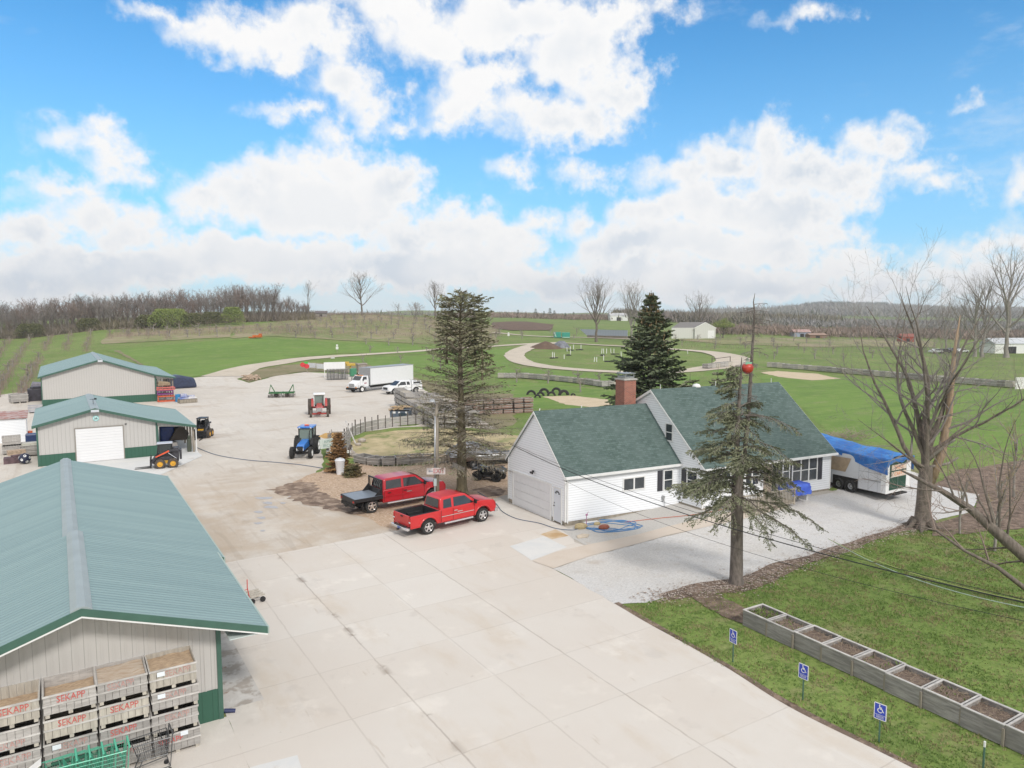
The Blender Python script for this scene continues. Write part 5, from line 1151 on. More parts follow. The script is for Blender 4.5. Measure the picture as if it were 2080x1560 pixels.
def orchard():
 """pruned fruit trees in rows; each one its own object"""
 rnd = random.Random(31); protos = []
 for k in range(5):
  T = MB(); t = MB(); h = 3.0
  T.tube([(0, 0, -.1), (rnd.uniform(-.1, .1), rnd.uniform(-.1, .1), .9), (rnd.uniform(-.2, .2), rnd.uniform(-.2, .2), 2.2)], [.15, .13, .06], 6, cap=False)
  for i in range(9):
   a = rnd.uniform(0, 6.28); z = rnd.uniform(.7, 2.1); L = rnd.uniform(.7, 1.4); p0 = Vector((0, 0, z)); p1 = p0 + Vector((cos(a) * L * .6, sin(a) * L * .6, .15)); p2 = p1 + Vector((cos(a) * L * .35, sin(a) * L * .35, rnd.uniform(.1, .5)))
   T.tube([p0, p1, p2], [.06, .045, .022], 4, cap=False)
   for _ in range(9):
    q = p0.lerp(p1, rnd.random()) if rnd.random() < .5 else p1.lerp(p2, rnd.random()); e = Vector((rnd.gauss(0, .35), rnd.gauss(0, .35), rnd.uniform(.2, 1))) * rnd.uniform(.3, .7); o = Vector((rnd.gauss(0, 1), rnd.gauss(0, 1), 0)).normalized() * .026
    t.add([q - o, q + o, q + e], [(0, 1, 2)])
  protos.append([T, t, None])
 ptsA = []
 for i in range(9):                        # left rows climbing the hill
  u0 = -60 + i * 52
  for j in range(11):
   v = 800 - j * 13.5 + i * .5
   if v < 672 - 0: break
   f = (800 - v) / 130.; u = u0 + f * (95 - i * 14)
   if u > 0 and v > 700 and u > 70 - (v - 700) * .0 and not (u < 85 or v < 712): continue
   if 205 < u < 460 and v > 690 - (u - 205) * .03: continue
   ptsA.append((u, v))
 ptsB = []
 for j, v in enumerate((668, 676, 684, 692)):
  u = 250 + j * 4
  while u < 620:
   if v < 690 - (u - 250) * .03: ptsB.append((u + rnd.uniform(-6, 6), v + rnd.uniform(-2, 2)))
   u += 30
 ptsC = []
 for v, st in ((650, 24), (655, 25), (661, 27), (668, 30), (677, 34), (688, 40), (701, 50), (716, 60), (735, 70), (752, 80)):
  u = 600 if v < 690 else (690 if v < 720 else 740)
  while u < 1010:
   if not (v > 700 and u < 700): ptsC.append((u + rnd.uniform(-7, 7), v + rnd.uniform(-2, 2)))
   u += st
 ptsD = []
 for v, st, a, b_ in ((679, 50, 1015, 1180), (688, 55, 1010, 1230), (700, 60, 1390, 1700), (708, 56, 1460, 1880), (718, 60, 1520, 1900), (729, 66, 1580, 1900), (692, 50, 1370, 1850), (778, 58, 1050, 1245), (795, 75, 1180, 1250)):
  u = a
  while u < b_: ptsD.append((u + rnd.uniform(-9, 9), v + rnd.uniform(-2, 2))); u += st
 LB = {'A': ('pinkish-brown pruned fruit tree in the rows on the left hill', 'fruit trees on the left hill'), 'B': ('low fruit tree in the rows below the left wood', 'fruit trees below the wood'),
  'C': ('bare fruit tree in the middle orchard slope above the white box truck', 'fruit trees of the middle orchard'), 'D': ('bare fruit tree in the orchard beyond the house', 'fruit trees beyond the house')}
 n = 0
 for key, pts in (('A', ptsA), ('B', ptsB), ('C', ptsC), ('D', ptsD)):
  first = {}
  for (u, v) in pts:
   if n >= 298: break
   k = rnd.randrange(5); p = G(u, v); sc = rnd.uniform(.75, 1.25); sv_ = (sc, sc, sc * rnd.uniform(.8, 1.15)); n += 1
   pr = protos[k]; lab, grp = LB[key]
   if pr[2] is None:
    pr[2] = put_tree('fruit_tree', pr[0], pr[1], p, lab, 'fruit tree', M_BARKL if key == 'A' else M_BARK, M_TWIGP, rnd.uniform(0, 6), grp, sv_)
   else:
    c = copy_tree(pr[2], p, rnd.uniform(0, 6), sv_, lab); c['group'] = grp
 print('orchard', n)
 # the many young trees beyond, one mass, and the twiggy prunings along the rows
 b = MB(); rnd = random.Random(37)
 def scrub(p, h, w=.5):
  for _ in range(3):
   e = Vector((rnd.gauss(0, w * .5), rnd.gauss(0, w * .5), h * rnd.uniform(.6, 1))); o = Vector((rnd.gauss(0, 1), rnd.gauss(0, 1), 0)).normalized() * .03; q = p + Vector((rnd.gauss(0, w), rnd.gauss(0, w), 0)); b.add([q - o, q + o, q + e], [(0, 1, 2)])
 for (u, v) in ptsA:
  for _ in range(60): p = G(u + rnd.gauss(0, 2.6), v + rnd.uniform(-8, 8)); scrub(p, rnd.uniform(.6, 1.9), .5)
 for _ in range(6500):
  u = rnd.uniform(560, 1015); v = 645 + 40 * rnd.random() ** 1.3
  p = US(u, 190 + 150 * (1 - (v - 645) / 60.)); scrub(p, rnd.uniform(.6, 1.8), .7)
 for _ in range(2600):
  u = rnd.uniform(230, 640); p = US(u, rnd.uniform(232, 262)); scrub(p, rnd.uniform(.5, 1.6), .7)
 for _ in range(1500):
  u = rnd.uniform(1330, 1950); p = US(u, rnd.uniform(225, 330)); scrub(p, rnd.uniform(.5, 1.6), .7)
 tag(b.build('orchard_scrub', M_TWIGP), 'pinkish twiggy growth between the orchard rows', 'scrub', kind='stuff')
orchard()
# ------------------------------------------------------------------ vehicles
def paint(name, c, rough=.28): return mat(name, c, rough=rough, coat=.6, var=.06, vscale=.7)
M_RED = paint('red_paint', (.56, .018, .022)); M_RED2 = paint('deep_red_paint', (.42, .010, .020)); M_WHP = paint('white_truck_paint', (.78, .79, .80)); M_BLUEP = paint('blue_tractor_paint', (.02, .17, .56), .4)
M_CHROME = mat('chrome', (.72, .72, .74), rough=.22, metal=.9); M_TYRE = mat('tyre_rubber', (.030, .029, .028), rough=.85, var=.3, vscale=5, bump=.3); M_TYREM = mat('dusty_tyre', (.105, .085, .070), rough=.95, var=.4, vscale=4, bump=.3)
M_CAR_GLASS = mat('car_glass', (.022, .026, .030), rough=.05, spec=.9); M_CLEAR = mat('pale_glass', (.16, .21, .19), rough=.08, spec=.9)
M_TAIL = mat('tail_lamp_red', (.45, .01, .01), rough=.2, coat=.5); M_HEAD = mat('headlamp_lens', (.66, .68, .70), rough=.12, spec=.8); M_AMBER = mat('amber_lens', (.75, .25, .03), rough=.3)
M_LINER = mat('bed_liner', (.022, .022, .024), rough=.6, var=.4, vscale=8); M_UNDER = mat('under_chassis', (.03, .027, .025), rough=.9, var=.3)
M_DECK = mat('painted_steel_deck', (.20, .23, .27), rough=.35, var=.2, vscale=2)
def wheel(root, x, y, r, w, side, rimr=.62, style='spoke', tyre=None, rim=None, n=28, lug=0):
 """side=+1: outer face towards +y"""
 t = MB(); c = (x, y, r)
 def L(prof, n=n): return [(rr, -hh * side) for rr, hh in prof]
 ri = r * rimr
 t.lathe([(ri, -w * .5), (r * .90, -w * .5), (r * .985, -w * .36), (r, -w * .15), (r, w * .15), (r * .985, w * .36), (r * .90, w * .5), (ri, w * .46), (ri * .95, w * .1), (ri * .95, -w * .4), (ri, -w * .5)], c, 'y', n)
 if lug:
  for k in range(lug):
   a = 2 * pi * k / lug
   for s in (-1, 1):
    aa = a + (pi / lug if s > 0 else 0); M = Matrix.Rotation(-aa, 3, 'Y') @ Matrix.Rotation(s * .6, 3, 'X')
    p = Matrix.Rotation(-aa, 3, 'Y') @ Vector((r + .0, 0, 0)); t.box(c[0] + p.x, y + s * w * .24, c[2] + p.z, r * .09, w * .52, r * .07, M=M)
 o = t.build('wheel', tyre or M_TYRE, root, smooth=True)
 m = MB(); yo = y + side * w * .5
 if style == 'spoke':
  m.lathe([(ri, -side * (-w * .05)), (ri * .99, -side * .02 * 0 - side * 0), (ri * .90, 0)], (x, yo, r), 'y', n)
  for k in range(5):
   a = 2 * pi * k / 5 + .3; d = Vector((cos(a), 0, sin(a))); u = Vector((-sin(a), 0, cos(a)))
   q0, q1 = d * ri * .12, d * ri * .93
   pts = [q0 - u * ri * .20, q0 + u * ri * .20, q1 + u * ri * .17, q1 - u * ri * .17]
   vs = [(x + p.x, yo - side * .012, r + p.z) for p in pts] + [(x + p.x, yo - side * .06, r + p.z) for p in pts]
   m.add(vs, [(0, 1, 2, 3), (7, 6, 5, 4), (0, 4, 5, 1), (1, 5, 6, 2), (2, 6, 7, 3), (3, 7, 4, 0)])
  m.cyl((x, yo - side * .07, r), (x, yo + side * .005, r), ri * .26, n=12)
  for k in range(n):
   pass
  m.lathe([(ri * .98, side * .10), (ri * .98, -side * .0), (ri * .88, -side * .004), (ri * .86, side * .09)], (x, yo, r), 'y', n)
 else:
  m.lathe([(ri * .98, 0), (ri * .9, side * .01), (ri * .82, side * .06), (ri * .35, side * .05), (ri * .30, -side * .02), (0.001, -side * .03)], (x, yo, r), 'y', n)
 m.build('rim', rim or M_CHROME, o, smooth=True)
 b = MB(); b.cyl((x, y - side * w * .1, r), (x, y + side * w * .22, r), ri * .94, n=20); b.build('hub', M_UNDER, o)
 return o
def arch(cx, r, z0, cz, a_in=None, n=9):
 a0 = math.asin(max(-1, min(1, (z0 - cz) / r)))
 return [(cx + r * cos(pi - a0 - (pi - 2 * a0) * k / n), cz + r * sin(pi - a0 - (pi - 2 * a0) * k / n)) for k in range(n + 1)]
def greenhouse(b, prof, zb, zt, wb, wt, cx=0):
 """cab upper from a side outline, leaning in towards the roof"""
 o = len(b.v); b.prism(prof, -1, 1)
 for i in range(o, len(b.v)):
  x, y, z = b.v[i]; w = lerp(wb, wt, max(0, min(1, (z - zb) / (zt - zb)))); b.v[i] = (x, y * w, z)
def side_pane(b, pts, zb, zt, wb, wt, s, off=.012):
 vs = [(x, s * (lerp(wb, wt, max(0, (z - zb) / (zt - zb))) + off), z) for x, z in pts]
 b.add(vs, [tuple(range(len(vs))) if s < 0 else tuple(reversed(range(len(vs))))])
def pickup(loc, heading, label, body, scale=(1.08, 1.04, 1.05), crew=False, flatbed=False, cap=False, wheelstyle='spoke', group=None, near=True, name='pickup_truck'):
 root = empty(name, loc, label, 'pickup truck', heading, group, scale)
 wb = 3.65 if not crew else 4.15; rb = .72
 f = wb - 3.65; zc, R_ = .42, .53
 nose = [(wb + .93, .48), (wb + 1.0, .70), (wb + .99, 1.0), (wb + .84, 1.20), (wb + .3, 1.27), (wb - .22, 1.31), (rb, 1.25)]
 out = [(rb, .50)] + arch(wb, R_, .50, zc) + nose
 b = MB(); b.prism(out, -.98, .98)
 o = len(b.v)
 for i in range(len(b.v)):
  x, y, z = b.v[i]
  if x > wb + .1: y *= 1 - .09 * ((x - wb) / 1.0) ** 2
  if z > 1.15: y *= .955
  if z < .55 and x < wb - .6: y *= .97
  b.v[i] = (x, y, z)
 bodyo = b.build('body', body, root, smooth=True, bevel=.045)
 # wheel-arch lips
 for s in (-1, 1):
  m = MB(); ap = arch(wb, R_ + .05, .52, zc, n=12); m.tube([(x, s * .965, z) for x, z in ap], .045, 6); m.build('fender_flare', body, root, smooth='all')
 zb_, zt_ = 1.23, 1.92; W0, W1 = .93, .74
 back = rb + .02
 prof = [(back, 1.23), (back + .10, 1.84), (back + .28, 1.91), (wb - 1.45, 1.93), (wb - 1.10, 1.87), (wb - .30, 1.27)]
 g = MB(); greenhouse(g, prof, zb_, zt_, W0, W1); g.build('cab_roof', body, root, smooth=True, bevel=.05)
 w = MB(); mid = lerp(back, wb - .9, .5) if crew else back + .80
 fs = wb - 1.05
 for s in (-1, 1):
  w.cut(); side_pane(w, [(mid + .12, 1.30), (wb - .62, 1.30), (wb - 1.18, 1.79), (mid + .16, 1.80)], zb_, zt_, W0, W1, s); w.cut()
  if crew: side_pane(w, [(back + .18, 1.30), (mid - .02, 1.30), (mid + .0, 1.80), (back + .26, 1.79)], zb_, zt_, W0, W1, s)
  else: side_pane(w, [(back + .22, 1.30), (mid - .02, 1.30), (mid + .0, 1.79), (back + .30, 1.76)], zb_, zt_, W0, W1, s)
 gp = w.build('side_window', M_CAR_GLASS if not crew else M_CLEAR if False else M_CAR_GLASS, root)
 w = MB(); w.add([(wb - .33, -.80, 1.315), (wb - .33, .80, 1.315), (wb - 1.05, .68, 1.855), (wb - 1.05, -.68, 1.855)], [(0, 1, 2, 3)]); w.v = [(x + .028, y, z + .012) for x, y, z in w.v]; w.build('windscreen', M_CAR_GLASS, root)
 w = MB(); w.add([(back + .01, -.74, 1.33), (back + .01, .74, 1.33), (back + .09, .66, 1.80), (back + .09, -.66, 1.80)], [(3, 2, 1, 0)]); w.v = [(x - .02, y, z) for x, y, z in w.v]; w.build('rear_window', M_CAR_GLASS, root)
 # door gaps, handles, mirrors, steps, trim
 for s in (-1, 1):
  m = MB()
  for xx in (mid + .04, wb - .62, back + .06):
   m.b2(xx, xx + .012, s * .975 if s > 0 else -.986, s * .986 if s > 0 else -.975, .56, 1.22)
  m.build('door_seam', M_UNDER, root)
  m = MB()
  for xx in ((mid + .12, back + .3) if crew else (mid + .12,)): m.b2(xx, xx + .2, s * .985 - .014, s * .985 + .014, 1.05, 1.10)
  m.build('door_handle', M_CHROME if not crew else M_BLACK, root)
  m = MB(); m.box(wb - .62, s * 1.10, 1.38, .10, .22, .22); m.tube([(wb - .60, s * .92, 1.28), (wb - .60, s * 1.05, 1.33)], .03, 6); m.build('mirror', M_BLACK, root, bevel=.02)
  m = MB(); m.tube([(rb + .25, s * 1.02, .46), (wb - .75, s * 1.02, .46)], .055, 8); m.build('running_board', M_CHROME, root, smooth=True)
  m = MB(); m.b2(rb + .1, wb - .65, s * .984 - .008, s * .984 + .008, .84, .875); m.build('side_moulding', M_CHROME if not crew else body, root)
  m = MB(); m.add([(wb + .985, s * .62, .78), (wb + .985, s * .90, .80), (wb + .80, s * .94, 1.08), (wb + .93, s * .62, 1.06)], [(0, 1, 2, 3) if s > 0 else (3, 2, 1, 0)]); m.v = [(x + .02, y * 1.01, z) for x, y, z in m.v]; m.build('headlight', M_HEAD, root)
  m = MB(); m.box(mid + .5, s * .988, .98, .34, .008, .05); m.build('badge', M_CHROME, root)
 m = MB(); m.b2(wb + .97, wb + 1.03, -.58, .58, .72, 1.06); m.build('grille', M_CHROME if crew else M_BLACK, root, bevel=.02)
 m = MB(); m.b2(wb + .88, wb + 1.12, -.96, .96, .44, .68); m.build('front_bumper', M_CHROME, root, bevel=.05)
 m = MB(); m.b2(wb - .95, wb - .36, -.70, .70, 1.262, 1.275); m.b2(wb - .33, wb - .18, -.85, .85, 1.29, 1.318); m.build('cowl', M_BLACK, root)
 m = MB(); m.b2(-1.1, wb + .8, -.42, -.30, .45, .60); m.b2(-1.1, wb + .8, .30, .42, .45, .60); m.b2(-.12, .12, -.8, .8, .34, .50); m.b2(wb - .12, wb + .12, -.8, .8, .34, .50); m.build('chassis', M_UNDER, root)
 wr = .42
 for xx in (0, wb):
  for s in (-1, 1): wheel(root, xx, s * .84, wr, .28, s, rimr=.64, style=wheelstyle)
 if flatbed:
  d = MB(); d.b2(-1.12, rb - .06, -1.08, 1.08, .94, 1.0); d.build('flatbed_deck', M_DECK, root)
  d = MB(); d.b2(-1.15, rb - .05, -1.11, -1.081, .80, 1.01); d.b2(-1.15, rb - .05, 1.081, 1.11, .80, 1.01); d.b2(-1.17, -1.121, -1.11, 1.11, .72, 1.01); d.b2(-1.1, rb - .08, -.5, .5, .62, .938)
  d.build('flatbed_frame', M_BLACK, root)
  d = MB(); d.b2(rb - .12, rb - .05, -1.0, -.92, 1.0, 1.92); d.b2(rb - .12, rb - .05, .92, 1.0, 1.0, 1.92); d.b2(rb - .12, rb - .05, -.92, .92, 1.84, 1.92); d.b2(rb - .12, rb - .05, -.92, .92, 1.0, 1.32)
  for k in range(7): yy = -.75 + k * .25; d.b2(rb - .10, rb - .07, yy - .012, yy + .012, 1.32, 1.84)
  for s in (-1, 1): d.prism([(rb - .12, 1.0), (rb - .55, 1.0), (rb - .12, 1.45)], s * .96 - .02, s * .96 + .02)
  d.build('headache_rack', M_BLACK, root)
  d = MB(); d.b2(-1.32, -1.15, -.12, .12, .45, .58); d.b2(-1.22, -1.07, -.9, .9, .50, .70); d.build('tow_hitch', M_UNDER, root)
  d = MB(); d.box(-1.18, -.95, .85, .02, .18, .1); d.box(-1.18, .95, .85, .02, .18, .1); d.build('tail_light', M_TAIL, root)
  d = MB(); d.b2(-.6, -.56, -.98, -.7, .3, .86); d.cut(); d.b2(-.6, -.56, .7, .98, .3, .86); d.build('mud_flap', M_BLACK, root)
  return root
 # load bed
 zt2 = 1.24; x0 = -1.14
 for s in (-1, 1):
  so = [(x0, .52)] + arch(0, R_, .52, zc) + [(rb - .02, .52), (rb - .02, zt2), (x0, zt2 - .02)]
  m = MB(); a, c = (s * .90, s * .985) if s > 0 else (-.985, -.90); m.prism(so, a, c); m.build('bed_side', body, root, smooth=True, bevel=.03)
  m = MB(); ap = arch(0, R_ + .05, .54, zc, n=12); m.tube([(x, s * .965, z) for x, z in ap], .05, 6); m.build('fender_flare', body, root, smooth='all')
  m = MB(); m.b2(x0, rb - .05, s * .94 - .035, s * .94 + .035, zt2 + .006, zt2 + .03); m.build('bed_rail', M_LINER, root)
  m = MB(); m.b2(x0 - .025, x0 + .02, s * .90 - .085, s * .90 + .085, .78, 1.14); m.build('tail_light', M_TAIL, root, bevel=.015)
  m = MB(); m.b2(x0 - .03, x0 + .015, s * .90 - .08, s * .90 + .08, .86, .93); m.build('reversing_lamp', M_HEAD, root)
  m = MB(); m.b2(-.42, .42, s * .72 - .13, s * .72 + .17, .72, .98); m.build('wheel_housing', M_LINER, root)
 m = MB(); m.b2(x0 - .01, x0 + .05, -.81, .81, .62, 1.23); m.build('tailgate', body, root, bevel=.02)
 m = MB(); m.b2(x0 - .03, x0 - .012, -.12, .12, 1.08, 1.16); m.build('tailgate_handle', M_BLACK, root)
 m = MB(); m.b2(x0 + .055, rb - .03, -.895, .895, .66, .70)
 for k in range(9): m.b2(x0 + .06, rb - .08, -.75 + k * .18, -.70 + k * .18, .70, .715)
 m.b2(rb - .07, rb - .03, -.89, .89, .70, 1.24); m.b2(x0 + .055, rb - .07, -.895, -.87, .70, 1.235); m.b2(x0 + .055, rb - .07, .87, .895, .70, 1.235); m.b2(x0 + .052, x0 + .07, -.86, .86, .70, 1.2)
 m.build('bed_liner', M_LINER, root)
 m = MB(); m.b2(x0 - .20, x0 - .03, -.95, .95, .44, .60); m.build('rear_bumper', M_CHROME, root, bevel=.04)
 m = MB(); m.b2(x0 - .19, x0 - .05, -.60, .60, .603, .64); m.b2(x0 - .32, x0 - .20, -.05, .05, .40, .48); m.build('bumper_step', M_BLACK, root)
 m = MB(); m.b2(x0 - .207, x0 - .203, -.16, .16, .46, .58); m.build('number_plate', mat('blue_plate', (.12, .18, .42)), root)
 if cap:
  c = MB(); greenhouse(c, [(x0, 1.25), (x0 + .12, 1.80), (rb - .1, 1.84), (rb - .03, 1.25)], 1.25, 1.85, .96, .82); c.build('topper', body, root, smooth=True, bevel=.05)
  w = MB()
  for s in (-1, 1): w.cut(); side_pane(w, [(x0 + .3, 1.40), (rb - .3, 1.40), (rb - .35, 1.70), (x0 + .36, 1.70)], 1.25, 1.85, .96, .82, s)
  w.build('topper_window', M_CAR_GLASS, root)
 return root
def veh(a, b): return atan2(b.y - a.y, b.x - a.x)
def vehicles():
 # near truck: contact points of its near-side wheels
 ra, fa = G(867, 1086), G(981, 1057); h = veh(ra, fa); n = Vector((-sin(h), cos(h), 0))
 h = radians(8.5); n = Vector((-sin(h), cos(h), 0)); loc = ra + n * .80 + Vector((.08, 0, 0))
 pickup(loc, h, 'shiny red extended-cab pickup with empty black bed parked on the concrete edge', M_RED, scale=(1.08, .92, 1.03))
 ra, fa = G(752, 1043), G(880, 1014); h = veh(ra, fa); n = Vector((-sin(h), cos(h), 0))
 h = radians(5.5); n = Vector((-sin(h), cos(h), 0))
 pickup(ra + n * .85 + Vector((.12, 0, 0)), h, 'dark red crew-cab pickup with flat black steel deck on the wood chips', M_RED2, scale=(1.08, .92, 1.07), crew=True, flatbed=True)
 r0, f0 = G(752, 770), G(716, 777)
 pickup(G(735, 774), veh(f0, r0) + .15, 'white pickup half hidden behind the white box truck, tail towards the yard', M_WHP, scale=1.05)
 h = veh(G(850, 795), G(800, 799))
 pickup(G(838, 797) , h, 'white pickup with white bed cover behind the crate pile', M_WHP, scale=1.08, cap=True)
 # box truck
 f0, r0 = G(736, 797), G(824, 786); h = veh(r0, f0); n = Vector((-sin(h), cos(h), 0)); L = (f0 - r0).length
 root = empty('box_truck', f0 - n * 1.1 * (1), 'white box truck with long plain cargo body at the back of the yard', 'truck', h)
 # local: front axle at x=0, forward +x ; near side is -y or +y depending on the view
 b = MB(); b.b2(-L - 1.9, -1.75, -1.25, 1.25, 1.05, 3.85); b.build('cargo_box', mat('box_white', (.74, .75, .76), rough=.4, var=.04), root, bevel=.03)
 b = MB(); b.b2(-L - 1.92, -1.72, -1.27, 1.27, 3.80, 3.88); b.b2(-1.75, -1.70, -1.27, 1.27, 1.05, 3.8); b.b2(-L - 1.92, -1.72, -1.27, 1.27, 1.0, 1.1); b.build('corner_rail', M_STEEL, root)
 b = MB(); b.b2(-1.6, .15, -1.05, 1.05, .75, 2.05); b.build('cab', M_WHP, root, bevel=.08)
 b = MB(); greenhouse(b, [(-1.6, 2.0), (-1.6, 2.62), (-.35, 2.62), (.15, 2.0)], 2.0, 2.65, 1.03, .92); b.build('cab_roof', M_WHP, root, bevel=.06, smooth=True)
 b = MB(); b.prism([(.15, .75), (.15, 1.95), (1.0, 1.62), (1.25, 1.35), (1.25, .75)], -.85, .85); b.build('bonnet', M_WHP, root, bevel=.1, smooth=True)
 b = MB()
 for s in (-1, 1): b.prism(arch(0, .66, .75, .55) + [(.66, 1.25), (-.5, 1.3)][::1], s * 1.0 - .12, s * 1.0 + .12)
 b.build('fender', M_WHP, root)
 b = MB(); b.b2(1.25, 1.29, -.55, .55, .95, 1.45); b.build('grille', M_STEEL, root); b = MB(); b.b2(1.15, 1.45, -1.15, 1.15, .45, .78); b.build('front_bumper', M_BLACK, root, bevel=.04)
 for s in (-1, 1):
  b = MB(); b.b2(1.10, 1.30, s * .92 - .14, s * .92 + .14, .95, 1.15); b.build('headlight', M_HEAD, root)
  b = MB(); b.b2(1.2, 1.33, s * .95 - .12, s * .95 + .12, .80, .92); b.build('indicator', M_AMBER, root)
  b = MB(); side_pane(b, [(-1.15, 2.02), (-.1, 2.02), (-.42, 2.50), (-1.15, 2.50)], 2.0, 2.65, 1.03, .92, s, .02); b.build('side_window', M_CAR_GLASS, root)
  b = MB(); b.box(-.1, s * 1.3, 2.1, .1, .1, .45); b.tube([(-.1, s * 1.05, 2.0), (-.1, s * 1.3, 2.0)], .02, 5); b.build('mirror', M_BLACK, root)
  wheel(root, 0, s * .98, .52, .28, s, .6, 'disc', rim=M_WHITE); wheel(root, -L, s * .95, .52, .5, s, .6, 'disc', rim=M_WHITE)
  b = MB(); b.cyl((-1.7, s * .95, .62), (-.75, s * .95, .62), .28, n=14); b.build('fuel_tank', M_STEEL, root)
  b = MB(); b.box(-.8, s * 1.055, 1.45, .55, .012, .16); b.build('door_lettering', mat('door_mark_red', (.35, .08, .12)), root)
 b = MB(); b.add([(.20, -.85, 1.98), (.20, .85, 1.98), (-.33, .8, 2.56), (-.33, -.8, 2.56)], [(0, 1, 2, 3)]); b.v = [(x + .03, y, z + .02) for x, y, z in b.v]; b.build('windscreen', M_CAR_GLASS, root)
 b = MB(); b.b2(-L - 1.5, 1.0, -.45, .45, .55, .95); b.build('chassis', M_UNDER, root)
 b = MB(); b.b2(-.8, -.4, -.6, .6, 2.66, 2.74); b.build('roof_marker', M_AMBER, root)
 def tractor(loc, h, label, body, roofm, rimm, glass, wb=2.35, rr=.80, fr=.50, gauge=.82, fgauge=.80, fw=.30, rw=.46, narrow=False, tyre=None, beacon=False, scale=1.0):
  root = empty('tractor', loc, label, 'tractor', h, None, scale)
  b = MB(); b.prism([(.55, .75), (.55, 1.42), (wb - .1, 1.28), (wb + .42, 1.12), (wb + .48, .72)], -.33, .33); b.build('bonnet', body, root, bevel=.06, smooth=True)
  b = MB(); b.b2(wb + .44, wb + .50, -.26, .26, .72, 1.12); b.build('grille', M_BLACK if not narrow else M_STEEL, root)
  if not narrow:
   for s in (-1, 1): b = MB(); b.add([(wb + .50, s * .12, .74), (wb + .50, s * .30, .74), (wb + .49, s * .31, .98), (wb + .50, s * .24, .94)], [(0, 1, 2, 3) if s > 0 else (3, 2, 1, 0)]); b.build('headlight', M_HEAD, root)
  else:
   b = MB()
   for k in range(9): b.b2(wb + .50, wb + .52, -.30 + k * .07, -.275 + k * .07, .70, 1.18)
   b.build('grille_bar', M_CHROME, root); b = MB(); b.b2(.6, wb, -.345, .345, 1.0, 1.14); b.build('side_stripe', M_WHITE, root)
  b = MB(); b.b2(-.4, wb + .2, -.22, .22, .48, .80); b.b2(wb - .09, wb + .09, -fgauge + .1, fgauge - .1, fr - .08, fr + .08); b.b2(-.16, .16, -gauge + .15, gauge - .15, rr - .18, rr + .1); b.build('chassis', M_UNDER if not narrow else body, root)
  z0, z1 = 1.05, 2.35
  b = MB(); b.b2(-.62, .62, -.52, .52, .80, z0); b.build('cab_floor', M_BLACK if not narrow else body, root)
  for xx, tx in ((.60, .52), (-.60, -.66)):
   for s in (-1, 1): b = MB(); b.tube([(xx, s * .60, z0 - .05), (tx, s * .62, z1)], .045, 5); b.build('cab_post', M_BLACK if not narrow else roofm, root)
  b = MB(); b.b2(-.52, .46, -.59, -.575, z0, z1 - .02); b.b2(-.52, .46, .575, .59, z0, z1 - .02); b.b2(.545, .56, -.54, .54, z0 + .2, z1 - .02); b.b2(-.64, -.62, -.54, .54, z0, z1 - .02); b.build('cab_glass', glass, root)
  b = MB(); b.b2(-.35, .05, -.24, .24, z0, z0 + .35); b.b2(-.42, -.30, -.24, .24, z0 + .35, z0 + .95); b.build('seat', M_BLACK, root, bevel=.04)
  b = MB(); b.tube([(.40, 0, z0), (.28, 0, z0 + .55)], .03, 6); b.lathe([(.17, .0), (.19, .02), (.17, .04)], (.26, 0, z0 + .55), 'z', 14); b.build('steering_wheel', M_BLACK, root)
  b = MB(); b.b2(-.80, .74, -.70, .70, z1, z1 + .16); b.build('cab_roof', roofm, root, bevel=.07, smooth=True)
  b = MB()
  for s in (-1, 1): b.box(.76, s * .5, z1 + .06, .05, .14, .08)
  b.build('work_lamp', M_HEAD, root)
  if beacon: b = MB(); b.b2(-.12, .12, -.2, .2, z1 + .162, z1 + .26); b.build('beacon', mat('beacon_orange', (.75, .12, .02), rough=.3), root, bevel=.03)
  b = MB(); b.tube([(.9, .36 if narrow else .40, 1.2), (.9, .38 if narrow else .42, 2.2)], .035, 8); b.build('exhaust', M_BLACK, root)
  for s in (-1, 1):
   wheel(root, 0, s * gauge, rr, rw, s, .58, 'disc', tyre, rimm, lug=22); wheel(root, wb, s * fgauge, fr, fw, s, .56, 'disc', tyre, rimm, lug=16 if not narrow else 0, n=22)
   b = MB(); pts = [(x, z) for x, z in arch(0, rr + .1, rr + .15, rr, n=8)]; inner = [(x * .93, rr + (z - rr) * .93) for x, z in reversed(pts)]
   a, c = s * (gauge - .40), s * (gauge - .14); b.prism(pts + inner, min(a, c), max(a, c)); b.build('fender', body if narrow else M_BLACK, root)
  return root
 f0 = (G(598, 935) + G(620, 937)) / 2; f0 = G(609, 934); r0 = G(625, 921)
 h = veh(r0, f0); tractor(r0, h, 'blue tractor with blue cab roof and white rear rims on the gravel yard', M_BLUEP, M_BLUEP, M_WHITE, M_CLEAR, beacon=True, wb=2.3, scale=(1.0, 1.0, 1.02))
 f0, r0 = G(649, 848), G(640, 841)
 d = -Vector((sin(YAW), cos(YAW))) + .26 * Vector((cos(YAW), -sin(YAW))); h = atan2(d.y, d.x)
 tractor(G(649, 847) - Vector((cos(h), sin(h), 0)) * 2.7, h, 'red tractor with white cab roof facing the camera in mid yard', paint('old_red', (.40, .035, .025), .5), M_WHITE, mat('red_rim', (.30, .05, .04), rough=.7), M_CLEAR, wb=2.7, rr=.92, fr=.42, gauge=1.05, fgauge=.95, fw=.26, rw=.5, narrow=True, tyre=M_TYREM, scale=1.06)
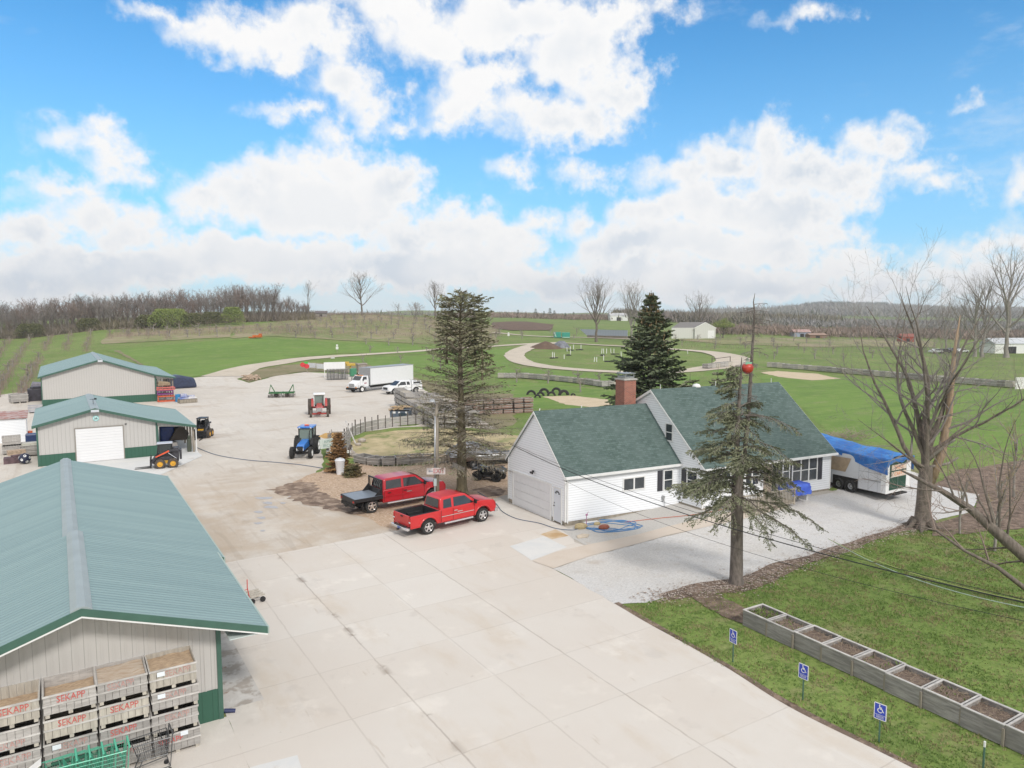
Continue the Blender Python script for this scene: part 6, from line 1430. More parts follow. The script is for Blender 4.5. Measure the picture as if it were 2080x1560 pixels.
 def skid(loc, h, label, group, rimc, stripe=True):
  root = empty('skid_steer', loc, label, 'skid steer loader', h, group)
  M_SK = mat('charcoal_machine', (.055, .055, .065), rough=.5, var=.4, vscale=4); M_YEL = mat('machine_yellow', (.72, .40, .04), rough=.5, var=.2)
  b = MB(); b.prism([(-1.0, .55), (-1.05, 1.35), (-.35, 1.45), (.2, .95), (.95, .80), (1.0, .45), (.85, .35), (-.85, .35)], -.42, .42); b.build('body', M_SK, root, bevel=.05)
  b = MB(); b.b2(-.32, .32, -.50, .50, .38, .62); b.build('belly_guard', M_YEL, root)
  for xx in (.42, -.42 - .12):
   for s in (-1, 1): wheel(root, xx, s * .66, .40, .30, s, .55, 'disc', M_TYREM, M_YEL, n=20, lug=14)
  b = MB(); b.b2(-.45, .62, -.42, .42, .95, 1.02)
  for xx, tx in ((.62, .50), (-.48, -.50)):
   for s in (-1, 1): b.tube([(xx, s * .40, .95), (tx, s * .40, 1.98)], .05, 5)
  for k in range(5): b.b2(-.40 + k * .2, -.37 + k * .2, -.43, -.41, 1.02, 1.9); b.b2(-.40 + k * .2, -.37 + k * .2, .41, .43, 1.02, 1.9)
  b.build('cab_frame', M_BLACK, root)
  b = MB(); b.b2(-.44, .50, -.405, -.40, 1.03, 1.92); b.b2(-.44, .50, .40, .405, 1.03, 1.92); b.build('side_screen', mat('mesh_glass', (.05, .06, .06), rough=.2), root)
  b = MB(); b.b2(-.56, .62, -.46, .46, 1.98, 2.06); b.build('cab_roof', mat('pale_cab_roof', (.45, .47, .52), rough=.4) if stripe else M_BLACK, root, bevel=.03)
  b = MB(); b.b2(-.3, .1, -.22, .22, 1.0, 1.3); b.b2(-.38, -.28, -.22, .22, 1.3, 1.75); b.build('seat', M_BLACK, root)
  for s in (-1, 1):
   b = MB(); pts = [(-.95, 1.50), (-.35, 1.52), (.75, 1.02), (1.15, .45), (1.05, .35), (.62, .92), (-.40, 1.36), (-.95, 1.32)]; b.prism(pts, s * .52 - .06, s * .52 + .06); o = b.build('lift_arm', M_SK, root, bevel=.015)
   if stripe: b = MB(); b.add([(-.30, s * .583, 1.36), (.70, s * .583, .93), (.76, s * .583, 1.0), (-.26, s * .583, 1.48)], [(0, 1, 2, 3) if s < 0 else (3, 2, 1, 0)]); b.build('arm_stripe', mat('orange_stripe', (.75, .10, .03), rough=.4), o)
   b = MB(); b.tube([(-.8, s * .50, .75), (-.2, s * .50, 1.25)], .04, 6); b.build('lift_cylinder', M_CHROME, root)
  b = MB(); b.b2(-1.22, -1.05, -.36, .36, .62, 1.45); b.b2(-1.0, -.55, -.36, .36, 1.40, 1.62); b.build('engine_cover', M_SK, root, bevel=.04)
  b = MB(); b.b2(1.06, 1.12, -.60, .60, .22, .78)
  for s in (-1, 1): b.b2(1.05, 1.14, s * .5 - .05, s * .5 + .05, .1, 1.0)
  b.build('fork_carriage', M_BLACK, root)
  for s in (-1, 1): b = MB(); b.prism([(1.12, .75), (1.17, .75), (1.18, .12), (2.30, .06), (2.30, .04), (1.12, .06)], s * .28 - .05, s * .28 + .05); b.build('fork', M_BLACK, root)
  if not stripe: b = MB(); b.b2(.62, .86, -.26, .26, .74, .95); b.build('step', M_YEL, root)
  return root
 a, b_ = G(356, 950), G(318, 953); h = veh(a, b_); n = Vector((-sin(h), cos(h), 0))
 skid((a + b_) / 2 - n * .66 * (1), h, 'charcoal skid steer with orange arm stripe and yellow wheels by the white shed door', None, None)
 d = -Vector((sin(YAW), cos(YAW))) + .12 * Vector((cos(YAW), -sin(YAW))); h = atan2(d.y, d.x)
 skid(G(413, 888) , h, 'dark skid steer facing the camera beyond the corner of the lean-to', None, None, False)
 # quad bike
 ra, fa = G(969, 976), G(1008, 979); h = veh(ra, fa); n = Vector((-sin(h), cos(h), 0)); s_ = 1.15
 root = empty('quad_bike', ra + n * .5, 'black quad bike parked on the wood chips by the garage', 'quad bike', h, None, ((fa - ra).length / 1.3, 1.15, 1.15))
 for xx in (0, 1.3):
  for s in (-1, 1): wheel(root, xx, s * .42, .32, .26, s, .45, 'disc', M_TYRE, M_BLACK, n=18, lug=12)
 M_Q = mat('quad_black', (.020, .024, .030), rough=.35, coat=.3)
 b = MB(); b.prism([(-.42, .62), (-.30, .80), (.25, .86), (.35, .70), (.38, .52), (.25, .72), (-.20, .70)], -.50, .50); b.build('rear_fender', M_Q, root, bevel=.03)
 b = MB(); b.prism([(.92, .55), (1.05, .80), (1.35, .90), (1.66, .74), (1.70, .55), (1.55, .70), (1.10, .70)], -.50, .50); b.build('front_fender', M_Q, root, bevel=.03)
 b = MB(); b.prism([(-.15, .78), (.0, .98), (.5, .88), (.85, 1.0), (1.0, .98), (1.1, .80), (.9, .5), (.1, .5)], -.17, .17); b.build('body', M_Q, root, bevel=.05, smooth=True)
 b = MB(); b.b2(-.1, 1.4, -.16, .16, .28, .62); b.b2(.3, .95, -.42, .42, .28, .33); b.build('engine', M_UNDER, root)
 b = MB(); b.tube([(.95, -.36, 1.18), (.92, -.15, 1.10), (.92, .15, 1.10), (.95, .36, 1.18)], .02, 6); b.tube([(1.05, 0, .9), (.92, 0, 1.12)], .03, 6); b.build('handlebar', M_BLACK, root)
 for x0, z in ((-.32, .93), (1.18, .98)):
  b = MB()
  for k in range(5): b.tube([(x0, -.32 + k * .16, z), (x0 + .42, -.32 + k * .16, z)], .012, 5)
  b.tube([(x0, -.34, z), (x0 + .42, -.34, z), (x0 + .42, .34, z), (x0, .34, z), (x0, -.34, z)], .015, 5); b.build('luggage_rack', M_BLACK, root)
 b = MB(); b.box(1.70, -.2, .72, .06, .16, .1); b.cut(); b.box(1.70, .2, .72, .06, .16, .1); b.build('headlight', M_HEAD, root)
 # covered boat on a trailer, and the bare hull beside it
 p = G(972, 948); h = veh(G(945, 952), G(1030, 940)); n = Vector((-sin(h), cos(h), 0))
 root = empty('covered_boat', p + n * .6, 'boat under a grey ribbed tarp behind the quad bike', 'boat', h)
 b = MB(); b.prism([(-2.4, .55), (-2.3, 1.05), (2.3, 1.05), (2.7, .95), (2.0, .55)], -.95, .95); b.build('hull', mat('maroon_hull', (.16, .10, .09), rough=.5, var=.3), root, bevel=.08)
 b = MB(); b.b2(-2.5, 3.3, -.5, .5, .35, .45); b.build('trailer_frame', M_BLACK, root)
 for s in (-1, 1): wheel(root, -.6, s * 1.02, .32, .2, s, .5, 'disc', M_TYRE, M_STEEL, n=16)
 M_TARP = mat('grey_tarp', (.32, .33, .35), rough=.35, var=.5, vscale=1.6, col2=(.16, .165, .18), stretch=(2.2, .5, 1), bump=.6, bscale=3)
 b = MB(); rows = []
 nx_, ny_ = 26, 10; o = 0
 for i in range(nx_ + 1):
  x = -2.5 + i * 4.6 / nx_; t = i / nx_
  top = 1.08 + .95 * max(0, sin(pi * min(1, t * 1.25)) ** .7 if t < .8 else 0) * (1 + .06 * sin(i * 2.1))
  for j in range(ny_ + 1):
   a = pi * j / ny_; y = -cos(a) * (1.02); z = .98 + (top - .98) * sin(a) ** .45 + .03 * sin(i * 2.3 + j); b.v.append((x, y, z))
 for i in range(nx_):
  for j in range(ny_): q = i * (ny_ + 1) + j; b.f.append((q, q + ny_ + 1, q + ny_ + 2, q + 1)); b.m.append(0)
 b.build('tarp', M_TARP, root, smooth='all')
 root = empty('aluminium_boat', G(1012, 944) + n * .3, 'low grey open boat between the covered boat and the garage', 'boat', h - .12)
 b = MB(); b.prism([(-2.0, .5), (-2.0, .95), (2.0, 1.0), (2.4, .9), (1.9, .5)], -.75, .75); b.build('hull', M_STEEL, root, bevel=.06)
 b = MB(); b.b2(-1.9, 1.9, -.62, .62, .97, 1.01); b.build('deck', M_BLACK, root); b = MB(); b.b2(-2.4, 2.9, -.06, .06, .38, .46); b.tube([(-1.9, -.75, 1.02), (2.0, -.7, 1.10)], .04, 6); b.build('trailer_frame', M_STEEL, root)
 # catering trailer
 X0, Y0 = 46.0, 26.55; z0 = terr(47, 29); Ln, Wd, Ht = 8.2, 2.9, 2.65
 root = empty('catering_trailer', (X0, Y0, z0), 'white tandem-axle catering trailer under a blue tarp behind the house corner', 'trailer', radians(0))
 # local: rear end at y=0 looking at the camera, body runs to +y, x from 0 (left side) to Wd
 z1, z2 = .38, Ht
 b = MB(); b.b2(0, Wd, 0, Ln, z1, z2); bo = b.build('body', mat('dull_white_panels', (.66, .67, .69), rough=.45, var=.08, vscale=.6), root, bevel=.03)
 b = MB(); b.b2(-.03, .0, -.012, .30, z1 + .02, z2 - .02); b.b2(-.02, .36, -.03, -.001, z1, z2); b.b2(Wd - .55, Wd, -.03, -.001, z1, z2); b.b2(.361, Wd - .551, -.03, -.001, z1, z1 + .18); b.build('rear_frame', M_WHITE, root)
 b = MB(); b.b2(.38, Wd - .57, -.045, -.002, z1 + .2, z2 - .12); b.build('rear_door', mat('dark_green_door', (.012, .070, .042), rough=.5, var=.3), root)
 b = MB(); b.b2(1.32, 1.34, -.06, -.046, z1 + .2, z2 - .12); b.build('door_seam', M_STEEL, root)
 M_CREAM = mat('cream_sign', (.68, .56, .46), rough=.6, var=.1); M_OR = mat('faded_orange_letters', (.72, .24, .07), rough=.6)
 for (zc, word) in ((2.08, 'TASTY'), (1.62, 'CARTS')):
  b = MB(); b.b2(.52, Wd - .64, -.075, -.05, zc - .18, zc + .18); sg = b.build('sign_board', M_CREAM, root)
  text_part('lettering', word, .36, M_OR, sg, (1.40, -.082, zc), (pi / 2, 0, 0))
 # side: seams, awning hatch, hinge bar, brown panel, wheel opening
 b = MB()
 for yy in (.55, 1.2, 1.9, 3.95, 4.5, 5.5): b.b2(-.008, -.001, yy, yy + .02, z1 + .03, z2 - .03)
 b.b2(-.008, -.001, .2, 1.9, 1.62, 1.65); b.build('panel_seam', mat('seam_grey', (.36, .37, .39)), root)
 b = MB(); b.b2(-.07, -.009, .35, 1.65, 1.10, 1.17); b.build('awning_bar', M_STEEL, root)
 b = MB(); b.add([(-.02, 2.9, 1.35), (-.02, 4.9, 1.35), (-.02, 5.1, 2.3), (-.02, 2.5, 2.35)], [(0, 1, 2, 3)]); b.build('brown_panel', mat('brown_side_panel', (.44, .33, .22), rough=.6, var=.2), root)
 b = MB(); b.b2(-.012, -.002, 1.95, 3.85, .30, 1.02); b.build('wheel_opening', M_UNDER, root)
 for yy in (2.45, 3.35):
  for xx, s in ((.0, -1), (Wd - .12, 1)):
   w = MB(); w.lathe([(.24, s * .11), (.38, s * .11), (.42, s * .04), (.42, -s * .10), (.24, -s * .12), (.0, -s * .08)], (xx - s * -.06, yy, .42 - .0), 'x', 20); wo = w.build('wheel', M_TYRE, root, smooth=True); w = MB(); w.lathe([(.22, s * .10), (.12, s * .07), (0, s * .08)], (xx + .06, yy, .42), 'x', 14); w.build('hub', M_STEEL, wo)
 b = MB(); b.b2(.4, Wd - .4, .3, Ln + 1.2, .22, .36); b.b2(.7, Wd - .7, -.25, .3, .24, .32); b.build('chassis', M_UNDER, root)
 # tarp: tied over the roof, skirts hanging on both sides
 M_BT = mat('blue_tarp', (.018, .115, .40), rough=.42, var=.35, vscale=.9, col2=(.045, .21, .55), bump=1.0, bscale=2.2)
 t = MB(); nu, nv = 60, 44
 def tarp_pt(u, v):                          # u along the length 0..1, v across: 0 = left skirt hem, 1 = right hem
  y = -.14 + u * (Ln + .35); hang = max(.15, 1.05 - 1.7 * u) ; top = z2 + .10 + .75 * max(0, (u - .15) / .85) ** 1.4 * (1 - .3 * abs(v - .5))
  s = v * (2 * hang + Wd + .2)
  if s < hang: x, z = -.06 - .10 * (1 - s / hang) * sin(u * 14), top - .03 - (hang - s)
  elif s < hang + Wd + .2: x = -.06 + (s - hang) ; z = top + .05 * sin(pi * (s - hang) / (Wd + .2)) * (2 if u < .5 else 3) - .10 * sin((s - hang) * 5 + u * 5) * .25
  else: x, z = Wd + .14, top - .03 - (s - hang - Wd - .2)
  nz = noise.noise((x * 1.1, y * 1.0, z * 1.4)); n2 = noise.noise((x * 3.1 + 7, y * 2.2, z * 3))
  return (x + .09 * nz * (1 if s < hang else 0) - .03 * n2, y, z + (.10 * nz + .045 * n2) * (.4 if s < hang else 1))
 for i in range(nu + 1):
  for j in range(nv + 1): t.v.append(tarp_pt(i / nu, j / nv))
 for i in range(nu):
  for j in range(nv): q = i * (nv + 1) + j; t.f.append((q, q + 1, q + nv + 2, q + nv + 1)); t.m.append(0)
 # rear fold over the end
 o = len(t.v); m_ = 24
 for i in range(m_ + 1):
  u = i / m_; x = -.08 + u * (Wd + .22); dz = .16 + .14 * abs(sin(u * 9)) + .28 * (1 if u < .07 else 0) + .1 * noise.noise((u * 6, 0, 0)); t.v.append((x, -.15, z2 + .06)); t.v.append((x, -.17, z2 + .06 - dz * .5)); t.v.append((x, -.12, z2 + .03 - dz))
 for i in range(m_):
  for j in range(2): q = o + i * 3 + j; t.f.append((q, q + 3, q + 4, q + 1)); t.m.append(0)
 t.build('tarp', M_BT, root, smooth='all')
 b = MB(); b.tube([(-.2, .1, 1.25), (-.12, 1.4, 1.22), (-.05, 2.0, 1.2)], .012, 5); b.tube([(-.05, -.08, 1.42), (1.0, -.09, 1.50), (Wd, -.09, 1.62)], .012, 5); b.build('rope', M_WHITE, root)
 # disc harrow
 a, b_ = G(547, 807), G(599, 806); h = veh(a, b_); mid = (a + b_) / 2
 root = empty('disc_harrow', mid, 'green folding disc harrow standing in the yard', 'farm implement', h)
 M_JG = mat('implement_green', (.045, .16, .05), rough=.5, var=.3); L = (b_ - a).length
 b = MB(); b.b2(-L / 2, L / 2, -.9, -.75, .62, .78); b.b2(-L / 2, L / 2, .5, .65, .62, .78); b.b2(-L / 2, L / 2, -.15, -.05, .7, .85)
 for k in range(5): x = -L / 2 + .2 + k * (L - .4) / 4; b.b2(x - .06, x + .06, -.9, .65, .66, .80)
 b.build('frame', M_JG, root)
 for s in (-1, 1):
  b = MB(); b.tube([(s * L * .28, .1, .8), (s * L * .44, .2, 1.9)], .08, 5); b.tube([(s * L * .44, .2, 1.9), (s * L * .48, -.4, .85)], .05, 5); b.build('wing_arm', M_JG, root)
  b = MB()
  for k in range(9):
   x = s * (L * .05 + k * L * .055); b.lathe([(0.001, .03), (.18, .015), (.27, -.03), (.27, -.045), (.18, 0), (.001, .01)], (x, -.95 - .0 * k, .28), 'x', 12)
   b.lathe([(0.001, .03), (.18, .015), (.27, -.03), (.27, -.045), (.18, 0), (.001, .01)], (x, .75, .28), 'x', 12)
  b.cyl((s * L * .04, -.95, .28), (s * L * .5, -.95, .28), .03, n=6); b.cyl((s * L * .04, .75, .28), (s * L * .5, .75, .28), .03, n=6)
  b.build('disc_gang', mat('worn_steel_discs', (.13, .10, .09), rough=.5, metal=.3, var=.4), root)
 b = MB(); b.tube([(-.3, .6, .7), (0, 2.2, .6), (.3, .6, .7)], .05, 5); b.build('hitch', M_JG, root)
 for s in (-1, 1): wheel(root, s * .8, 0, .36, .22, 1, .5, 'disc', M_TYREM, M_WHITE, n=16)
vehicles()
# ------------------------------------------------------------------ wooden bins, planters, signs and yard things
M_WOOD = mat('grey_weathered_wood', (.50, .475, .45), rough=.9, var=.4, vscale=2.2, col2=(.335, .315, .295), stretch=(1, 1, 7), bump=.3, bscale=9, rnd=.5)
M_WOODH = mat('grey_weathered_boards', (.42, .395, .37), rough=.9, var=.4, vscale=2.0, col2=(.235, .22, .205), stretch=(.8, 5, 6), bump=.4, bscale=9, rnd=.5)
M_WOODT = mat('tan_bin_wood', (.56, .52, .45), rough=.9, var=.4, vscale=2.2, col2=(.42, .385, .33), stretch=(5, 5, .7), bump=.3, bscale=9, rnd=.35)
M_RAIL = mat('pale_bin_rail', (.60, .575, .545), rough=.85, var=.3, vscale=3, rnd=.3)
M_STEN = mat('red_stencil', (.55, .05, .05), rough=.8, var=.2, vscale=9, col2=(.50, .16, .14)); M_STENF = mat('faded_red_stencil', (.44, .19, .17), rough=.85, vscale=8, col2=(.47, .36, .33))
M_PAPER = mat('white_paper', (.72, .76, .80), rough=.7); M_CHIPS = mat('straw_filling', (.54, .41, .28), rough=.95, var=.4, vscale=6, col2=(.36, .26, .18), bump=1, bscale=14, stretch=(1, 3, 1))
M_RUST = mat('rusty_metal', (.20, .085, .05), rough=.8, var=.4, vscale=3, col2=(.10, .06, .05))
def bin_meshes(w=1.2, d=1.2, h=.62, seed=0):
 """apple bin standing on skids: boards, rails"""
 b = MB(); rnd = random.Random(seed); n = 7; z0, t = .10, .022
 for s in (0, 1):
  for k in range(n):
   x = -w / 2 + k * w / n; g = .003 + rnd.random() * .003
   if s: b.b2(x + g, x + w / n - g, d / 2 - t, d / 2, z0, h)
   else: b.b2(x + g, x + w / n - g, -d / 2, -d / 2 + t, z0, h)
   y = -d / 2 + t + k * (d - 2 * t) / n
   if s: b.b2(w / 2 - t, w / 2, y + g, y + (d - 2 * t) / n - g, z0, h)
   else: b.b2(-w / 2, -w / 2 + t, y + g, y + (d - 2 * t) / n - g, z0, h)
 b.b2(-w / 2 + t, w / 2 - t, -d / 2 + t, d / 2 - t, z0, z0 + .02)
 r = MB(); e = .02
 for z, hh in ((h - .045, .05), (h - .30, .045)):
  r.b2(-w / 2 - e, w / 2 + e, -d / 2 - e, -d / 2 - .001, z, z + hh); r.b2(-w / 2 - e, w / 2 + e, d / 2 + .001, d / 2 + e, z, z + hh)
  r.b2(-w / 2 - e, -w / 2 - .001, -d / 2, d / 2, z, z + hh); r.b2(w / 2 + .001, w / 2 + e, -d / 2, d / 2, z, z + hh)
 k = MB()
 for x in (-w / 2 + .08, 0, w / 2 - .08): k.b2(x - .05, x + .05, -d / 2 + .01, d / 2 - .01, 0, z0 - .002)
 return b, r, k
BINP = {}
def make_bin(loc, rz, label, group, m=None, stencil=None, paper=None, fill=None, scale=(1, 1, 1), name='apple_bin', low=False):
 key = 'b%d' % (hash(label) % 3)
 if 'me' not in BINP:
  BINP['me'] = []
  for q in range(3):
   b, r, k = bin_meshes(seed=q); o1 = b.build('boards', M_WOOD); o2 = r.build('rail', M_RAIL); o3 = k.build('skid', M_WOODT)
   BINP['me'].append((o1.data, o2.data, o3.data))
   for o in (o1, o2, o3): D.objects.remove(o)
 root = empty(name, loc, label, 'wooden bin', rz, group, scale)
 q = BINP['me'][int(abs(loc[0] * 7 + loc[1] * 13 + loc[2] * 31)) % 3]
 for nm, me in zip(('boards', 'rail', 'skid'), q):
  if low and nm == 'skid': continue
  o = D.objects.new(nm, me); COL.objects.link(o); o.parent = root
  if nm == 'boards' and m is not None: o.material_slots[0].link = 'OBJECT'; o.material_slots[0].material = m
 if fill:
  f = MB(); n = 10; z = .62 - fill[1]
  for i in range(n + 1):
   for j in range(n + 1): f.v.append((-.575 + 1.15 * i / n, -.575 + 1.15 * j / n, z + .05 * noise.noise((i * .5 + loc[0], j * .5, loc[1])) - .02))
  for i in range(n):
   for j in range(n): p = i * (n + 1) + j; f.f.append((p, p + n + 1, p + n + 2, p + 1)); f.m.append(0)
  f.build('filling', fill[0], root, smooth='all')
 if stencil:
  text_part('stencil', 'SEKAPP', .255, stencil[0], root, (stencil[1], -.606, .62 - .045 - .115 + (stencil[2] if len(stencil) > 2 else 0)), (pi / 2, R.uniform(-.025, .025), 0), sx=R.uniform(.76, .84))
 if paper: b = MB(); b.box(paper[0], -.632, paper[1], .2, .004, .13); b.build('paper_note', M_PAPER, root)
 return root
def props_left():
 # the wall of stencilled bins in front of the near shed
 cols = [2.32, 1.05, -.22, -1.49, -2.76]; nm = ['right-hand', 'second', 'third', 'left-hand', 'cut-off']
 rows = ['bottom', 'second from the ground', 'third from the ground', 'topmost']
 st = {(0, 0): (M_STEN, -.18, -.04), (0, 1): (M_STENF, .05), (0, 2): (M_STENF, -.05), (0, 3): (M_STENF, .12),
  (1, 0): (M_STENF, -.1), (1, 1): (M_STEN, -.05), (1, 2): (M_STEN, 0.0), (1, 3): (M_STENF, -.05),
  (2, 0): (M_STENF, 0), (2, 1): (M_STENF, .05), (2, 2): (M_STEN, .02), (2, 3): (M_STEN, 0.02),
  (3, 0): (M_STENF, 0), (3, 1): (M_STENF, .05), (3, 2): (M_STENF, -.05, -.24), (3, 3): (M_STEN, .05)}
 pap = {(0, 3): (-.32, .50), (0, 2): (-.36, .50), (0, 0): (-.02 + .2, .56), (2, 1): (-.32, .50)}
 tone = {(0, 0): None, (0, 3): M_WOODT, (1, 2): M_WOODT, (2, 2): M_WOODT, (3, 3): M_WOODT, (0, 1): None, (2, 3): None}
 fills = {0: (M_CHIPS, .10), 1: (mat('pallet_board_filling', (.52, .45, .37), rough=.9, var=.4, vscale=3, col2=(.40, .30, .22), stretch=(1, 5, 1)), .05), 2: (M_CHIPS, .26), 3: (M_CHIPS, .30), 4: (M_CHIPS, .3)}
 words = {0: 'nearest the corner of the shed', 1: 'second from the shed corner', 2: 'third from the shed corner', 3: 'fourth from the shed corner', 4: 'at the left edge of the photo'}
 for c, x in enumerate(cols):
  for r in range(4):
   j = random.Random(c * 10 + r); s = st.get((c, r))
   lab = '%s stencilled bin of the stack %s' % (rows[r].replace('bottom', 'bottom'), words[c])
   make_bin((x + j.uniform(-.025, .025), 22.27 + j.uniform(-.02, .02), r * .655), j.uniform(-.01, .01), lab, 'stencilled bins in front of the near shed', tone.get((c, r)), s, pap.get((c, r)), fills[c] if r == 3 else None, scale=(1.0, 1.0, 1.0))
 # shopping carts
 M_GC = mat('green_cart_plastic', (.10, .48, .33), rough=.45); M_GW = mat('green_cart_wire', (.13, .42, .30), rough=.4, metal=.2); M_KW = mat('dark_cart_wire', (.10, .105, .11), rough=.4, metal=.4)
 def cart(loc, rz, label, mw, mp, group=None):
  root = empty('shopping_cart', loc, label, 'shopping cart', rz, group, 1.1)
  b = MB(); L, W = .82, .48
  def rect(z, e0, e1, wn, wf): return [(e0, -wn / 2, z), (e1, -wf / 2, z), (e1, wf / 2, z), (e0, wn / 2, z), (e0, -wn / 2, z)]
  top = rect(.92, -.40, .42, .52, .40); low = rect(.50, -.34, .30, .46, .34)
  b.tube(top, .012, 5); b.tube(low, .010, 5)
  for i in range(4):
   P, Q, P2, Q2 = Vector(top[i]), Vector(low[i]), Vector(top[i + 1]), Vector(low[i + 1]); n = 16 if i in (0, 2) else 9
   for k in range(n + 1): t = k / n; b.tube([P.lerp(P2, t), Q.lerp(Q2, t)], .004, 3, cap=False)
   for k in range(1, 4): t = k / 4; b.tube([P.lerp(Q, t), P2.lerp(Q2, t)], .005, 3, cap=False)
  for k in range(9): t = k / 8; b.tube([Vector(low[0]).lerp(Vector(low[3]), t), Vector(low[1]).lerp(Vector(low[2]), t)], .004, 3, cap=False)
  b.build('basket', mw, root)
  f = MB()
  for s in (-1, 1): f.tube([(-.46, s * .25, 1.0), (-.42, s * .25, .55), (-.38, s * .25, .18), (.38, s * .20, .14)], .013, 6); f.tube([(.36, s * .18, .16), (.22, s * .17, .5)], .013, 6)
  f.tube([(-.38, -.25, .18), (-.38, .25, .18)], .012, 5); f.tube([(.36, -.2, .15), (.36, .2, .15)], .012, 5); f.build('frame', mw, root)
  h = MB(); h.tube([(-.47, -.27, 1.0), (-.47, .27, 1.0)], .022, 8); h.build('handle', mp, root)
  s_ = MB(); s_.add([(-.36, -.2, .56), (-.36, .2, .56), (-.20, .2, .95), (-.20, -.2, .95)], [(0, 1, 2, 3)]); s_.build('child_seat', mp, root)
  for x in (-.36, .34):
   for s in (-1, 1): w = MB(); w.lathe([(.0, .015), (.05, .018), (.062, .01), (.062, -.01), (.05, -.018), (.0, -.015)], (x, s * .2, .062), 'y', 12); w.build('wheel', M_BLACK, root)
  return root
 d = Vector((1.87 - -1.01, 21.10 - 22.91, 0)).normalized(); h = atan2(d.y, d.x)
 a = Vector((1.62, 20.95, .02)); h2 = 0.02
 for i in range(5):
  cart((.55 - i * .30, 20.98 + i * .02, .02), pi + .03, ('rear end cart of the nested green row, nearest the dark cart', 'second cart of the nested green row', 'middle cart of the nested green row', 'fourth cart of the nested green row', 'front cart of the nested green row, under the white board')[i], M_GW, M_GC, 'nested green shopping carts')
 cart((1.60, 21.02, .02), pi + .05, 'dark wire shopping cart at the right end of the green row', M_KW, M_KW)
 b = MB(); M = Matrix.Rotation(radians(-32), 3, 'Y')
 b.box(-1.15, 20.9, 1.12, .62, .30, .02, M=M); o = b.build('white_board', M_WHITE); tag(o, 'small scuffed white board lying across the green carts', 'board')
 for i, x in enumerate((-.1, .35, .75)):
  b = MB(); b.tube([(x - .17, 20.35, .05), (x - .17, 20.35, .72), (x - .13, 20.35, .76), (x + .13, 20.35, .76), (x + .17, 20.35, .72), (x + .17, 20.35, .05)], .018, 6); b.tube([(x - .17, 20.35, .08), (x - .17, 19.9, .05)], .018, 6); b.tube([(x + .17, 20.35, .08), (x + .17, 19.9, .05)], .018, 6)
  o = b.build('hand_cart', mat('pale_tube_frame', (.45, .42, .36), rough=.4)); tag(o, ('left pale tube-framed hand cart below the green carts', 'middle pale tube-framed hand cart below the green carts', 'right pale tube-framed hand cart below the green carts')[i], 'hand cart', 'tube-framed hand carts')
 # flat trolley by the roof edge
 p = Vector((6.45, 31.9, .02)); root = empty('flat_trolley', p, 'flat slatted trolley with red handle beside the near shed', 'trolley', .15)
 b = MB()
 for k in range(4): b.b2(.0, .62, -.42 + k * .24, -.34 + k * .24, .30, .36)
 b.build('deck', M_WOODT, root); b = MB(); b.tube([(-.02, -.3, .3), (-.10, -.3, .75), (-.06, -.2, 1.1)], .02, 6); b.tube([(-.08, -.3, .7), (-.35, -.3, .68)], .015, 5); b.build('handle', mat('red_handle', (.50, .05, .04)), root)
 for x in (.08, .54):
  for y in (-.36, .3): w = MB(); w.lathe([(0, .03), (.12, .03), (.12, -.03), (0, -.03)], (x, y, .12), 'y', 12); w.build('wheel', M_BLACK, root)
props_left()
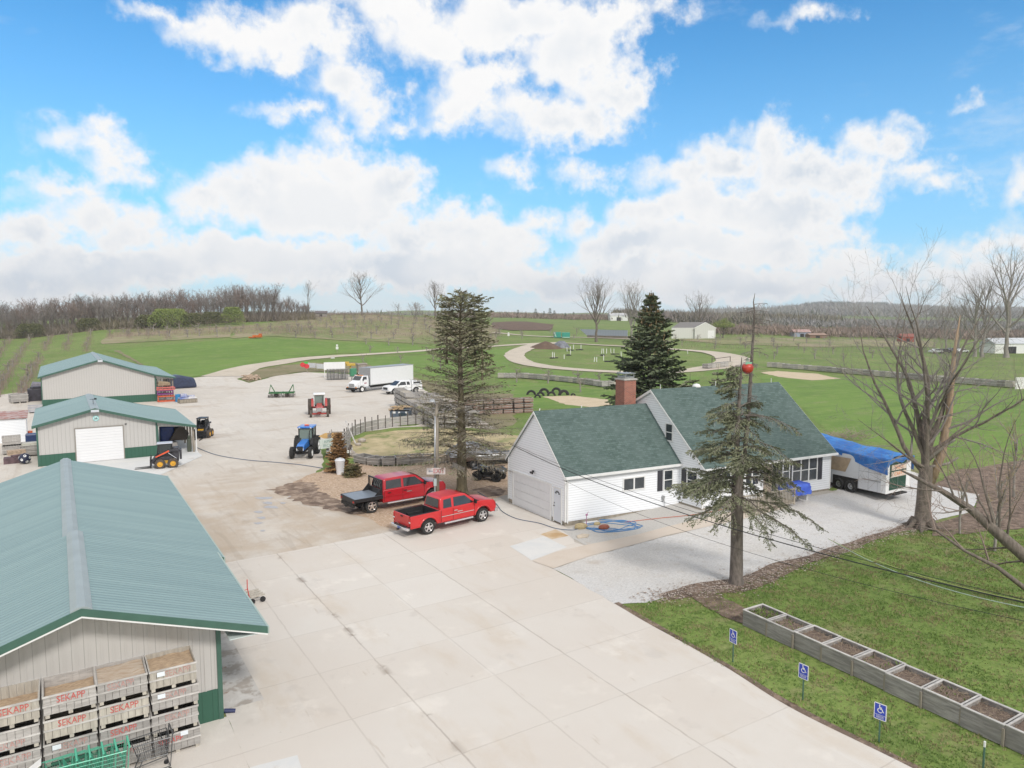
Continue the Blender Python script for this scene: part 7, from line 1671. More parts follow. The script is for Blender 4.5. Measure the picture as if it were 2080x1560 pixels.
def planters():
 M_SOIL = mat('planter_soil', (.13, .095, .075), rough=1, var=.5, vscale=7, col2=(.20, .15, .12), bump=1, bscale=20)
 M_STALK = mat('dry_stalks', (.34, .27, .20), rough=1); M_LEAF = mat('planter_green', (.14, .20, .05), rough=.8)
 p0, p1 = Vector((23.45, 18.22, 0)), Vector((23.27, 8.6, 0)); words = ['first planter box, with green plants, at the far end of the row', 'second planter box from the far end', 'third planter box from the far end', 'fourth planter box from the far end, next to the middle one', 'middle planter box, the fifth from the far end', 'sixth planter box from the far end', 'seventh planter box from the far end, half green', 'eighth planter box, nearly out of the frame', 'last planter box, cut by the right edge of the photo', 'planter box beyond the right edge corner']
 first = None
 for i in range(9):
  t = i / 8.; c = p0.lerp(p1, t); rnd = random.Random(50 + i)
  root = empty('planter_box', (c.x + rnd.uniform(-.03, .03), c.y, 0), words[i], 'planter', radians(90 - 1.1) + rnd.uniform(-.012, .012), 'row of grey wooden planter boxes')
  b = MB(); W, Dp, H = 1.2, 1.12, .64; tk = .03
  for s in (-1, 1):
   for k in range(3):
    z0, z1 = .02 + k * .205, .02 + (k + 1) * .205 - .006; e = rnd.uniform(-.004, .004)
    b.b2(-W / 2 + .004, W / 2 - .004, s * Dp / 2 - tk / 2 + e, s * Dp / 2 + tk / 2 + e, z0, z1); b.b2(s * (W / 2 - .025) - tk / 2, s * (W / 2 - .025) + tk / 2, -Dp / 2 + tk, Dp / 2 - tk, z0, z1)
  b.build('boards', M_WOODH, root)
  b = MB()
  for s in (-1, 1): b.b2(-W / 2, W / 2, s * (Dp / 2 - .01) - .045, s * (Dp / 2 - .01) + .045, H, H + .03); b.b2(s * (W / 2 - .03) - .045, s * (W / 2 - .03) + .045, -Dp / 2 + .04, Dp / 2 - .04, H + .001, H + .029)
  b.build('top_rail', M_RAIL, root)
  b = MB(); b.b2(-W / 2 - .02, -W / 2 + .05, Dp / 2 - .0, Dp / 2 + .05, 0, .55); b.build('corner_post', M_POST, root)
  f = MB(); n = 12
  for a in range(n + 1):
   for q in range(n + 1): f.v.append((-.55 + 1.1 * a / n, -.50 + 1.0 * q / n, .50 + .06 * noise.noise((a * .6 + i * 5, q * .6, 1))))
  for a in range(n):
   for q in range(n): u = a * (n + 1) + q; f.f.append((u, u + n + 1, u + n + 2, u + 1)); f.m.append(0)
  f.build('soil', M_SOIL, root, smooth='all')
  s_ = MB()
  for _ in range(110 if i else 25):
   x, y = rnd.uniform(-.5, .5), rnd.uniform(-.45, .45); a = rnd.uniform(0, 6.28); L = rnd.uniform(.08, .28); s_.tube([(x, y, .53), (x + cos(a) * L, y + sin(a) * L, .54 + rnd.uniform(0, .12))], .005, 3, cap=False)
  s_.build('dry_stalks', M_STALK, root)
  if i in (0, 4, 6, 1):
   g = MB()
   for _ in range(170 if i == 0 else 22):
    x, y = rnd.uniform(-.5, .5), rnd.uniform(-.45, .45); e = Vector((rnd.gauss(0, .05), rnd.gauss(0, .05), rnd.uniform(.05, .16))); o = Vector((rnd.gauss(0, 1), rnd.gauss(0, 1), 0)).normalized() * .03; q = Vector((x, y, .53)); g.add([q, q + e * .6 + o, q + e, q + e * .6 - o], [(0, 1, 2, 3)])
   g.build('green_plants', M_LEAF, root)['kind'] = 'stuff'
 # disabled parking signs on thin green posts: plates face the concrete
 M_SB = mat('sign_blue', (.025, .06, .42), rough=.4); M_GP = mat('green_u_post', (.07, .15, .11), rough=.5)
 def park(loc, rz, label, h=1.55):
  root = empty('parking_sign', loc, label, 'sign', rz, 'blue disabled parking signs')
  b = MB(); b.b2(.0, .025, -.02, .02, -.1, h + .04); b.build('post', M_GP, root)
  b = MB(); w, z0, z1, r = .175, h - .50, h, .03
  pts = []
  for cx, cz, a0 in ((w - r, z1 - r, 0), (-w + r, z1 - r, 90), (-w + r, z0 + r, 180), (w - r, z0 + r, 270)):
   for k in range(5): a = radians(a0 + k * 22.5); pts.append((cx + r * cos(a), cz + r * sin(a)))
  b.prism(pts, -.012, -.002, axis='x'); pl = b.build('plate', M_WHITE, root)
  def inset(d0, z0_, z1_, nm, m, x):
   b = MB(); b.add([(x, -w + d0, z0_), (x, w - d0, z0_), (x, w - d0, z1_), (x, -w + d0, z1_)], [(3, 2, 1, 0)]); return b.build(nm, m, pl)
  inset(.022, z0 + .155, z1 - .022, 'blue_field', M_SB, -.0135); inset(.022, z0 + .022, z0 + .145, 'blue_field', M_SB, -.0135)
  # wheelchair symbol, drawn on the plane seen from -x (its right is -y)
  s = MB(); X = -.016
  def P(a, c): return (X, -a, h - .17 + c)
  def bar(a0, c0, a1, c1, wd=.014):
   v = Vector((a1 - a0, c1 - c0)); n = Vector((-v.y, v.x)).normalized() * wd; s.add([P(a0 + n.x, c0 + n.y), P(a0 - n.x, c0 - n.y), P(a1 - n.x, c1 - n.y), P(a1 + n.x, c1 + n.y)], [(0, 1, 2, 3)])
  hd = [(-.02 + .022 * cos(k * pi / 5), .115 + .022 * sin(k * pi / 5)) for k in range(10)]; s.add([P(*q) for q in hd], [tuple(range(10))])
  bar(-.02, .09, -.012, .01, .016); bar(-.015, .05, .045, .045); bar(-.012, .008, .05, .006, .016); bar(.05, .008, .08, -.075); bar(.08, -.075, .105, -.065)
  for k in range(12):
   a0, a1 = radians(120 + k * 17), radians(120 + (k + 1) * 17); c = (-.005, -.045)
   s.add([P(c[0] + .052 * cos(a0), c[1] + .052 * sin(a0)), P(c[0] + .075 * cos(a0), c[1] + .075 * sin(a0)), P(c[0] + .075 * cos(a1), c[1] + .075 * sin(a1)), P(c[0] + .052 * cos(a1), c[1] + .052 * sin(a1))], [(0, 1, 2, 3)])
  s.build('symbol', M_WHITE, pl)
  for k, (tx, zz) in enumerate((('RESERVED', z0 + .105), ('PARKING', z0 + .06))): text_part('lettering', tx, .052, M_WHITE, pl, (-.0155, 0, zz), (pi / 2, 0, -pi / 2), .0005, sx=.95)
 park(G(1488, 1345), -.05, 'far disabled parking sign, the smallest of the three', 1.10 + .12)
 park(G(1630, 1422), .06, 'middle disabled parking sign, opposite the fourth planter', 1.22)
 park(G(1785, 1508), .18, 'nearest disabled parking sign, turned most towards the camera', 1.20)
 b = MB(); q = G(1997, 1560); b.b2(-.02, .02, -.02, .02, -.1, .62); o = b.build('green_post', M_GP, None, loc=q); tag(o, 'bare green post with a white tip near the last planters', 'post'); b = MB(); b.b2(-.022, .022, -.022, .022, .621, .78); b.build('tip', M_WHITE, o)
planters()
def yard_things():
 # utility pole by the trucks
 p = G(888, 1018); root = empty('utility_pole', p, 'short utility pole with grey conduit and exit sign beside the red trucks', 'pole')
 b = MB(); b.tube([(0, 0, -.1), (0, 0, 3), (.03, 0, 6.7)], [.17, .15, .12], 10); b.build('pole', M_POST, root, smooth='all')
 b = MB(); b.tube([(-.20, -.08, 1.2), (-.18, -.08, 3), (-.13, -.08, 5.8)], .06, 8); b.build('conduit', M_STEEL, root, smooth='all')
 b = MB(); b.tube([(.03, 0, 6.5), (-.5, -.5, 6.9)], .03, 6); b.lathe([(.0, .12), (.12, .1), (.2, -.05), (.0, -.08)], (-.55, -.55, 6.9), n=12); b.build('yard_lamp', mat('lamp_grey', (.42, .44, .46)), root)
 b = MB(); b.cyl((.02, -.02, 6.1), (.25, .1, 6.1), .05, n=8); b.tube([(.1, .05, 5.9), (.3, .3, 5.8), (.1, .4, 5.7)], .05, 6); b.build('insulator', M_BLACK, root)
 b = MB(); b.box(-.22, -.12, 1.35, .2, .14, .5); b.tube([(-.22, -.12, 1.1), (-.22, -.12, .1)], .04, 6); b.build('meter_box', mat('pale_meter_box', (.46, .53, .54)), root)
 sg = empty('exit_sign', p + Vector((-.18 * sin(YAW) - .06, -.22 * cos(YAW), 2.12)), 'white exit sign with left arrow nailed to the utility pole', 'sign', -YAW + .03)
 b = MB(); b.b2(-.62, .62, -.045, -.02, -.22, .22); pl = b.build('board', mat('off_white_board', (.70, .66, .64), rough=.6, var=.15, vscale=3), sg)
 text_part('lettering', 'EXIT', .44, mat('faded_sign_red', (.50, .08, .10), rough=.7), pl, (.20, -.050, -.0), (pi / 2, 0, 0), sx=.85)
 b = MB(); b.add([(-.52, -.05, 0), (-.40, -.05, .09), (-.40, -.05, -.09)], [(0, 1, 2)]); b.add([(-.40, -.05, .035), (-.20, -.05, .03), (-.20, -.05, -.03), (-.40, -.05, -.035)], [(0, 1, 2, 3)]); b.build('arrow', mat('sign_grey', (.28, .30, .36)), pl)
 # small grey sign board on the spruce trunk
 q = G(938, 1000); d = Vector((-sin(YAW), -cos(YAW), 0)); sg = empty('board_sign', q + d * .42 + Vector((cos(YAW), -sin(YAW), 0)) * -.20 + Vector((0, 0, 1.9)), 'weathered white board nailed askew to the tall spruce trunk', 'sign', -YAW - .7)
 b = MB(); b.box(0, 0, 0, 1.2, .03, .36, M=Matrix.Rotation(.22, 3, 'Y')); b.build('board', mat('weathered_white_board', (.50, .50, .47), rough=.8, var=.3, vscale=4), sg)
 # white bin
 q = G(691, 963); b = MB(); b.lathe([(.0, 0), (.28, 0), (.36, .95), (.39, 1.0), (.39, 1.08), (.34, 1.10)], n=18); root = b.build('rubbish_bin', mat('white_plastic', (.72, .73, .76), rough=.4), None, smooth=True, loc=q); tag(root, 'white round rubbish bin on the wood chips', 'bin')
 b = MB(); b.lathe([(.40, 1.06), (.41, 1.12), (.30, 1.24), (.0, 1.28)], n=18); b.box(0, 0, 1.29, .2, .05, .05); b.build('lid', mat('grey_white_lid', (.60, .61, .64), rough=.4), root, smooth=True)
 # exit arrow and board signs by the cedar
 M_YB = mat('yellow_arrow_board', (.66, .42, .17), rough=.6, var=.2, vscale=3)
 q = G(672, 922); sg = empty('arrow_sign', q, 'yellow wooden arrow board lettered exit by the old wagon', 'sign', -YAW + .12)
 b = MB(); b.b2(-.35, -.27, .02, .08, 0, 1.9); b.b2(.75, .83, .02, .08, 0, 1.9); b.build('post', M_POST, sg)
 b = MB(); b.prism([(-1.05, 1.62), (-.55, 1.42), (1.0, 1.46), (1.0, 1.94), (-.45, 1.92)], -.02, .015); pl = b.build('board', M_YB, sg); text_part('lettering', 'EXIT', .44, mat('sign_brown', (.14, .07, .04)), pl, (.30, -.026, 1.69), (pi / 2, 0, 0), sx=1.05)
 q = G(672, 935); sg = empty('board_sign', q, 'white lettered board sign on a white stake in front of the arrow board', 'sign', -YAW + .15)
 b = MB(); b.prism([(-.85, 1.0), (.85, 1.22), (.90, 2.02), (-.92, 1.82)], -.015, .015); pl = b.build('board', mat('mint_white_board', (.58, .64, .60), rough=.6, var=.2, vscale=3), sg)
 b = MB(); b.tube([(.02, .04, -.05), (-.12, .04, 1.9)], .04, 5); b.build('stake', M_WHITE, sg)
 for zz, tx in ((1.68, 'APPLES'), (1.32, 'PICKED')): text_part('lettering', tx, .36, mat('sign_green_grey', (.16, .27, .24)), pl, (0, -.02, zz), (pi / 2, -.12, 0))
 # old stake-sided wagon
 a = G(690, 925); root = empty('old_wagon', a, 'old stake-sided wagon standing behind the exit arrow', 'wagon', -YAW + .1 + pi / 2)
 b = MB(); b.b2(-1.1, 1.1, -.8, .8, .62, .72); b.build('bed', M_WOODH, root)
 b = MB()
 for s in (-1, 1):
  for k in range(5): b.b2(-1.1, 1.1, s * .8 - .02, s * .8 + .02, .80 + k * .26, .94 + k * .26)
  for x in (-1.05, 0, 1.0): b.b2(x, x + .08, s * .83 - .03, s * .83 + .03, .6, 2.2)
 for k in range(5): b.b2(1.06, 1.1, -.78, .78, .80 + k * .26, .94 + k * .26)
 b.build('stake_side', M_WOODH, root)
 for x in (-.7, .7):
  for s in (-1, 1): wheel(root, x, s * .92, .42, .2, s, .6, 'disc', M_TYREM, M_WHITE, n=16)
 b = MB(); b.box(-1.2, .75, .55, .2, .45, .22); b.box(-1.2, -.75, .55, .2, .45, .22); b.build('white_bumper', M_WHITE, root)
 # garden fence: sagging grey bins and boards round the straw plot
 arc = [G(*q) for q in ((728, 938), (752, 943), (776, 945), (803, 944), (830, 942), (858, 940), (886, 939), (915, 938), (944, 937), (972, 936), (1000, 935))]
 ord_ = ['first', 'second', 'third', 'fourth', 'fifth', 'sixth', 'seventh', 'eighth', 'ninth', 'tenth']
 for i in range(len(arc) - 1):
  a, c = arc[i], arc[i + 1]; rnd = random.Random(80 + i); L = (c - a).length; h = veh(a, c)
  make_bin(((a.x + c.x) / 2, (a.y + c.y) / 2, 0), h + rnd.uniform(-.08, .08), '%s grey bin from the left in the curved row before the straw garden' % ord_[i], 'grey bins edging the straw garden', M_WOODH, scale=(L / 1.22, .9, rnd.uniform(.95, 1.2)), fill=(M_CHIPS, .1) if i > 2 else None)
 arc = [G(*q) for q in ((700, 905), (708, 893), (722, 884), (742, 877), (768, 872), (797, 867), (828, 864), (860, 861), (895, 860), (930, 862))]
 fr = empty('garden_fence', arc[0], 'curved low grey board fence with dark posts behind the straw garden', 'fence')
 for i in range(len(arc) - 1):
  a, c = arc[i] - arc[0], arc[i + 1] - arc[0]; b = MB(); d = (c - a).normalized(); n = Vector((-d.y, d.x, 0)) * .02
  for z0, z1 in ((.08, .42), (.46, .78), (.82, 1.08)):
   e = .03 * sin(i * 3 + z0 * 9); b.add([a - n + Vector((0, 0, z0 + e)), c - n + Vector((0, 0, z0)), c - n + Vector((0, 0, z1)), a - n + Vector((0, 0, z1 + e)), a + n + Vector((0, 0, z0 + e)), c + n + Vector((0, 0, z0)), c + n + Vector((0, 0, z1)), a + n + Vector((0, 0, z1 + e))], [(0, 1, 2, 3), (7, 6, 5, 4), (3, 2, 6, 7), (0, 4, 5, 1)])
  b.build('board_panel', M_WOOD, fr)
  b = MB(); b.box(a.x, a.y, .8, .10, .10, 1.7); b.build('post', mat('dark_post', (.09, .075, .065), rough=.9), fr)
  m = (a + c) / 2; b = MB(); b.box(m.x, m.y - .1, .75, .06, .06, 1.55); b.build('post', MATS['dark_post'], fr)
 b = MB(); b.tube([G(703, 892) + Vector((0, 0, 1.9)), G(722, 903) + Vector((0, 0, .1))], .07, 6); tag(b.build('leaning_pole', M_RAIL), 'pale pole leaning on the garden fence beside the wagon', 'pole')
 for (u, v, s) in ((710, 925, .9), (722, 928, .6), (765, 930, .5), (735, 898, .7), (728, 905, .5)):
  b = MB(); rnd = random.Random(u); n = 9
  b.lathe([(s * .1, 0), (s * .55, s * .05), (s * .6, s * .3), (s * .35, s * .5), (0, s * .55)], n=n); b.v = [(x * (1 + .25 * noise.noise((x * 3, y * 3, z * 3 + u))), y * (1 + .2 * noise.noise((y * 3, x, u))), z) for x, y, z in b.v]
  o = b.build('boulder', mat('garden_stone', (.42, .37, .32), rough=.9, var=.3, vscale=3), None, smooth=True, loc=G(u, v)); tag(o, {710: 'largest pale boulder at the left end of the garden', 722: 'boulder right of the largest one by the cedar', 765: 'boulder among the bins before the garden', 735: 'boulder under the leaning pole', 728: 'small boulder beside the leaning pole foot'}[u], 'boulder')
 # dumpster
 a, c = G(800, 855), G(829, 855); root = empty('dumpster', (a + c) / 2, 'dark grey dumpster heaped with timber beside the crate pile', 'dumpster', veh(a, c), None, 1.1)
 b = MB(); b.prism([(-.95, 0), (.95, 0), (1.05, 1.25), (-1.05, 1.25)], -.7, .7); b.build('body', mat('slate_dumpster', (.10, .13, .17), rough=.5, var=.2), root, bevel=.03)
 b = MB(); b.b2(-1.1, 1.1, -.76, -.70, 1.18, 1.30); b.b2(-1.1, 1.1, .70, .76, 1.18, 1.30); b.build('rim', M_BLACK, root)
 b = MB(); b.box(-.55, -.705, 1.0, .3, .012, .22); b.box(.0, -.705, 1.0, .2, .012, .16); b.box(.75, -.705, 1.0, .2, .012, .2); b.build('sticker', M_WHITE, root)
 b = MB(); b.box(.35, -.73, .65, .75, .06, .6); b.build('side_door', mat('dumpster_dark', (.025, .045, .06)), root)
 rnd = random.Random(4); b = MB()
 for _ in range(26): b.box(rnd.uniform(-.8, .8), rnd.uniform(-.5, .5), rnd.uniform(1.2, 1.6), rnd.uniform(.5, 1.2), .12, .06, rnd.uniform(0, 3), None)
 b.build('timber', mat('fresh_timber', (.55, .40, .24), rough=.9, var=.3), root)
 # crate pile beside the tall spruce, every bin of it
 pile = 0; rnd = random.Random(6)
 A, Bq = G(800, 826), G(868, 866); d = (Bq - A).normalized(); n = Vector((d.y, -d.x, 0)) * -1
 L = (Bq - A).length; k = int(L / 1.32)
 for row in range(4):
  for i in range(k + 2):
   hgt = 4 if row == 0 and i < 6 else 3
   if row and (i + row) % 3 == 0: hgt = 2
   for z in range(hgt):
    c = A + d * (i * 1.32 + .66 + rnd.uniform(-.04, .04)) + n * (row * 1.36 + .7 + rnd.uniform(-.05, .05)); pile += 1
    make_bin((c.x, c.y, z * .66), veh(A, Bq) + rnd.uniform(-.03, .03) + pi * 0, 'weathered empty bin in the long stacked pile beside the tall spruce', 'bins of the long pile beside the tall spruce', rnd.choice([None, M_WOODH, None, M_WOODT]), low=True)
 A2 = G(905, 845)
 for i in range(9):
  for j in range(3):
   for z in range(2 if j else 3):
    c = A2 + Vector((cos(-.2), sin(-.2), 0)) * (i * 1.35) + Vector((.2, .98, 0)) * (j * 1.5)
    make_bin((c.x + rnd.uniform(-.1, .1), c.y, z * .66), -.2 + rnd.uniform(-.1, .1), 'reddish-brown bin stacked behind the tall spruce', 'reddish bins behind the tall spruce', mat('reddish_bin_wood', (.33, .20, .16), rough=.9, var=.4, vscale=3, col2=(.24, .18, .15), rnd=.4), low=True)
 # things at the back of the yard
 a, c = G(667, 772), G(704, 771); h = veh(a, c)
 M_PIPE = mat('grey_pallets', (.30, .29, .28), rough=.8, var=.4, vscale=3)
 for i in range(5):
  root = empty('pallet_stack', a.lerp(c, (i + .5) / 5) + Vector((0, 0, .02)), 'stack of grey pallets %s' % ('at the left end under the white panel', 'second from the left under the white panel', 'in the middle under the white panel', 'second from the right end', 'at the right end by the white pickup')[i], 'pallets', h + R.uniform(-.2, .2), 'pallet stacks at the back of the yard')
  b = MB()
  for k in range(11):
   for m_ in range(4): b.b2(-.6, .6, -.5 + m_ * .3, -.36 + m_ * .3, .05 + k * .2, .08 + k * .2)
   for x in (-.55, 0, .5): b.b2(x, x + .07, -.5, .5, -.02 + k * .2, .05 + k * .2)
  b.build('pallets', M_PIPE, root)
 q = G(683, 768); b = MB(); b.b2(-2.0, 2.2, -.03, .03, 1.6, 3.1); b.b2(-1.9, -1.8, .04, .1, -.5, 3.0); b.b2(2.0, 2.1, .04, .1, -.5, 3.0); o = b.build('blank_panel', M_WHITE, None, loc=q + Vector((0, 1.2, 0)), rz=h); tag(o, 'long blank white panel standing behind the pallet stacks', 'panel')
 q = G(712, 762); b = MB(); b.box(0, 0, 1.6, 1.8, 1.2, .5); b.box(0, 0, .7, .3, .3, 1.4); b.box(-.6, .3, 2.0, .8, .5, .4); o = b.build('yellow_hopper', mat('hopper_yellow', (.60, .40, .06), rough=.5, var=.3), None, loc=q + Vector((0, 0, .6)), bevel=.08); tag(o, 'yellow hopper machine behind the white pickup', 'machine')
 q = G(729, 760); b = MB(); b.box(0, 0, 1.5, 2.2, 1.4, .3); b.box(0, 0, .75, 1.8, 1.2, 1.4); o = b.build('covered_load', mat('load_brown_grey', (.36, .31, .27), rough=.8, var=.4), None, loc=q + Vector((.6, 0, .6)), bevel=.1); tag(o, 'pale-topped covered load right of the yellow hopper', 'load')
 q = G(712, 768); b = MB(); b.box(0, 0, 1.0, 1.3, .8, 1.6); o = b.build('green_tank', mat('tank_green', (.05, .22, .12), rough=.5), None, loc=q + Vector((1.2, 1.8, 0)), bevel=.15); tag(o, 'dark green tank seen over the bed of the white pickup', 'tank')
 for i, (u, v) in enumerate(((634, 745), (651, 747))):
  q = G(u, v + 8); root = empty('notice_board', q, ('left pale notice board on the bank', 'right pale notice board on the bank')[i], 'sign', -YAW + .3, 'pale notice boards on the bank')
  b = MB(); b.prism([(-.8, .7), (.75, .6), (.8, 1.6), (-.85, 1.75)], -.02, .02); b.build('board', mat('faded_board', (.52, .53, .56), rough=.7, var=.2), root); b = MB(); b.b2(-.6, -.54, .02, .06, -.1, 1.6); b.b2(.5, .56, .02, .06, -.1, 1.5); b.build('post', M_POST, root)
 q = G(620, 757); root = empty('apple_sign', q, 'cut-out sign of red apples with green leaf on a leaning stake', 'sign', -YAW)
 for x, z, r in ((-.45, 1.65, .5), (.35, 1.35, .5)): b = MB(); b.prism([(x + r * cos(a) * (1 + .12 * cos(2 * a)), z + r * sin(a)) for a in [k * pi / 8 for k in range(16)]], -.03, .03); b.build('apple', mat('sign_red', (.60, .04, .05)), root)
 b = MB(); b.prism([(-.35, 2.1), (.1, 2.3), (.7, 2.25), (.5, 1.85), (.1, 1.9)], -.035, .035); b.build('leaf', mat('sign_green', (.05, .42, .08)), root)
 b = MB(); b.tube([(.6, .06, -.1), (-.1, .06, 1.5)], .06, 5); b.build('stake', M_POST, root)
 for (u, v, lab) in ((685, 717, 'small double white sign on a post beside the track'), (1033, 688, 'small white hive-like box on a post in the orchard')):
  q = G(u, v); root = empty('post_sign', q, lab, 'sign', -YAW); b = MB(); b.b2(-.05, .05, .02, .08, -.1, 2.2); b.build('post', M_POST, root); b = MB(); b.b2(-.35, .35, -.03, .0, 1.0, 1.7); b.b2(-.25, .25, -.03, .0, 1.8, 2.3); b.build('panel', M_WHITE, root)
 q = G(676, 728); b = MB(); b.box(0, 0, .1, 1.1, .4, .2, .6); tag(b.build('white_pipe', M_WHITE, None, loc=q), 'short white pipe lying in the grass below the track', 'pipe')
 # log and stone heap at the bank
 rnd = random.Random(12); M_LOG = mat('split_firewood', (.50, .38, .28), rough=.9, var=.4, vscale=5)
 b = MB()
 for _ in range(90):
  q = G(rnd.gauss(510, 9), rnd.gauss(769, 2.2)); a = rnd.uniform(0, 3.14); L = .35; z = rnd.uniform(.1, .5); b.tube([(q.x - cos(a) * L, q.y - sin(a) * L, q.z + z), (q.x + cos(a) * L, q.y + sin(a) * L, q.z + z + rnd.uniform(-.1, .1))], rnd.uniform(.09, .16), 6)
 tag(b.build('firewood', M_LOG), 'heap of split firewood at the foot of the bank', 'firewood', kind='stuff')
 # tyres half buried by the sand
 lab = ['leftmost half-buried tyre arch', 'small dark tyre at the front left', 'tall tyre arch behind the small front one', 'tyre arch in the middle front', 'tyre arch at the middle back', 'large tyre arch right of the middle', 'small low tyre at the right end', 'second tyre by the front left']
 for i, (u, v, r) in enumerate(((1079, 802, .95), (1092, 808, .65), (1105, 799, 1.05), (1120, 804, .85), (1130, 797, 1.0), (1145, 803, 1.1), (1164, 804, .5), (1098, 804, .8))):
  b = MB(); rr = r * .82
  b.lathe([(rr * .55, -.18), (rr * .9, -.2), (rr, -.12), (rr, .12), (rr * .9, .2), (rr * .55, .18), (rr * .6, 0), (rr * .55, -.18)], (0, 0, 0), 'y', 26)
  o = b.build('half_buried_tyre', M_TYRE, None, smooth=True, loc=G(u, v) + Vector((0, 0, .0)), rz=-YAW + R.uniform(-.5, .5)); tag(o, lab[i] + ' by the sand patch', 'tyre', 'half-buried play tyres by the sand')
 # rows of bins as low walls
 def binrow(pts, n, label, group, s=1.0, z=.95, m=None):
  P_ = [G(*q) for q in pts]; seg = [(P_[i + 1] - P_[i]).length for i in range(len(P_) - 1)]; T_ = sum(seg)
  for i in range(n):
   t = (i + .5) / n * T_; k = 0
   while k < len(seg) - 1 and t > seg[k]: t -= seg[k]; k += 1
   c = P_[k].lerp(P_[k + 1], t / seg[k]); L = T_ / n
   make_bin((c.x, c.y, terr(c.x, c.y)), veh(P_[k], P_[k + 1]) + R.uniform(-.03, .03), label, group, R.choice([None, M_WOODH, M_WOODT]), scale=(L / 1.24, 1.2, z / .62 * R.uniform(.93, 1.05)), low=True)
 binrow(((1012, 768), (1060, 768), (1110, 772), (1170, 778), (1225, 786), (1262, 783)), 26, 'weathered bin in the low curved wall beyond the garage', 'bins of the low wall beyond the garage', z=1.0)
 binrow(((1560, 746), (1640, 752), (1730, 760), (1830, 769), (1930, 778), (2060, 788)), 42, 'weathered bin in the long low wall across the field', 'bins of the long low wall across the field', z=1.15)
 binrow(((1432, 750), (1482, 744)), 6, 'pale bin at the end of the ring track wall', 'bins at the end of the ring track', z=1.2)
 q = G(2071, 790); b = MB(); b.b2(-.9, .9, -.05, .05, 0, 2.0); tag(b.build('white_end_panel', M_WHITE, None, loc=q, rz=-YAW + .2), 'upright white panel closing the right end of the long bin wall', 'panel')
 a, c = G(1446, 742), G(1483, 737); b = MB(); b.tube([a + Vector((0, 0, 1.5)), c + Vector((0, 0, 1.5))], .08, 5); b.tube([a, a + Vector((0, 0, 1.9))], .1, 5); b.tube([c, c + Vector((0, 0, 1.6))], .1, 5); tag(b.build('dark_rail', MATS['dark_post']), 'dark rail on posts at the right end of the ring track', 'rail')
 # white post pairs inside the ring
 i = 0
 for (u, v, hh) in ((1122, 726, 10), (1126, 726, 9), (1146, 729, 8), (1152, 714, 8), (1158, 712, 8), (1159, 720, 8), (1165, 709, 8), (1180, 708, 7), (1207, 735, 9), (1212, 735, 9), (1222, 718, 9), (1226, 718, 9), (1232, 718, 9), (1226, 732, 10), (1241, 717, 8), (1247, 717, 8), (1262, 724, 9), (1397, 719, 6)):
  q = G(u, v); s = q.x * sin(YAW) + q.y * cos(YAW); h = hh / 1465 * s * 1.1; b = MB(); b.tube([(0, 0, -.1), (R.uniform(-.15, .15), 0, h)], .10, 6)
  o = b.build('white_post', M_WHITE, None, loc=q); tag(o, 'short white post standing inside the ring track', 'post', 'white posts inside the ring track')
 for k, (u, v) in enumerate(((1122, 728), (1155, 722), (1160, 712), (1180, 711), (1224, 722), (1233, 735), (1246, 720), (1262, 740))):
  b = MB(); b.lathe([(.0, .3), (.5, .28), (.75, .15), (.75, -.05), (0, -.05)], n=12); b.box(.9, .1, .1, 1.6, .7, .25); tag(b.build('dark_tyre_heap', M_TYRE, None, loc=G(u, v), rz=k), 'low dark heap at the foot of the white posts in the ring', 'tyres', 'dark heaps inside the ring track')
 q = G(1108, 707); b = MB(); b.lathe([(0, 2.2), (1.5, 1.7), (4, .6), (5.5, -.2)], n=20); b.v = [(x * (1 + .2 * noise.noise((x, y, 1))), y, z * (1 + .3 * noise.noise((x * .7, y * .7, 4)))) for x, y, z in b.v]; tag(b.build('spoil_heap', MATS['bare_soil'], None, smooth='all', loc=q), 'brown spoil heap inside the left end of the ring track', 'heap')
 q = G(1139, 706); b = MB(); b.lathe([(0, 2.2), (1.2, 1.9), (2.4, .7), (2.8, -.2)], n=14); b.v = [(x * (1 + .3 * noise.noise((x, y, 1))), y, z * (1 + .3 * noise.noise((x, y, 4)))) for x, y, z in b.v]; tag(b.build('grey_heap', mat('grey_rubble', (.22, .23, .26), rough=.7, var=.5, vscale=1), None, loc=q), 'grey covered heap right of the spoil heap', 'heap')
 # far buildings
 P_ = G(1411, 688); root = empty('barn', P_, 'white metal barn with grey roof in the far field right of the dark spruce', 'barn', -YAW + .12)
 s = P_.x * sin(YAW) + P_.y * cos(YAW); k_ = s / 1465.
 W_, L_, H_, Rg = 44 * k_, 48 * k_, 22 * k_, 33 * k_; M_BW = line_mat('barn_white', (.60, .60, .56), 'x', .9, .9, .97, dark=.85, var=.03)
 b = MB(); b.prism([(0, 0), (W_, 0), (W_, H_), (W_ / 2, Rg), (0, H_)], 0, .2); b.b2(-L_ * .98, -.01, .9, 1.1, 0, H_); b.prism([(0, 0), (.2, 0), (.2, H_), (0, H_)], .21, 20); b.b2(W_ - .2, W_, .21, 20, 0, H_); b.build('wall', M_BW, root)
 b = MB(); b.prism([(-L_ * .98, H_), (W_ * .0, H_), (W_ * .5, Rg + .12), (-L_ * .62, Rg + .1)], 1.0, 1.15); b.build('roof', mat('grey_barn_roof', (.26, .245, .26), rough=.5, var=.1), root)
 b = MB(); b.prism([(-.3, H_ - .05), (W_ / 2, Rg + .1), (W_ + .3, H_ - .05), (W_ + .3, H_ - .3), (W_ / 2, Rg - .15), (-.3, H_ - .3)], -.06, .25); b.build('rake_trim', M_WHITE, root)
 b = MB(); b.b2(W_ * .62, W_ * .92, -.05, -.002, 0, H_ * .75); b.build('sliding_door', M_WHITE, root)
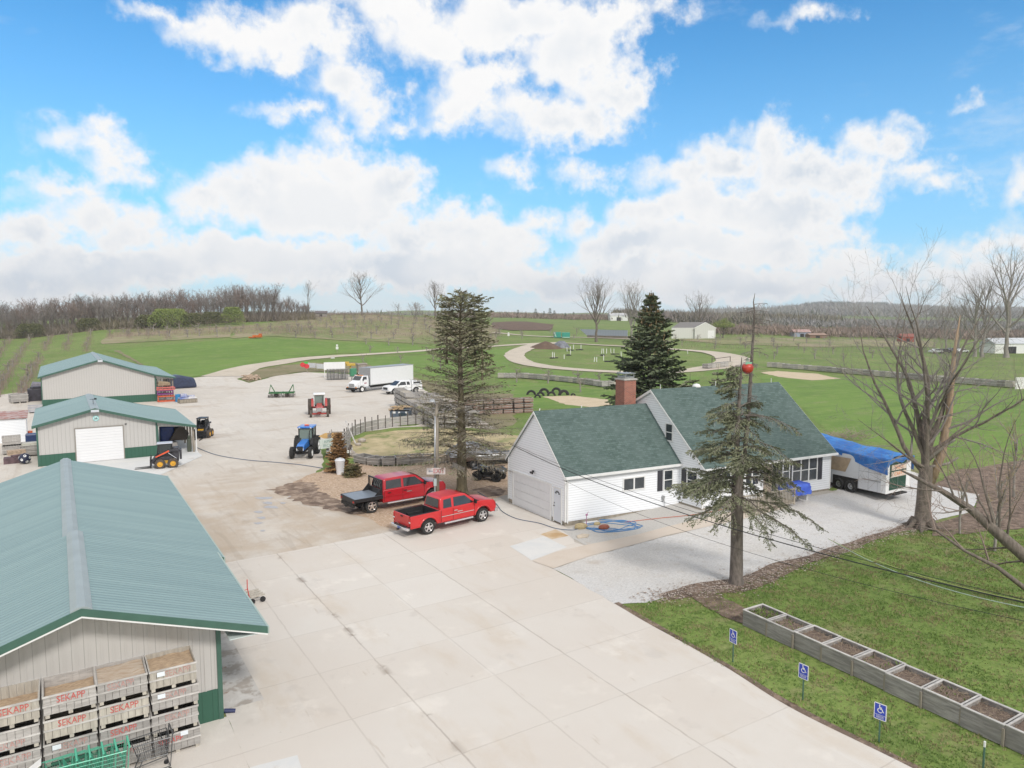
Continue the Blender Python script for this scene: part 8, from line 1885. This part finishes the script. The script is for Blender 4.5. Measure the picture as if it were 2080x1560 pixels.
 a, c = US(1178, 300), US(1275, 285); h = veh(a, c); L = (c - a).length; root = empty('long_shed', a, 'very long low building with blue-grey roof in the far field', 'shed', h)
 b = MB(); b.prism([(0, 3.4), (L, 3.2), (L, .9), (3.5, .9)], 0, .15); b.build('roof', line_mat('blue_grey_roof', (.30, .34, .40), 'x', 1.2, .85, .95, dark=.8), root); b = MB(); b.b2(3.5, L, .3, 6, -.5, .88); b.build('wall', M_POST, root)
 for i, (u0, u1) in enumerate(((1125, 1140), (1142, 1158))):
  a, c = US(u0, 285), US(u1, 285); root = empty('green_container', a, ('left turquoise container beside the ploughed field', 'right turquoise container beside the ploughed field')[i], 'container', veh(a, c), 'turquoise containers'); L = (c - a).length
  b = MB(); b.b2(0, L, 0, 2.4, 0, 2.2); b.build('body', mat('turquoise_paint', (.05, .34, .26), rough=.5, var=.2), root, bevel=.1); b = MB(); b.b2(.1, L - .1, -.04, -.002, .2, .45) if i else b.prism([(-.1, 2.2), (.9, .2), (1.1, .2), (.5, 2.2)], -.05, -.002); b.build('pale_band', mat('pale_green_paint', (.52, .66, .60)), root)
 for nm, u, s, w, hh, m, lab, rm in (('farmhouse', 1258, 560, 14, 6, M_WHITE, 'small white farmhouse on the far skyline left of the dark spruce', (.45, .45, .46)), ('red_barn', 1848, 300, 6, 3.5, paint('barn_red', (.33, .05, .03), .7), 'small red barn far behind the maple', (.25, .08, .06)), ('white_shed', 2062, 235, 13, 5, M_WHITE, 'low white building at the far right edge', (.50, .52, .54)),
         ('grey_shed', 1632, 330, 8, 3.5, mat('blue_grey_wall', (.30, .34, .42)), 'small blue-grey shed in the far orchard', (.34, .37, .42)), ('brown_shed', 1664, 325, 8, 2.2, mat('brown_wall', (.22, .13, .09)), 'low brown open shed right of the blue-grey one', (.30, .2, .15)), ('dark_shed', 652, 306, 4.5, 2.6, mat('grey_brown_wall', (.26, .24, .22)), 'small dark shed on the hill crest beside the wood', (.12, .10, .10))):
  p = US(u, s); root = empty(nm, p, lab, 'building', -YAW + .15)
  b = MB(); b.b2(-w / 2, w / 2, 0, w * .5, -.5, hh * .65); b.build('wall', m, root); b = MB(); b.prism([(-.3, hh * .64), (w * .25, hh), (w * .5 + .3, hh * .64)], -w / 2 - .3, w / 2 + .3, axis='x'); b.build('roof', mat(nm + '_roof', rm, rough=.6), root)
  b = MB(); b.b2(-w * .15, w * .1, -.03, -.002, 0, hh * .45); b.build('door', M_DARK, root)
 for i, (u, c_) in enumerate(((1905, M_WHP), (1922, M_BLACK), (1958, M_WHP), (1938, mat('far_car_grey', (.2, .22, .25))))):
  p = US(u, 228 + i * 3); root = empty('parked_car', p, ('white parked car left of the far tree clump', 'black parked car between the far white ones', 'white parked car among the leaning far trees', 'grey parked car in the far row')[i], 'car', -YAW + .3, 'cars parked far behind the maple'); b = MB(); b.prism([(-2.2, .4), (-2.2, .95), (-1.3, 1.0), (-.8, 1.45), (.7, 1.45), (1.3, 1.0), (2.2, .85), (2.2, .4)], -.85, .85); b.build('body', c_, root, bevel=.1)
  b = MB(); b.prism([(-1.1, 1.02), (-.75, 1.38), (.65, 1.38), (1.1, 1.02)], -.87, -.852); b.build('side_window', M_CAR_GLASS, root)
  for x in (-1.4, 1.4): b = MB(); b.cyl((x, -.88, .33), (x, -.6, .33), .33, n=12); b.build('wheel', M_TYRE, root)
 q = G(523, 687); b = MB(); b.box(0, 0, .6, 2.6, 1.3, .7); b.box(.9, 0, 1.1, .8, .9, .6); b.box(-1.6, 0, .3, 1.6, 1.8, .3); tag(b.build('orange_mower', mat('mower_orange', (.60, .14, .02), rough=.5, var=.3), None, loc=q, rz=-YAW, bevel=.06), 'orange mower standing at the top of the bright green slope', 'mower')
 # red apple ornament hanging between the dead tops
 base = G(1495, 1186); rt = Vector((cos(YAW), -sin(YAW), 0)); q = base + rt * .22 + Vector((0, 0, 10.08))
 b = MB(); b.lathe([(.0, -.22), (.10, -.24), (.24, -.10), (.28, .08), (.20, .22), (.06, .20), (.0, .15)], n=18); o = b.build('apple_ornament', mat('ornament_red', (.50, .05, .03), rough=.35, coat=.4), None, smooth='all', loc=q); tag(o, 'big red apple ornament hanging between the two dead tree tops', 'ornament')
 b = MB(); b.add([(-.02, 0, .2), (-.25, -.05, .26), (-.12, .0, .16)], [(0, 1, 2)]); b.tube([(0, 0, .16), (.02, 0, .5)], .012, 5); b.add([(-.26, -.1, .20), (.05, -.2, .22), (.12, -.15, .30), (-.1, 0, .32)], [(0, 1, 2, 3)]); b.build('leaf', mat('ornament_green', (.16, .34, .22)), o)
 # deck rail and the blue-covered table at the house
 def hp(a, b_, z): v = HT @ Vector((a, b_, z)); return Vector((HO.x + v.x, HO.y + v.y, z))
 z0 = .4; a0, a1, bb = 9.9, 14.7, -3.7
 root = empty('porch_railing', hp(a0, bb, z0), 'wooden slatted porch railing in front of the house', 'railing', radians(-5))
 M_RW = mat('porch_wood', (.42, .37, .30), rough=.8, var=.3, vscale=3)
 b = MB(); n = 36
 for k in range(n): x = k * (a1 - a0) / n; b.b2(x, x + .04, -.02, .02, .05, 1.0)
 b.build('balusters', M_RW, root); b = MB(); b.b2(-.05, a1 - a0, -.04, .04, 1.0, 1.06); b.b2(-.05, a1 - a0, -.03, .03, .12, .17); b.build('rail', M_RW, root)
 for x in (0, 1.6, 3.2, 4.75): b = MB(); b.b2(x - .05, x + .05, -.05, .05, 0, 1.15); b.build('post', M_RW, root)
 b = MB(); b.b2(0, 4.8, .1, 1.6, .15, .25); b.build('deck_floor', M_RW, root)
 root = empty('covered_table', hp(15.4, -3.1, z0 + .05), 'table under a crumpled bright blue cover at the porch end', 'table', radians(-5)); b = MB(); nn = 16
 for i in range(nn + 1):
  for j in range(nn + 1):
   x, y = (i / nn - .5) * 2.2, (j / nn - .5) * 1.6; e = max(abs(x) / .85, abs(y) / .55); z = 1.15 if e < 1 else 1.15 - (e - 1) * 1.5; b.v.append((x * (1 if e < 1 else (1 / e) ** .7), y * (1 if e < 1 else (1 / e) ** .7), max(.25, z) + .06 * noise.noise((x * 3, y * 3, 0))))
 for i in range(nn):
  for j in range(nn): q = i * (nn + 1) + j; b.f.append((q, q + nn + 1, q + nn + 2, q + 1)); b.m.append(0)
 b.build('cover', mat('bright_blue_cover', (.03, .07, .46), rough=.4, var=.4, vscale=2, col2=(.06, .14, .60)), root, smooth='all')
 for x in (-.7, .7): b = MB(); b.b2(x - .03, x + .03, -.4, .4, 0, .9); b.build('leg', M_WHITE, root)
 # hoses and cord by the wall
 def hose(name, pts, r, m, label, cat='hose'):
  P_ = [G(u, v, .05) for u, v in pts]; q = []
  for i in range(len(P_) - 1):
   p_0 = P_[max(i - 1, 0)]; p1, p2 = P_[i], P_[i + 1]; p3 = P_[min(i + 2, len(P_) - 1)]
   for k in range(6):
    t = k / 6; q.append(.5 * ((2 * p1) + (-p_0 + p2) * t + (2 * p_0 - 5 * p1 + 4 * p2 - p3) * t * t + (-p_0 + 3 * p1 - 3 * p2 + p3) * t ** 3))
  q.append(P_[-1]); b = MB(); b.tube(q, r, 6); tag(b.build(name, m, smooth='all'), label, cat)
 M_HB = mat('blue_hose', (.06, .22, .48), rough=.5); M_HG = mat('grey_blue_hose', (.13, .16, .22), rough=.6)
 hose('water_hose', [(970, 1000), (1005, 1022), (1020, 1040), (1050, 1055), (1095, 1064), (1130, 1075), (1165, 1078), (1180, 1072)], .022, M_HG, 'grey-blue hose lying across the concrete in front of the garage')
 lp = []
 for k in range(46):
  a = k * .62; lp.append((1240 + 52 * cos(a) * (1 + .18 * sin(a * .37)) + 9 * sin(k * 1.7), 1069 + 10 * sin(a) * (1 + .3 * cos(a * .23)) + 1.5 * cos(k * 2.3)))
 hose('water_hose', [(1180, 1074), (1200, 1062)] + lp, .020, M_HB, 'bright blue hose in loose coils on the grey gravel')
 hose('extension_cord', [(1270, 1062), (1340, 1054), (1400, 1048), (1450, 1040), (1480, 1033)], .018, mat('cord_orange', (.50, .10, .04), rough=.6), 'orange-red cord running along the gravel from the hose coils', 'cord')
 hose('extension_cord', [(1600, 1007), (1640, 1000), (1668, 992), (1676, 985), (1660, 986), (1630, 992)], .022, MATS['cord_orange'], 'orange cord looped at the house corner near the trailer', 'cord')
 hose('water_hose', [(400, 910), (440, 925), (500, 935), (560, 940), (610, 945), (655, 952)], .03, M_HG, 'dark hose trailing over the yard from the lean-to')
 q = G(1191, 1072); root = empty('water_hydrant', q, 'small pinkish yard hydrant standing by the hose coils', 'hydrant'); b = MB(); b.tube([(0, 0, 0), (0, 0, .75)], .025, 6); b.build('pipe', mat('hydrant_pink', (.42, .20, .32)), root); b = MB(); b.box(.02, 0, .78, .12, .07, .1); b.tube([(.05, 0, .82), (.14, 0, .95)], .015, 5); b.build('head', MATS['hydrant_pink'], root)
 for i, (u, v, s, c, lab) in enumerate(((1180, 1073, .45, (.45, .36, .20), 'yellowish stone slab by the hydrant'), (1227, 1074, .38, (.33, .11, .07), 'red-brown stone by the hose coils'), (1255, 1046, .20, (.32, .17, .11), 'brown stone against the garage foundation'), (1213, 1066, .25, (.50, .40, .22), 'small tan stone inside the hose coils'))):
  b = MB(); b.lathe([(s * .9, 0), (s, s * .3), (s * .8, s * .55), (0, s * .6)], n=8); b.v = [(x * (1 + .3 * noise.noise((x * 4, y * 4, i))), y * .7, z) for x, y, z in b.v]; tag(b.build('stone', mat('stone_%d' % i, c, rough=.9, var=.3, vscale=5), None, smooth=True, loc=G(u, v)), lab, 'stone')
 b = MB(); b.box(0, 0, .08, .95, .22, .06); tag(b.build('white_plank', M_WHITE, None, loc=G(1200, 1063), rz=-.2), 'short white plank beside the hose coils', 'plank')
 b = MB(); b.prism([(-.5, -.2), (.1, -.35), (.5, 0), (.2, .3), (-.3, .15)], .03, .07, axis='z'); tag(b.build('flagstone', mat('pale_flagstone', (.56, .48, .38), rough=.9, var=.2), None, loc=G(1183, 1090)), 'pale flat flagstone beside the walkway', 'stone')
 # overhead wires from the garage corner to a pole out of the frame
 s0 = Vector((25.0, 37.6, 4.55)); e0 = G(2330, 1265) * Vector((1, 1, 0)) + Vector((0, 0, 0))
 def wire(a, c, sag, r, m, label, name='overhead_wire'):
  b = MB(); b.tube([a.lerp(c, t) + Vector((0, 0, -sag * 4 * t * (1 - t))) for t in [k / 40 for k in range(41)]], r, 5); tag(b.build(name, m, smooth='all'), label, 'wire')
 def sky_pt(u, v, s): p = US(u, s); return Vector((p.x, p.y, CAMH - (v - 640) / 1465 * s))
 a = Vector((24.72, 39.5, 4.1)); c = sky_pt(2260, 1272, 18)
 wire(a, c, .80, .020, M_BLACK, 'thick twisted black power line from the garage gable to the right edge')
 wire(a + Vector((0, .15, .1)), c + Vector((0, 0, .06)), .66, .010, M_BLACK, 'thin black line just above the thick power line')
 wire(Vector((24.9, 33.9, 2.8)), sky_pt(2260, 1310, 18), .75, .008, M_BLACK, 'lowest thin dark line crossing the lawn')
 M_LY = mat('yellow_green_line', (.42, .48, .14), rough=.5); M_LW = mat('pale_green_line', (.45, .55, .45), rough=.5)
 wire(sky_pt(1702, 1104, 33), sky_pt(2260, 1262, 18), .40, .012, M_LY, 'yellow-green line over the lawn at the right')
 wire(sky_pt(1710, 1108, 33), sky_pt(2260, 1275, 18), .50, .014, M_LW, 'pale green line over the lawn at the right')
 # left-hand clutter beside the sheds
 def stack(u, v, n, label, m=None, rz=0):
  p = G(u, v)
  for k in range(n): make_bin((p.x, p.y, k * .8), rz + .05 * k, '%s %s' % (('lower', 'upper', 'third')[k], label), None, m, scale=(1.15, 1.15, 1.25), low=True)
 stack(25, 921, 2, 'old grey bin at the left edge beside the white garden shed'); stack(60, 925, 1, 'dark grey bin beside the green shed corner', M_WOODH)
 p = G(60, 905); b = MB(); b.box(0, 0, .45, 1.3, 1.0, .9); o = b.build('blue_covered_box', mat('navy_cover', (.02, .04, .12), rough=.4), None, loc=p + Vector((.3, 1.8, 0)), bevel=.08); tag(o, 'navy covered box against the side of the second shed', 'box')
 p = G(62, 918); root = empty('cream_cabinet', p, 'cream coloured cabinet lying beside the second shed', 'cabinet', .1); b = MB(); b.box(0, 0, .45, 1.4, .8, .9); b.build('case', mat('cream_paint', (.55, .53, .46), rough=.5, var=.1), root, bevel=.05); b = MB(); b.box(-.35, -.41, .45, .6, .02, .6); b.box(.35, -.41, .45, .6, .02, .6); b.build('panel', mat('cream_panel', (.60, .60, .54), rough=.4), root)
 p = G(60, 887); b = MB(); b.lathe([(.0, 0), (.26, 0), (.30, .6), (.0, .62)], n=14); tag(b.build('orange_bucket', mat('bucket_orange', (.65, .13, .04), rough=.5), None, smooth=True, loc=p), 'orange bucket beside the second shed', 'bucket')
 p = G(51, 942); b = MB(); b.lathe([(.45 * sin(t), .45 - .45 * cos(t)) for t in [k * pi / 12 for k in range(13)]], n=20); o = b.build('spotted_ball', mat('navy_ball', (.015, .02, .05), rough=.4), None, smooth='all', loc=p); tag(o, 'navy ball with white spots among the left-hand junk', 'ball')
 b = MB(); rnd = random.Random(2)
 for k in range(14):
  z = 1 - 2 * (k + .5) / 14; a = k * 2.4; r = sqrt(1 - z * z); c = Vector((r * cos(a), r * sin(a), z)); u_ = c.orthogonal().normalized(); w_ = c.cross(u_)
  b.add([Vector((0, 0, .45)) + (c * 1.0 + (u_ * cos(t) + w_ * sin(t)) * .26).normalized() * .457 for t in [i * pi / 4 for i in range(8)]], [tuple(range(8))])
 b.build('spots', M_WHITE, o)['kind'] = 'stuff'
 p = G(30, 940); b = MB(); b.box(0, 0, .25, 1.5, .9, .5); b.box(.3, .1, .55, 1.0, .5, .2, .4); tag(b.build('scrap_heap', mat('purple_brown_scrap', (.14, .09, .10), rough=.8, var=.5, vscale=2), None, loc=p), 'low dark scrap heap left of the spotted ball', 'scrap')
 p = G(34, 931); b = MB(); b.box(0, 0, .25, 1.3, .7, .4, .2); tag(b.build('split_logs', M_LOG, None, loc=p + Vector((0, 0, .3))), 'small pile of split logs on the scrap heap', 'logs')
 b = MB(); b.tube([G(24, 917) + Vector((0, 0, .5)), G(46, 925) + Vector((0, 0, .35))], .05, 5); tag(b.build('white_pole', M_WHITE), 'white pole leaning from the old bins', 'pole')
 # behind: between the sheds on the left
 p = G(38, 818); make_bin(p, .2, 'grey bin standing alone on the sand left of the farthest shed', None, None, scale=(1.7, 1.7, 2.0)); p = G(72, 814)
 b = MB(); b.box(0, 0, .9, 1.8, 1.5, 1.8); b.box(-.9, -.6, .4, .6, 1.0, .8); b.box(.1, -.2, 1.9, 1.2, .8, .4, .4); tag(b.build('dark_machine', mat('dark_machine_paint', (.05, .045, .06), rough=.5, var=.5, vscale=2), None, loc=p, bevel=.06), 'dark farm machine against the farthest shed wall', 'machine')
 p = G(76, 803); b = MB(); b.box(0, 0, .7, 1.2, 1.0, .9, .3); tag(b.build('red_machine', mat('red_machine_paint', (.30, .03, .05), rough=.5, var=.4), None, loc=p, bevel=.06), 'small red machine behind the dark one', 'machine')
 p = G(80, 800); b = MB(); b.prism([(-1.4, 0), (1.4, 0), (1.1, 1.5), (-1.0, 1.7)], -1, 1); tag(b.build('grey_cover', M_TARP_G, None, loc=p + Vector((0, 3, 0)), bevel=.2), 'grey covered heap by the corner of the farthest shed', 'cover')
 p = G(72, 838); make_bin(p, 0, 'pale plastic bin below the dark farm machine', None, mat('pale_grey_bin', (.42, .42, .45), rough=.7, var=.2), scale=(1.3, 1.1, 1.5))
 # in and around the lean-to of the farthest shed
 x0, y0 = 12.4, 114.3
 def slab(i, name, m, dims, at, lab, cat='playground part'):
  b = MB(); sx, sy, sz = dims; e = .06
  for s in (-1, 1):
   b.box(0, s * sy / 2, 0, sx, .1, .12); b.box(0, s * sy / 2, sz, sx, .1, .12)
  for s in (-1, 1): b.box(s * sx / 2, 0, 0, .1, sy, .12); b.box(s * sx / 2, -sy / 2, sz / 2, .1, .1, sz)
  for k in range(4): b.box(-sx / 2 + (k + .5) * sx / 4, 0, sz, .2, sy, .05)
  o = b.build(name, m, None, loc=at); tag(o, lab, cat)
 slab(0, 'climbing_frame', mat('orange_red_frame', (.62, .12, .05), rough=.4), (2.2, 1.2, .7), (12.9, 114.4, .15), 'orange-red tube frame on the ground under the far lean-to')
 slab(1, 'climbing_frame', mat('purple_frame', (.22, .05, .22), rough=.4), (2.0, 1.2, .5), (12.8, 114.7, 1.15), 'purple frame stacked on the orange-red one')
 slab(2, 'climbing_frame', mat('pink_frame', (.60, .16, .14), rough=.4), (2.3, 1.0, .3), (12.9, 114.5, 1.8), 'pinkish frame on top of the purple one')
 b = MB(); b.prism([(-.8, 0), (.9, 0), (.8, .5), (-.6, .7)], -.5, .5); tag(b.build('brown_sack', mat('sack_brown', (.34, .26, .17), rough=.9, var=.3), None, loc=(12.7, 115.0, 2.3), bevel=.12), 'brown sack lying on top of the stacked frames', 'sack')
 b = MB(); b.lathe([(0, 0), (.38, 0), (.42, .3), (.42, .85), (.38, 1.1), (0, 1.12)], n=18); tag(b.build('blue_barrel', mat('barrel_blue', (.02, .20, .42), rough=.4), None, smooth=True, loc=(14.35, 113.2, .02)), 'blue plastic barrel at the front post of the far lean-to', 'barrel')
 p = G(381, 818)
 b = MB(); b.box(0, 0, .3, 2.4, 1.3, .5); tag(b.build('timber_stack', M_POST, None, loc=p, rz=.1), 'low timber base right of the blue barrel', 'timber')
 b = MB(); b.box(0, 0, .12, 2.3, 1.0, .2); b.box(-.5, .1, .5, .8, .6, .5); b.box(.5, 0, .35, .9, .5, .3, .3); tag(b.build('painted_boards', mat('blue_white_boards', (.10, .16, .42), rough=.5, var=.9, vscale=1.3, col2=(.66, .64, .62)), None, loc=p + Vector((0, 0, .56)), rz=.15, bevel=.04), 'blue and white painted boards heaped on the timber base', 'boards')
 p = G(368, 788); b = MB(); b.prism([(-2.6, 0), (2.4, 0), (1.9, 1.7), (-.5, 2.3), (-2.5, 2.2)], -1.3, 1.3); tag(b.build('navy_tarp_heap', mat('navy_tarp', (.04, .055, .11), rough=.4, var=.4), None, loc=p, rz=.2, bevel=.4), 'load under a navy tarp behind the far lean-to', 'tarp')
 # in the lean-to of the second shed
 b = MB(); b.box(0, 0, 1.5, 1.2, .9, 1.5); b.box(0, .3, .5, 1.1, .9, .9); tag(b.build('blue_tarp_bundle', mat('deep_blue_tarp', (.012, .045, .22), rough=.4, var=.3), None, loc=(8.2, 73.4, 0), bevel=.12), 'deep blue tarp bundle inside the second shed lean-to', 'bundle')
 b = MB(); b.prism([(-.8, 0), (.7, 0), (.9, .6), (.3, 1.4), (-.2, 1.1)], -.6, .6); tag(b.build('dark_bucket', mat('dark_bucket_brown', (.06, .045, .035), rough=.7), None, loc=(9.1, 73.2, .9), bevel=.05), 'dark loader bucket beside the blue bundle', 'bucket')
 b = MB(); b.box(0, 0, .4, 1.6, 1.0, .8); tag(b.build('timber_crate', M_WOODH, None, loc=(8.1, 72.6, 0)), 'grey timber crate low in the lean-to of the second shed', 'crate')
 b = MB(); b.box(0, 0, .6, .35, .35, 1.2); b.cyl((0, 0, 1.2), (0, 0, 1.5), .12, n=8); tag(b.build('gas_bottle', mat('dark_bottle', (.06, .07, .05), rough=.5), None, loc=(9.75, 71.0, .03), bevel=.06), 'dark upright bottle by the front post of the second lean-to', 'bottle')
 # brush pile behind the trailer
 b = MB(); rnd = random.Random(15); c0 = G(1712, 892)
 for _ in range(160):
  q = Vector((rnd.gauss(0, 1.6), rnd.gauss(0, .8), rnd.uniform(0, .5))); a = rnd.uniform(0, 6.28); L = rnd.uniform(.5, 1.4); b.tube([q, q + Vector((cos(a) * L, sin(a) * L, rnd.uniform(0, .6)))], .015, 3, cap=False)
 tag(b.build('brush_pile', M_TWIGP, None, loc=c0), 'heap of cut brush on the grass behind the catering trailer', 'brush pile', kind='stuff')
M_TARP_G = mat('grey_cover_cloth', (.22, .21, .25), rough=.6, var=.3)
yard_things()
def near_grass():
 """tufts over the near lawn, fallen leaves and stones at its edges"""
 rnd = random.Random(91); g = MB(); g2 = MB()
 poly = [G(u, v) for u, v in ((1262, 1232), (1385, 1210), (1490, 1192), (1560, 1166), (1640, 1138), (1720, 1110), (1800, 1084), (1880, 1075), (2100, 1080), (2300, 1300), (2300, 1620), (1880, 1600))]
 xs = [p.x for p in poly]; ys = [p.y for p in poly]
 def inside(x, y):
  c = False; n = len(poly)
  for i in range(n):
   a, b = poly[i], poly[(i + 1) % n]
   if (a.y > y) != (b.y > y) and x < (b.x - a.x) * (y - a.y) / (b.y - a.y) + a.x: c = not c
  return c
 n = 0
 while n < 46000:
  x, y = rnd.uniform(19.5, max(xs)), rnd.uniform(max(7, min(ys)), max(ys))
  if not inside(x, y) or (22.7 < x < 24.1 and 8 < y < 19): continue
  d = noise.noise((x * .7, y * .7, 2)) + .5 * noise.noise((x * 2.2, y * 2.2, 5)); n += 1
  if d < -.22 and rnd.random() < .7: continue
  h = rnd.uniform(.035, .085) * (1 + max(0, d)); z = terr(x, y); m = g if noise.noise((x * 1.3, y * 1.3, 9)) + rnd.uniform(-.3, .3) > -.05 else g2
  for _ in range(2):
   a = rnd.uniform(0, 6.28); w = .010 + .012 * rnd.random(); lx, ly = rnd.uniform(-.05, .05), rnd.uniform(-.05, .05)
   m.add([(x - cos(a) * w, y - sin(a) * w, z), (x + cos(a) * w, y + sin(a) * w, z), (x + lx, y + ly, z + h)], [(0, 1, 2)]); x += rnd.uniform(-.04, .04); y += rnd.uniform(-.04, .04)
 tag(g.build('grass', mat('grass_blades', (.17, .26, .055), rough=.8, var=.4, vscale=.8, col2=(.12, .20, .045))), 'short green grass tufts over the near lawn', 'grass', kind='stuff')
 tag(g2.build('dry_grass', mat('dry_grass_blades', (.24, .24, .095), rough=.9, var=.4, vscale=.8, col2=(.29, .235, .13))), 'paler dry grass tufts between the green ones', 'grass', kind='stuff')
 l = MB()
 path = [G(u, v) for u, v in ((1320, 1216), (1420, 1200), (1490, 1190), (1560, 1166), (1640, 1138), (1720, 1110), (1800, 1084), (1860, 1072))]
 for _ in range(2600):
  k = rnd.randrange(len(path) - 1); p = path[k].lerp(path[k + 1], rnd.random()); x, y = p.x + rnd.gauss(0, .45), p.y + rnd.gauss(0, .45); z = terr(x, y) + .05; s = rnd.uniform(.02, .06); a = rnd.uniform(0, 6.28)
  l.add([(x + s * cos(a), y + s * sin(a), z), (x - s * sin(a), y + s * cos(a), z + .02), (x - s * cos(a), y - s * sin(a), z + .01), (x + s * sin(a), y - s * cos(a), z + .015)], [(0, 1, 2, 3)])
 tag(l.build('fallen_leaves', mat('fallen_leaves', (.24, .17, .13), rough=1, var=.6, vscale=5, col2=(.48, .42, .37))), 'fallen leaves and stones along the drive edge', 'leaves', kind='stuff')
near_grass()
# ------------------------------------------------------------------ haze over the land
def haze():
 m = D.materials.new('thin_haze'); m.use_nodes = True; t = m.node_tree; t.nodes.clear()
 o = t.nodes.new('ShaderNodeOutputMaterial'); v = t.nodes.new('ShaderNodeVolumePrincipled'); v.inputs['Color'].default_value = (.93, .96, 1, 1); v.inputs['Density'].default_value = .00020; v.inputs['Anisotropy'].default_value = .1
 t.links.new(v.outputs[0], o.inputs['Volume'])
 b = MB(); b.b2(-3400, 3400, -3400, 3400, -60, 120); tag(b.build('haze', m), 'thin haze between the farm and the far ridge', 'haze', kind='stuff')
haze()
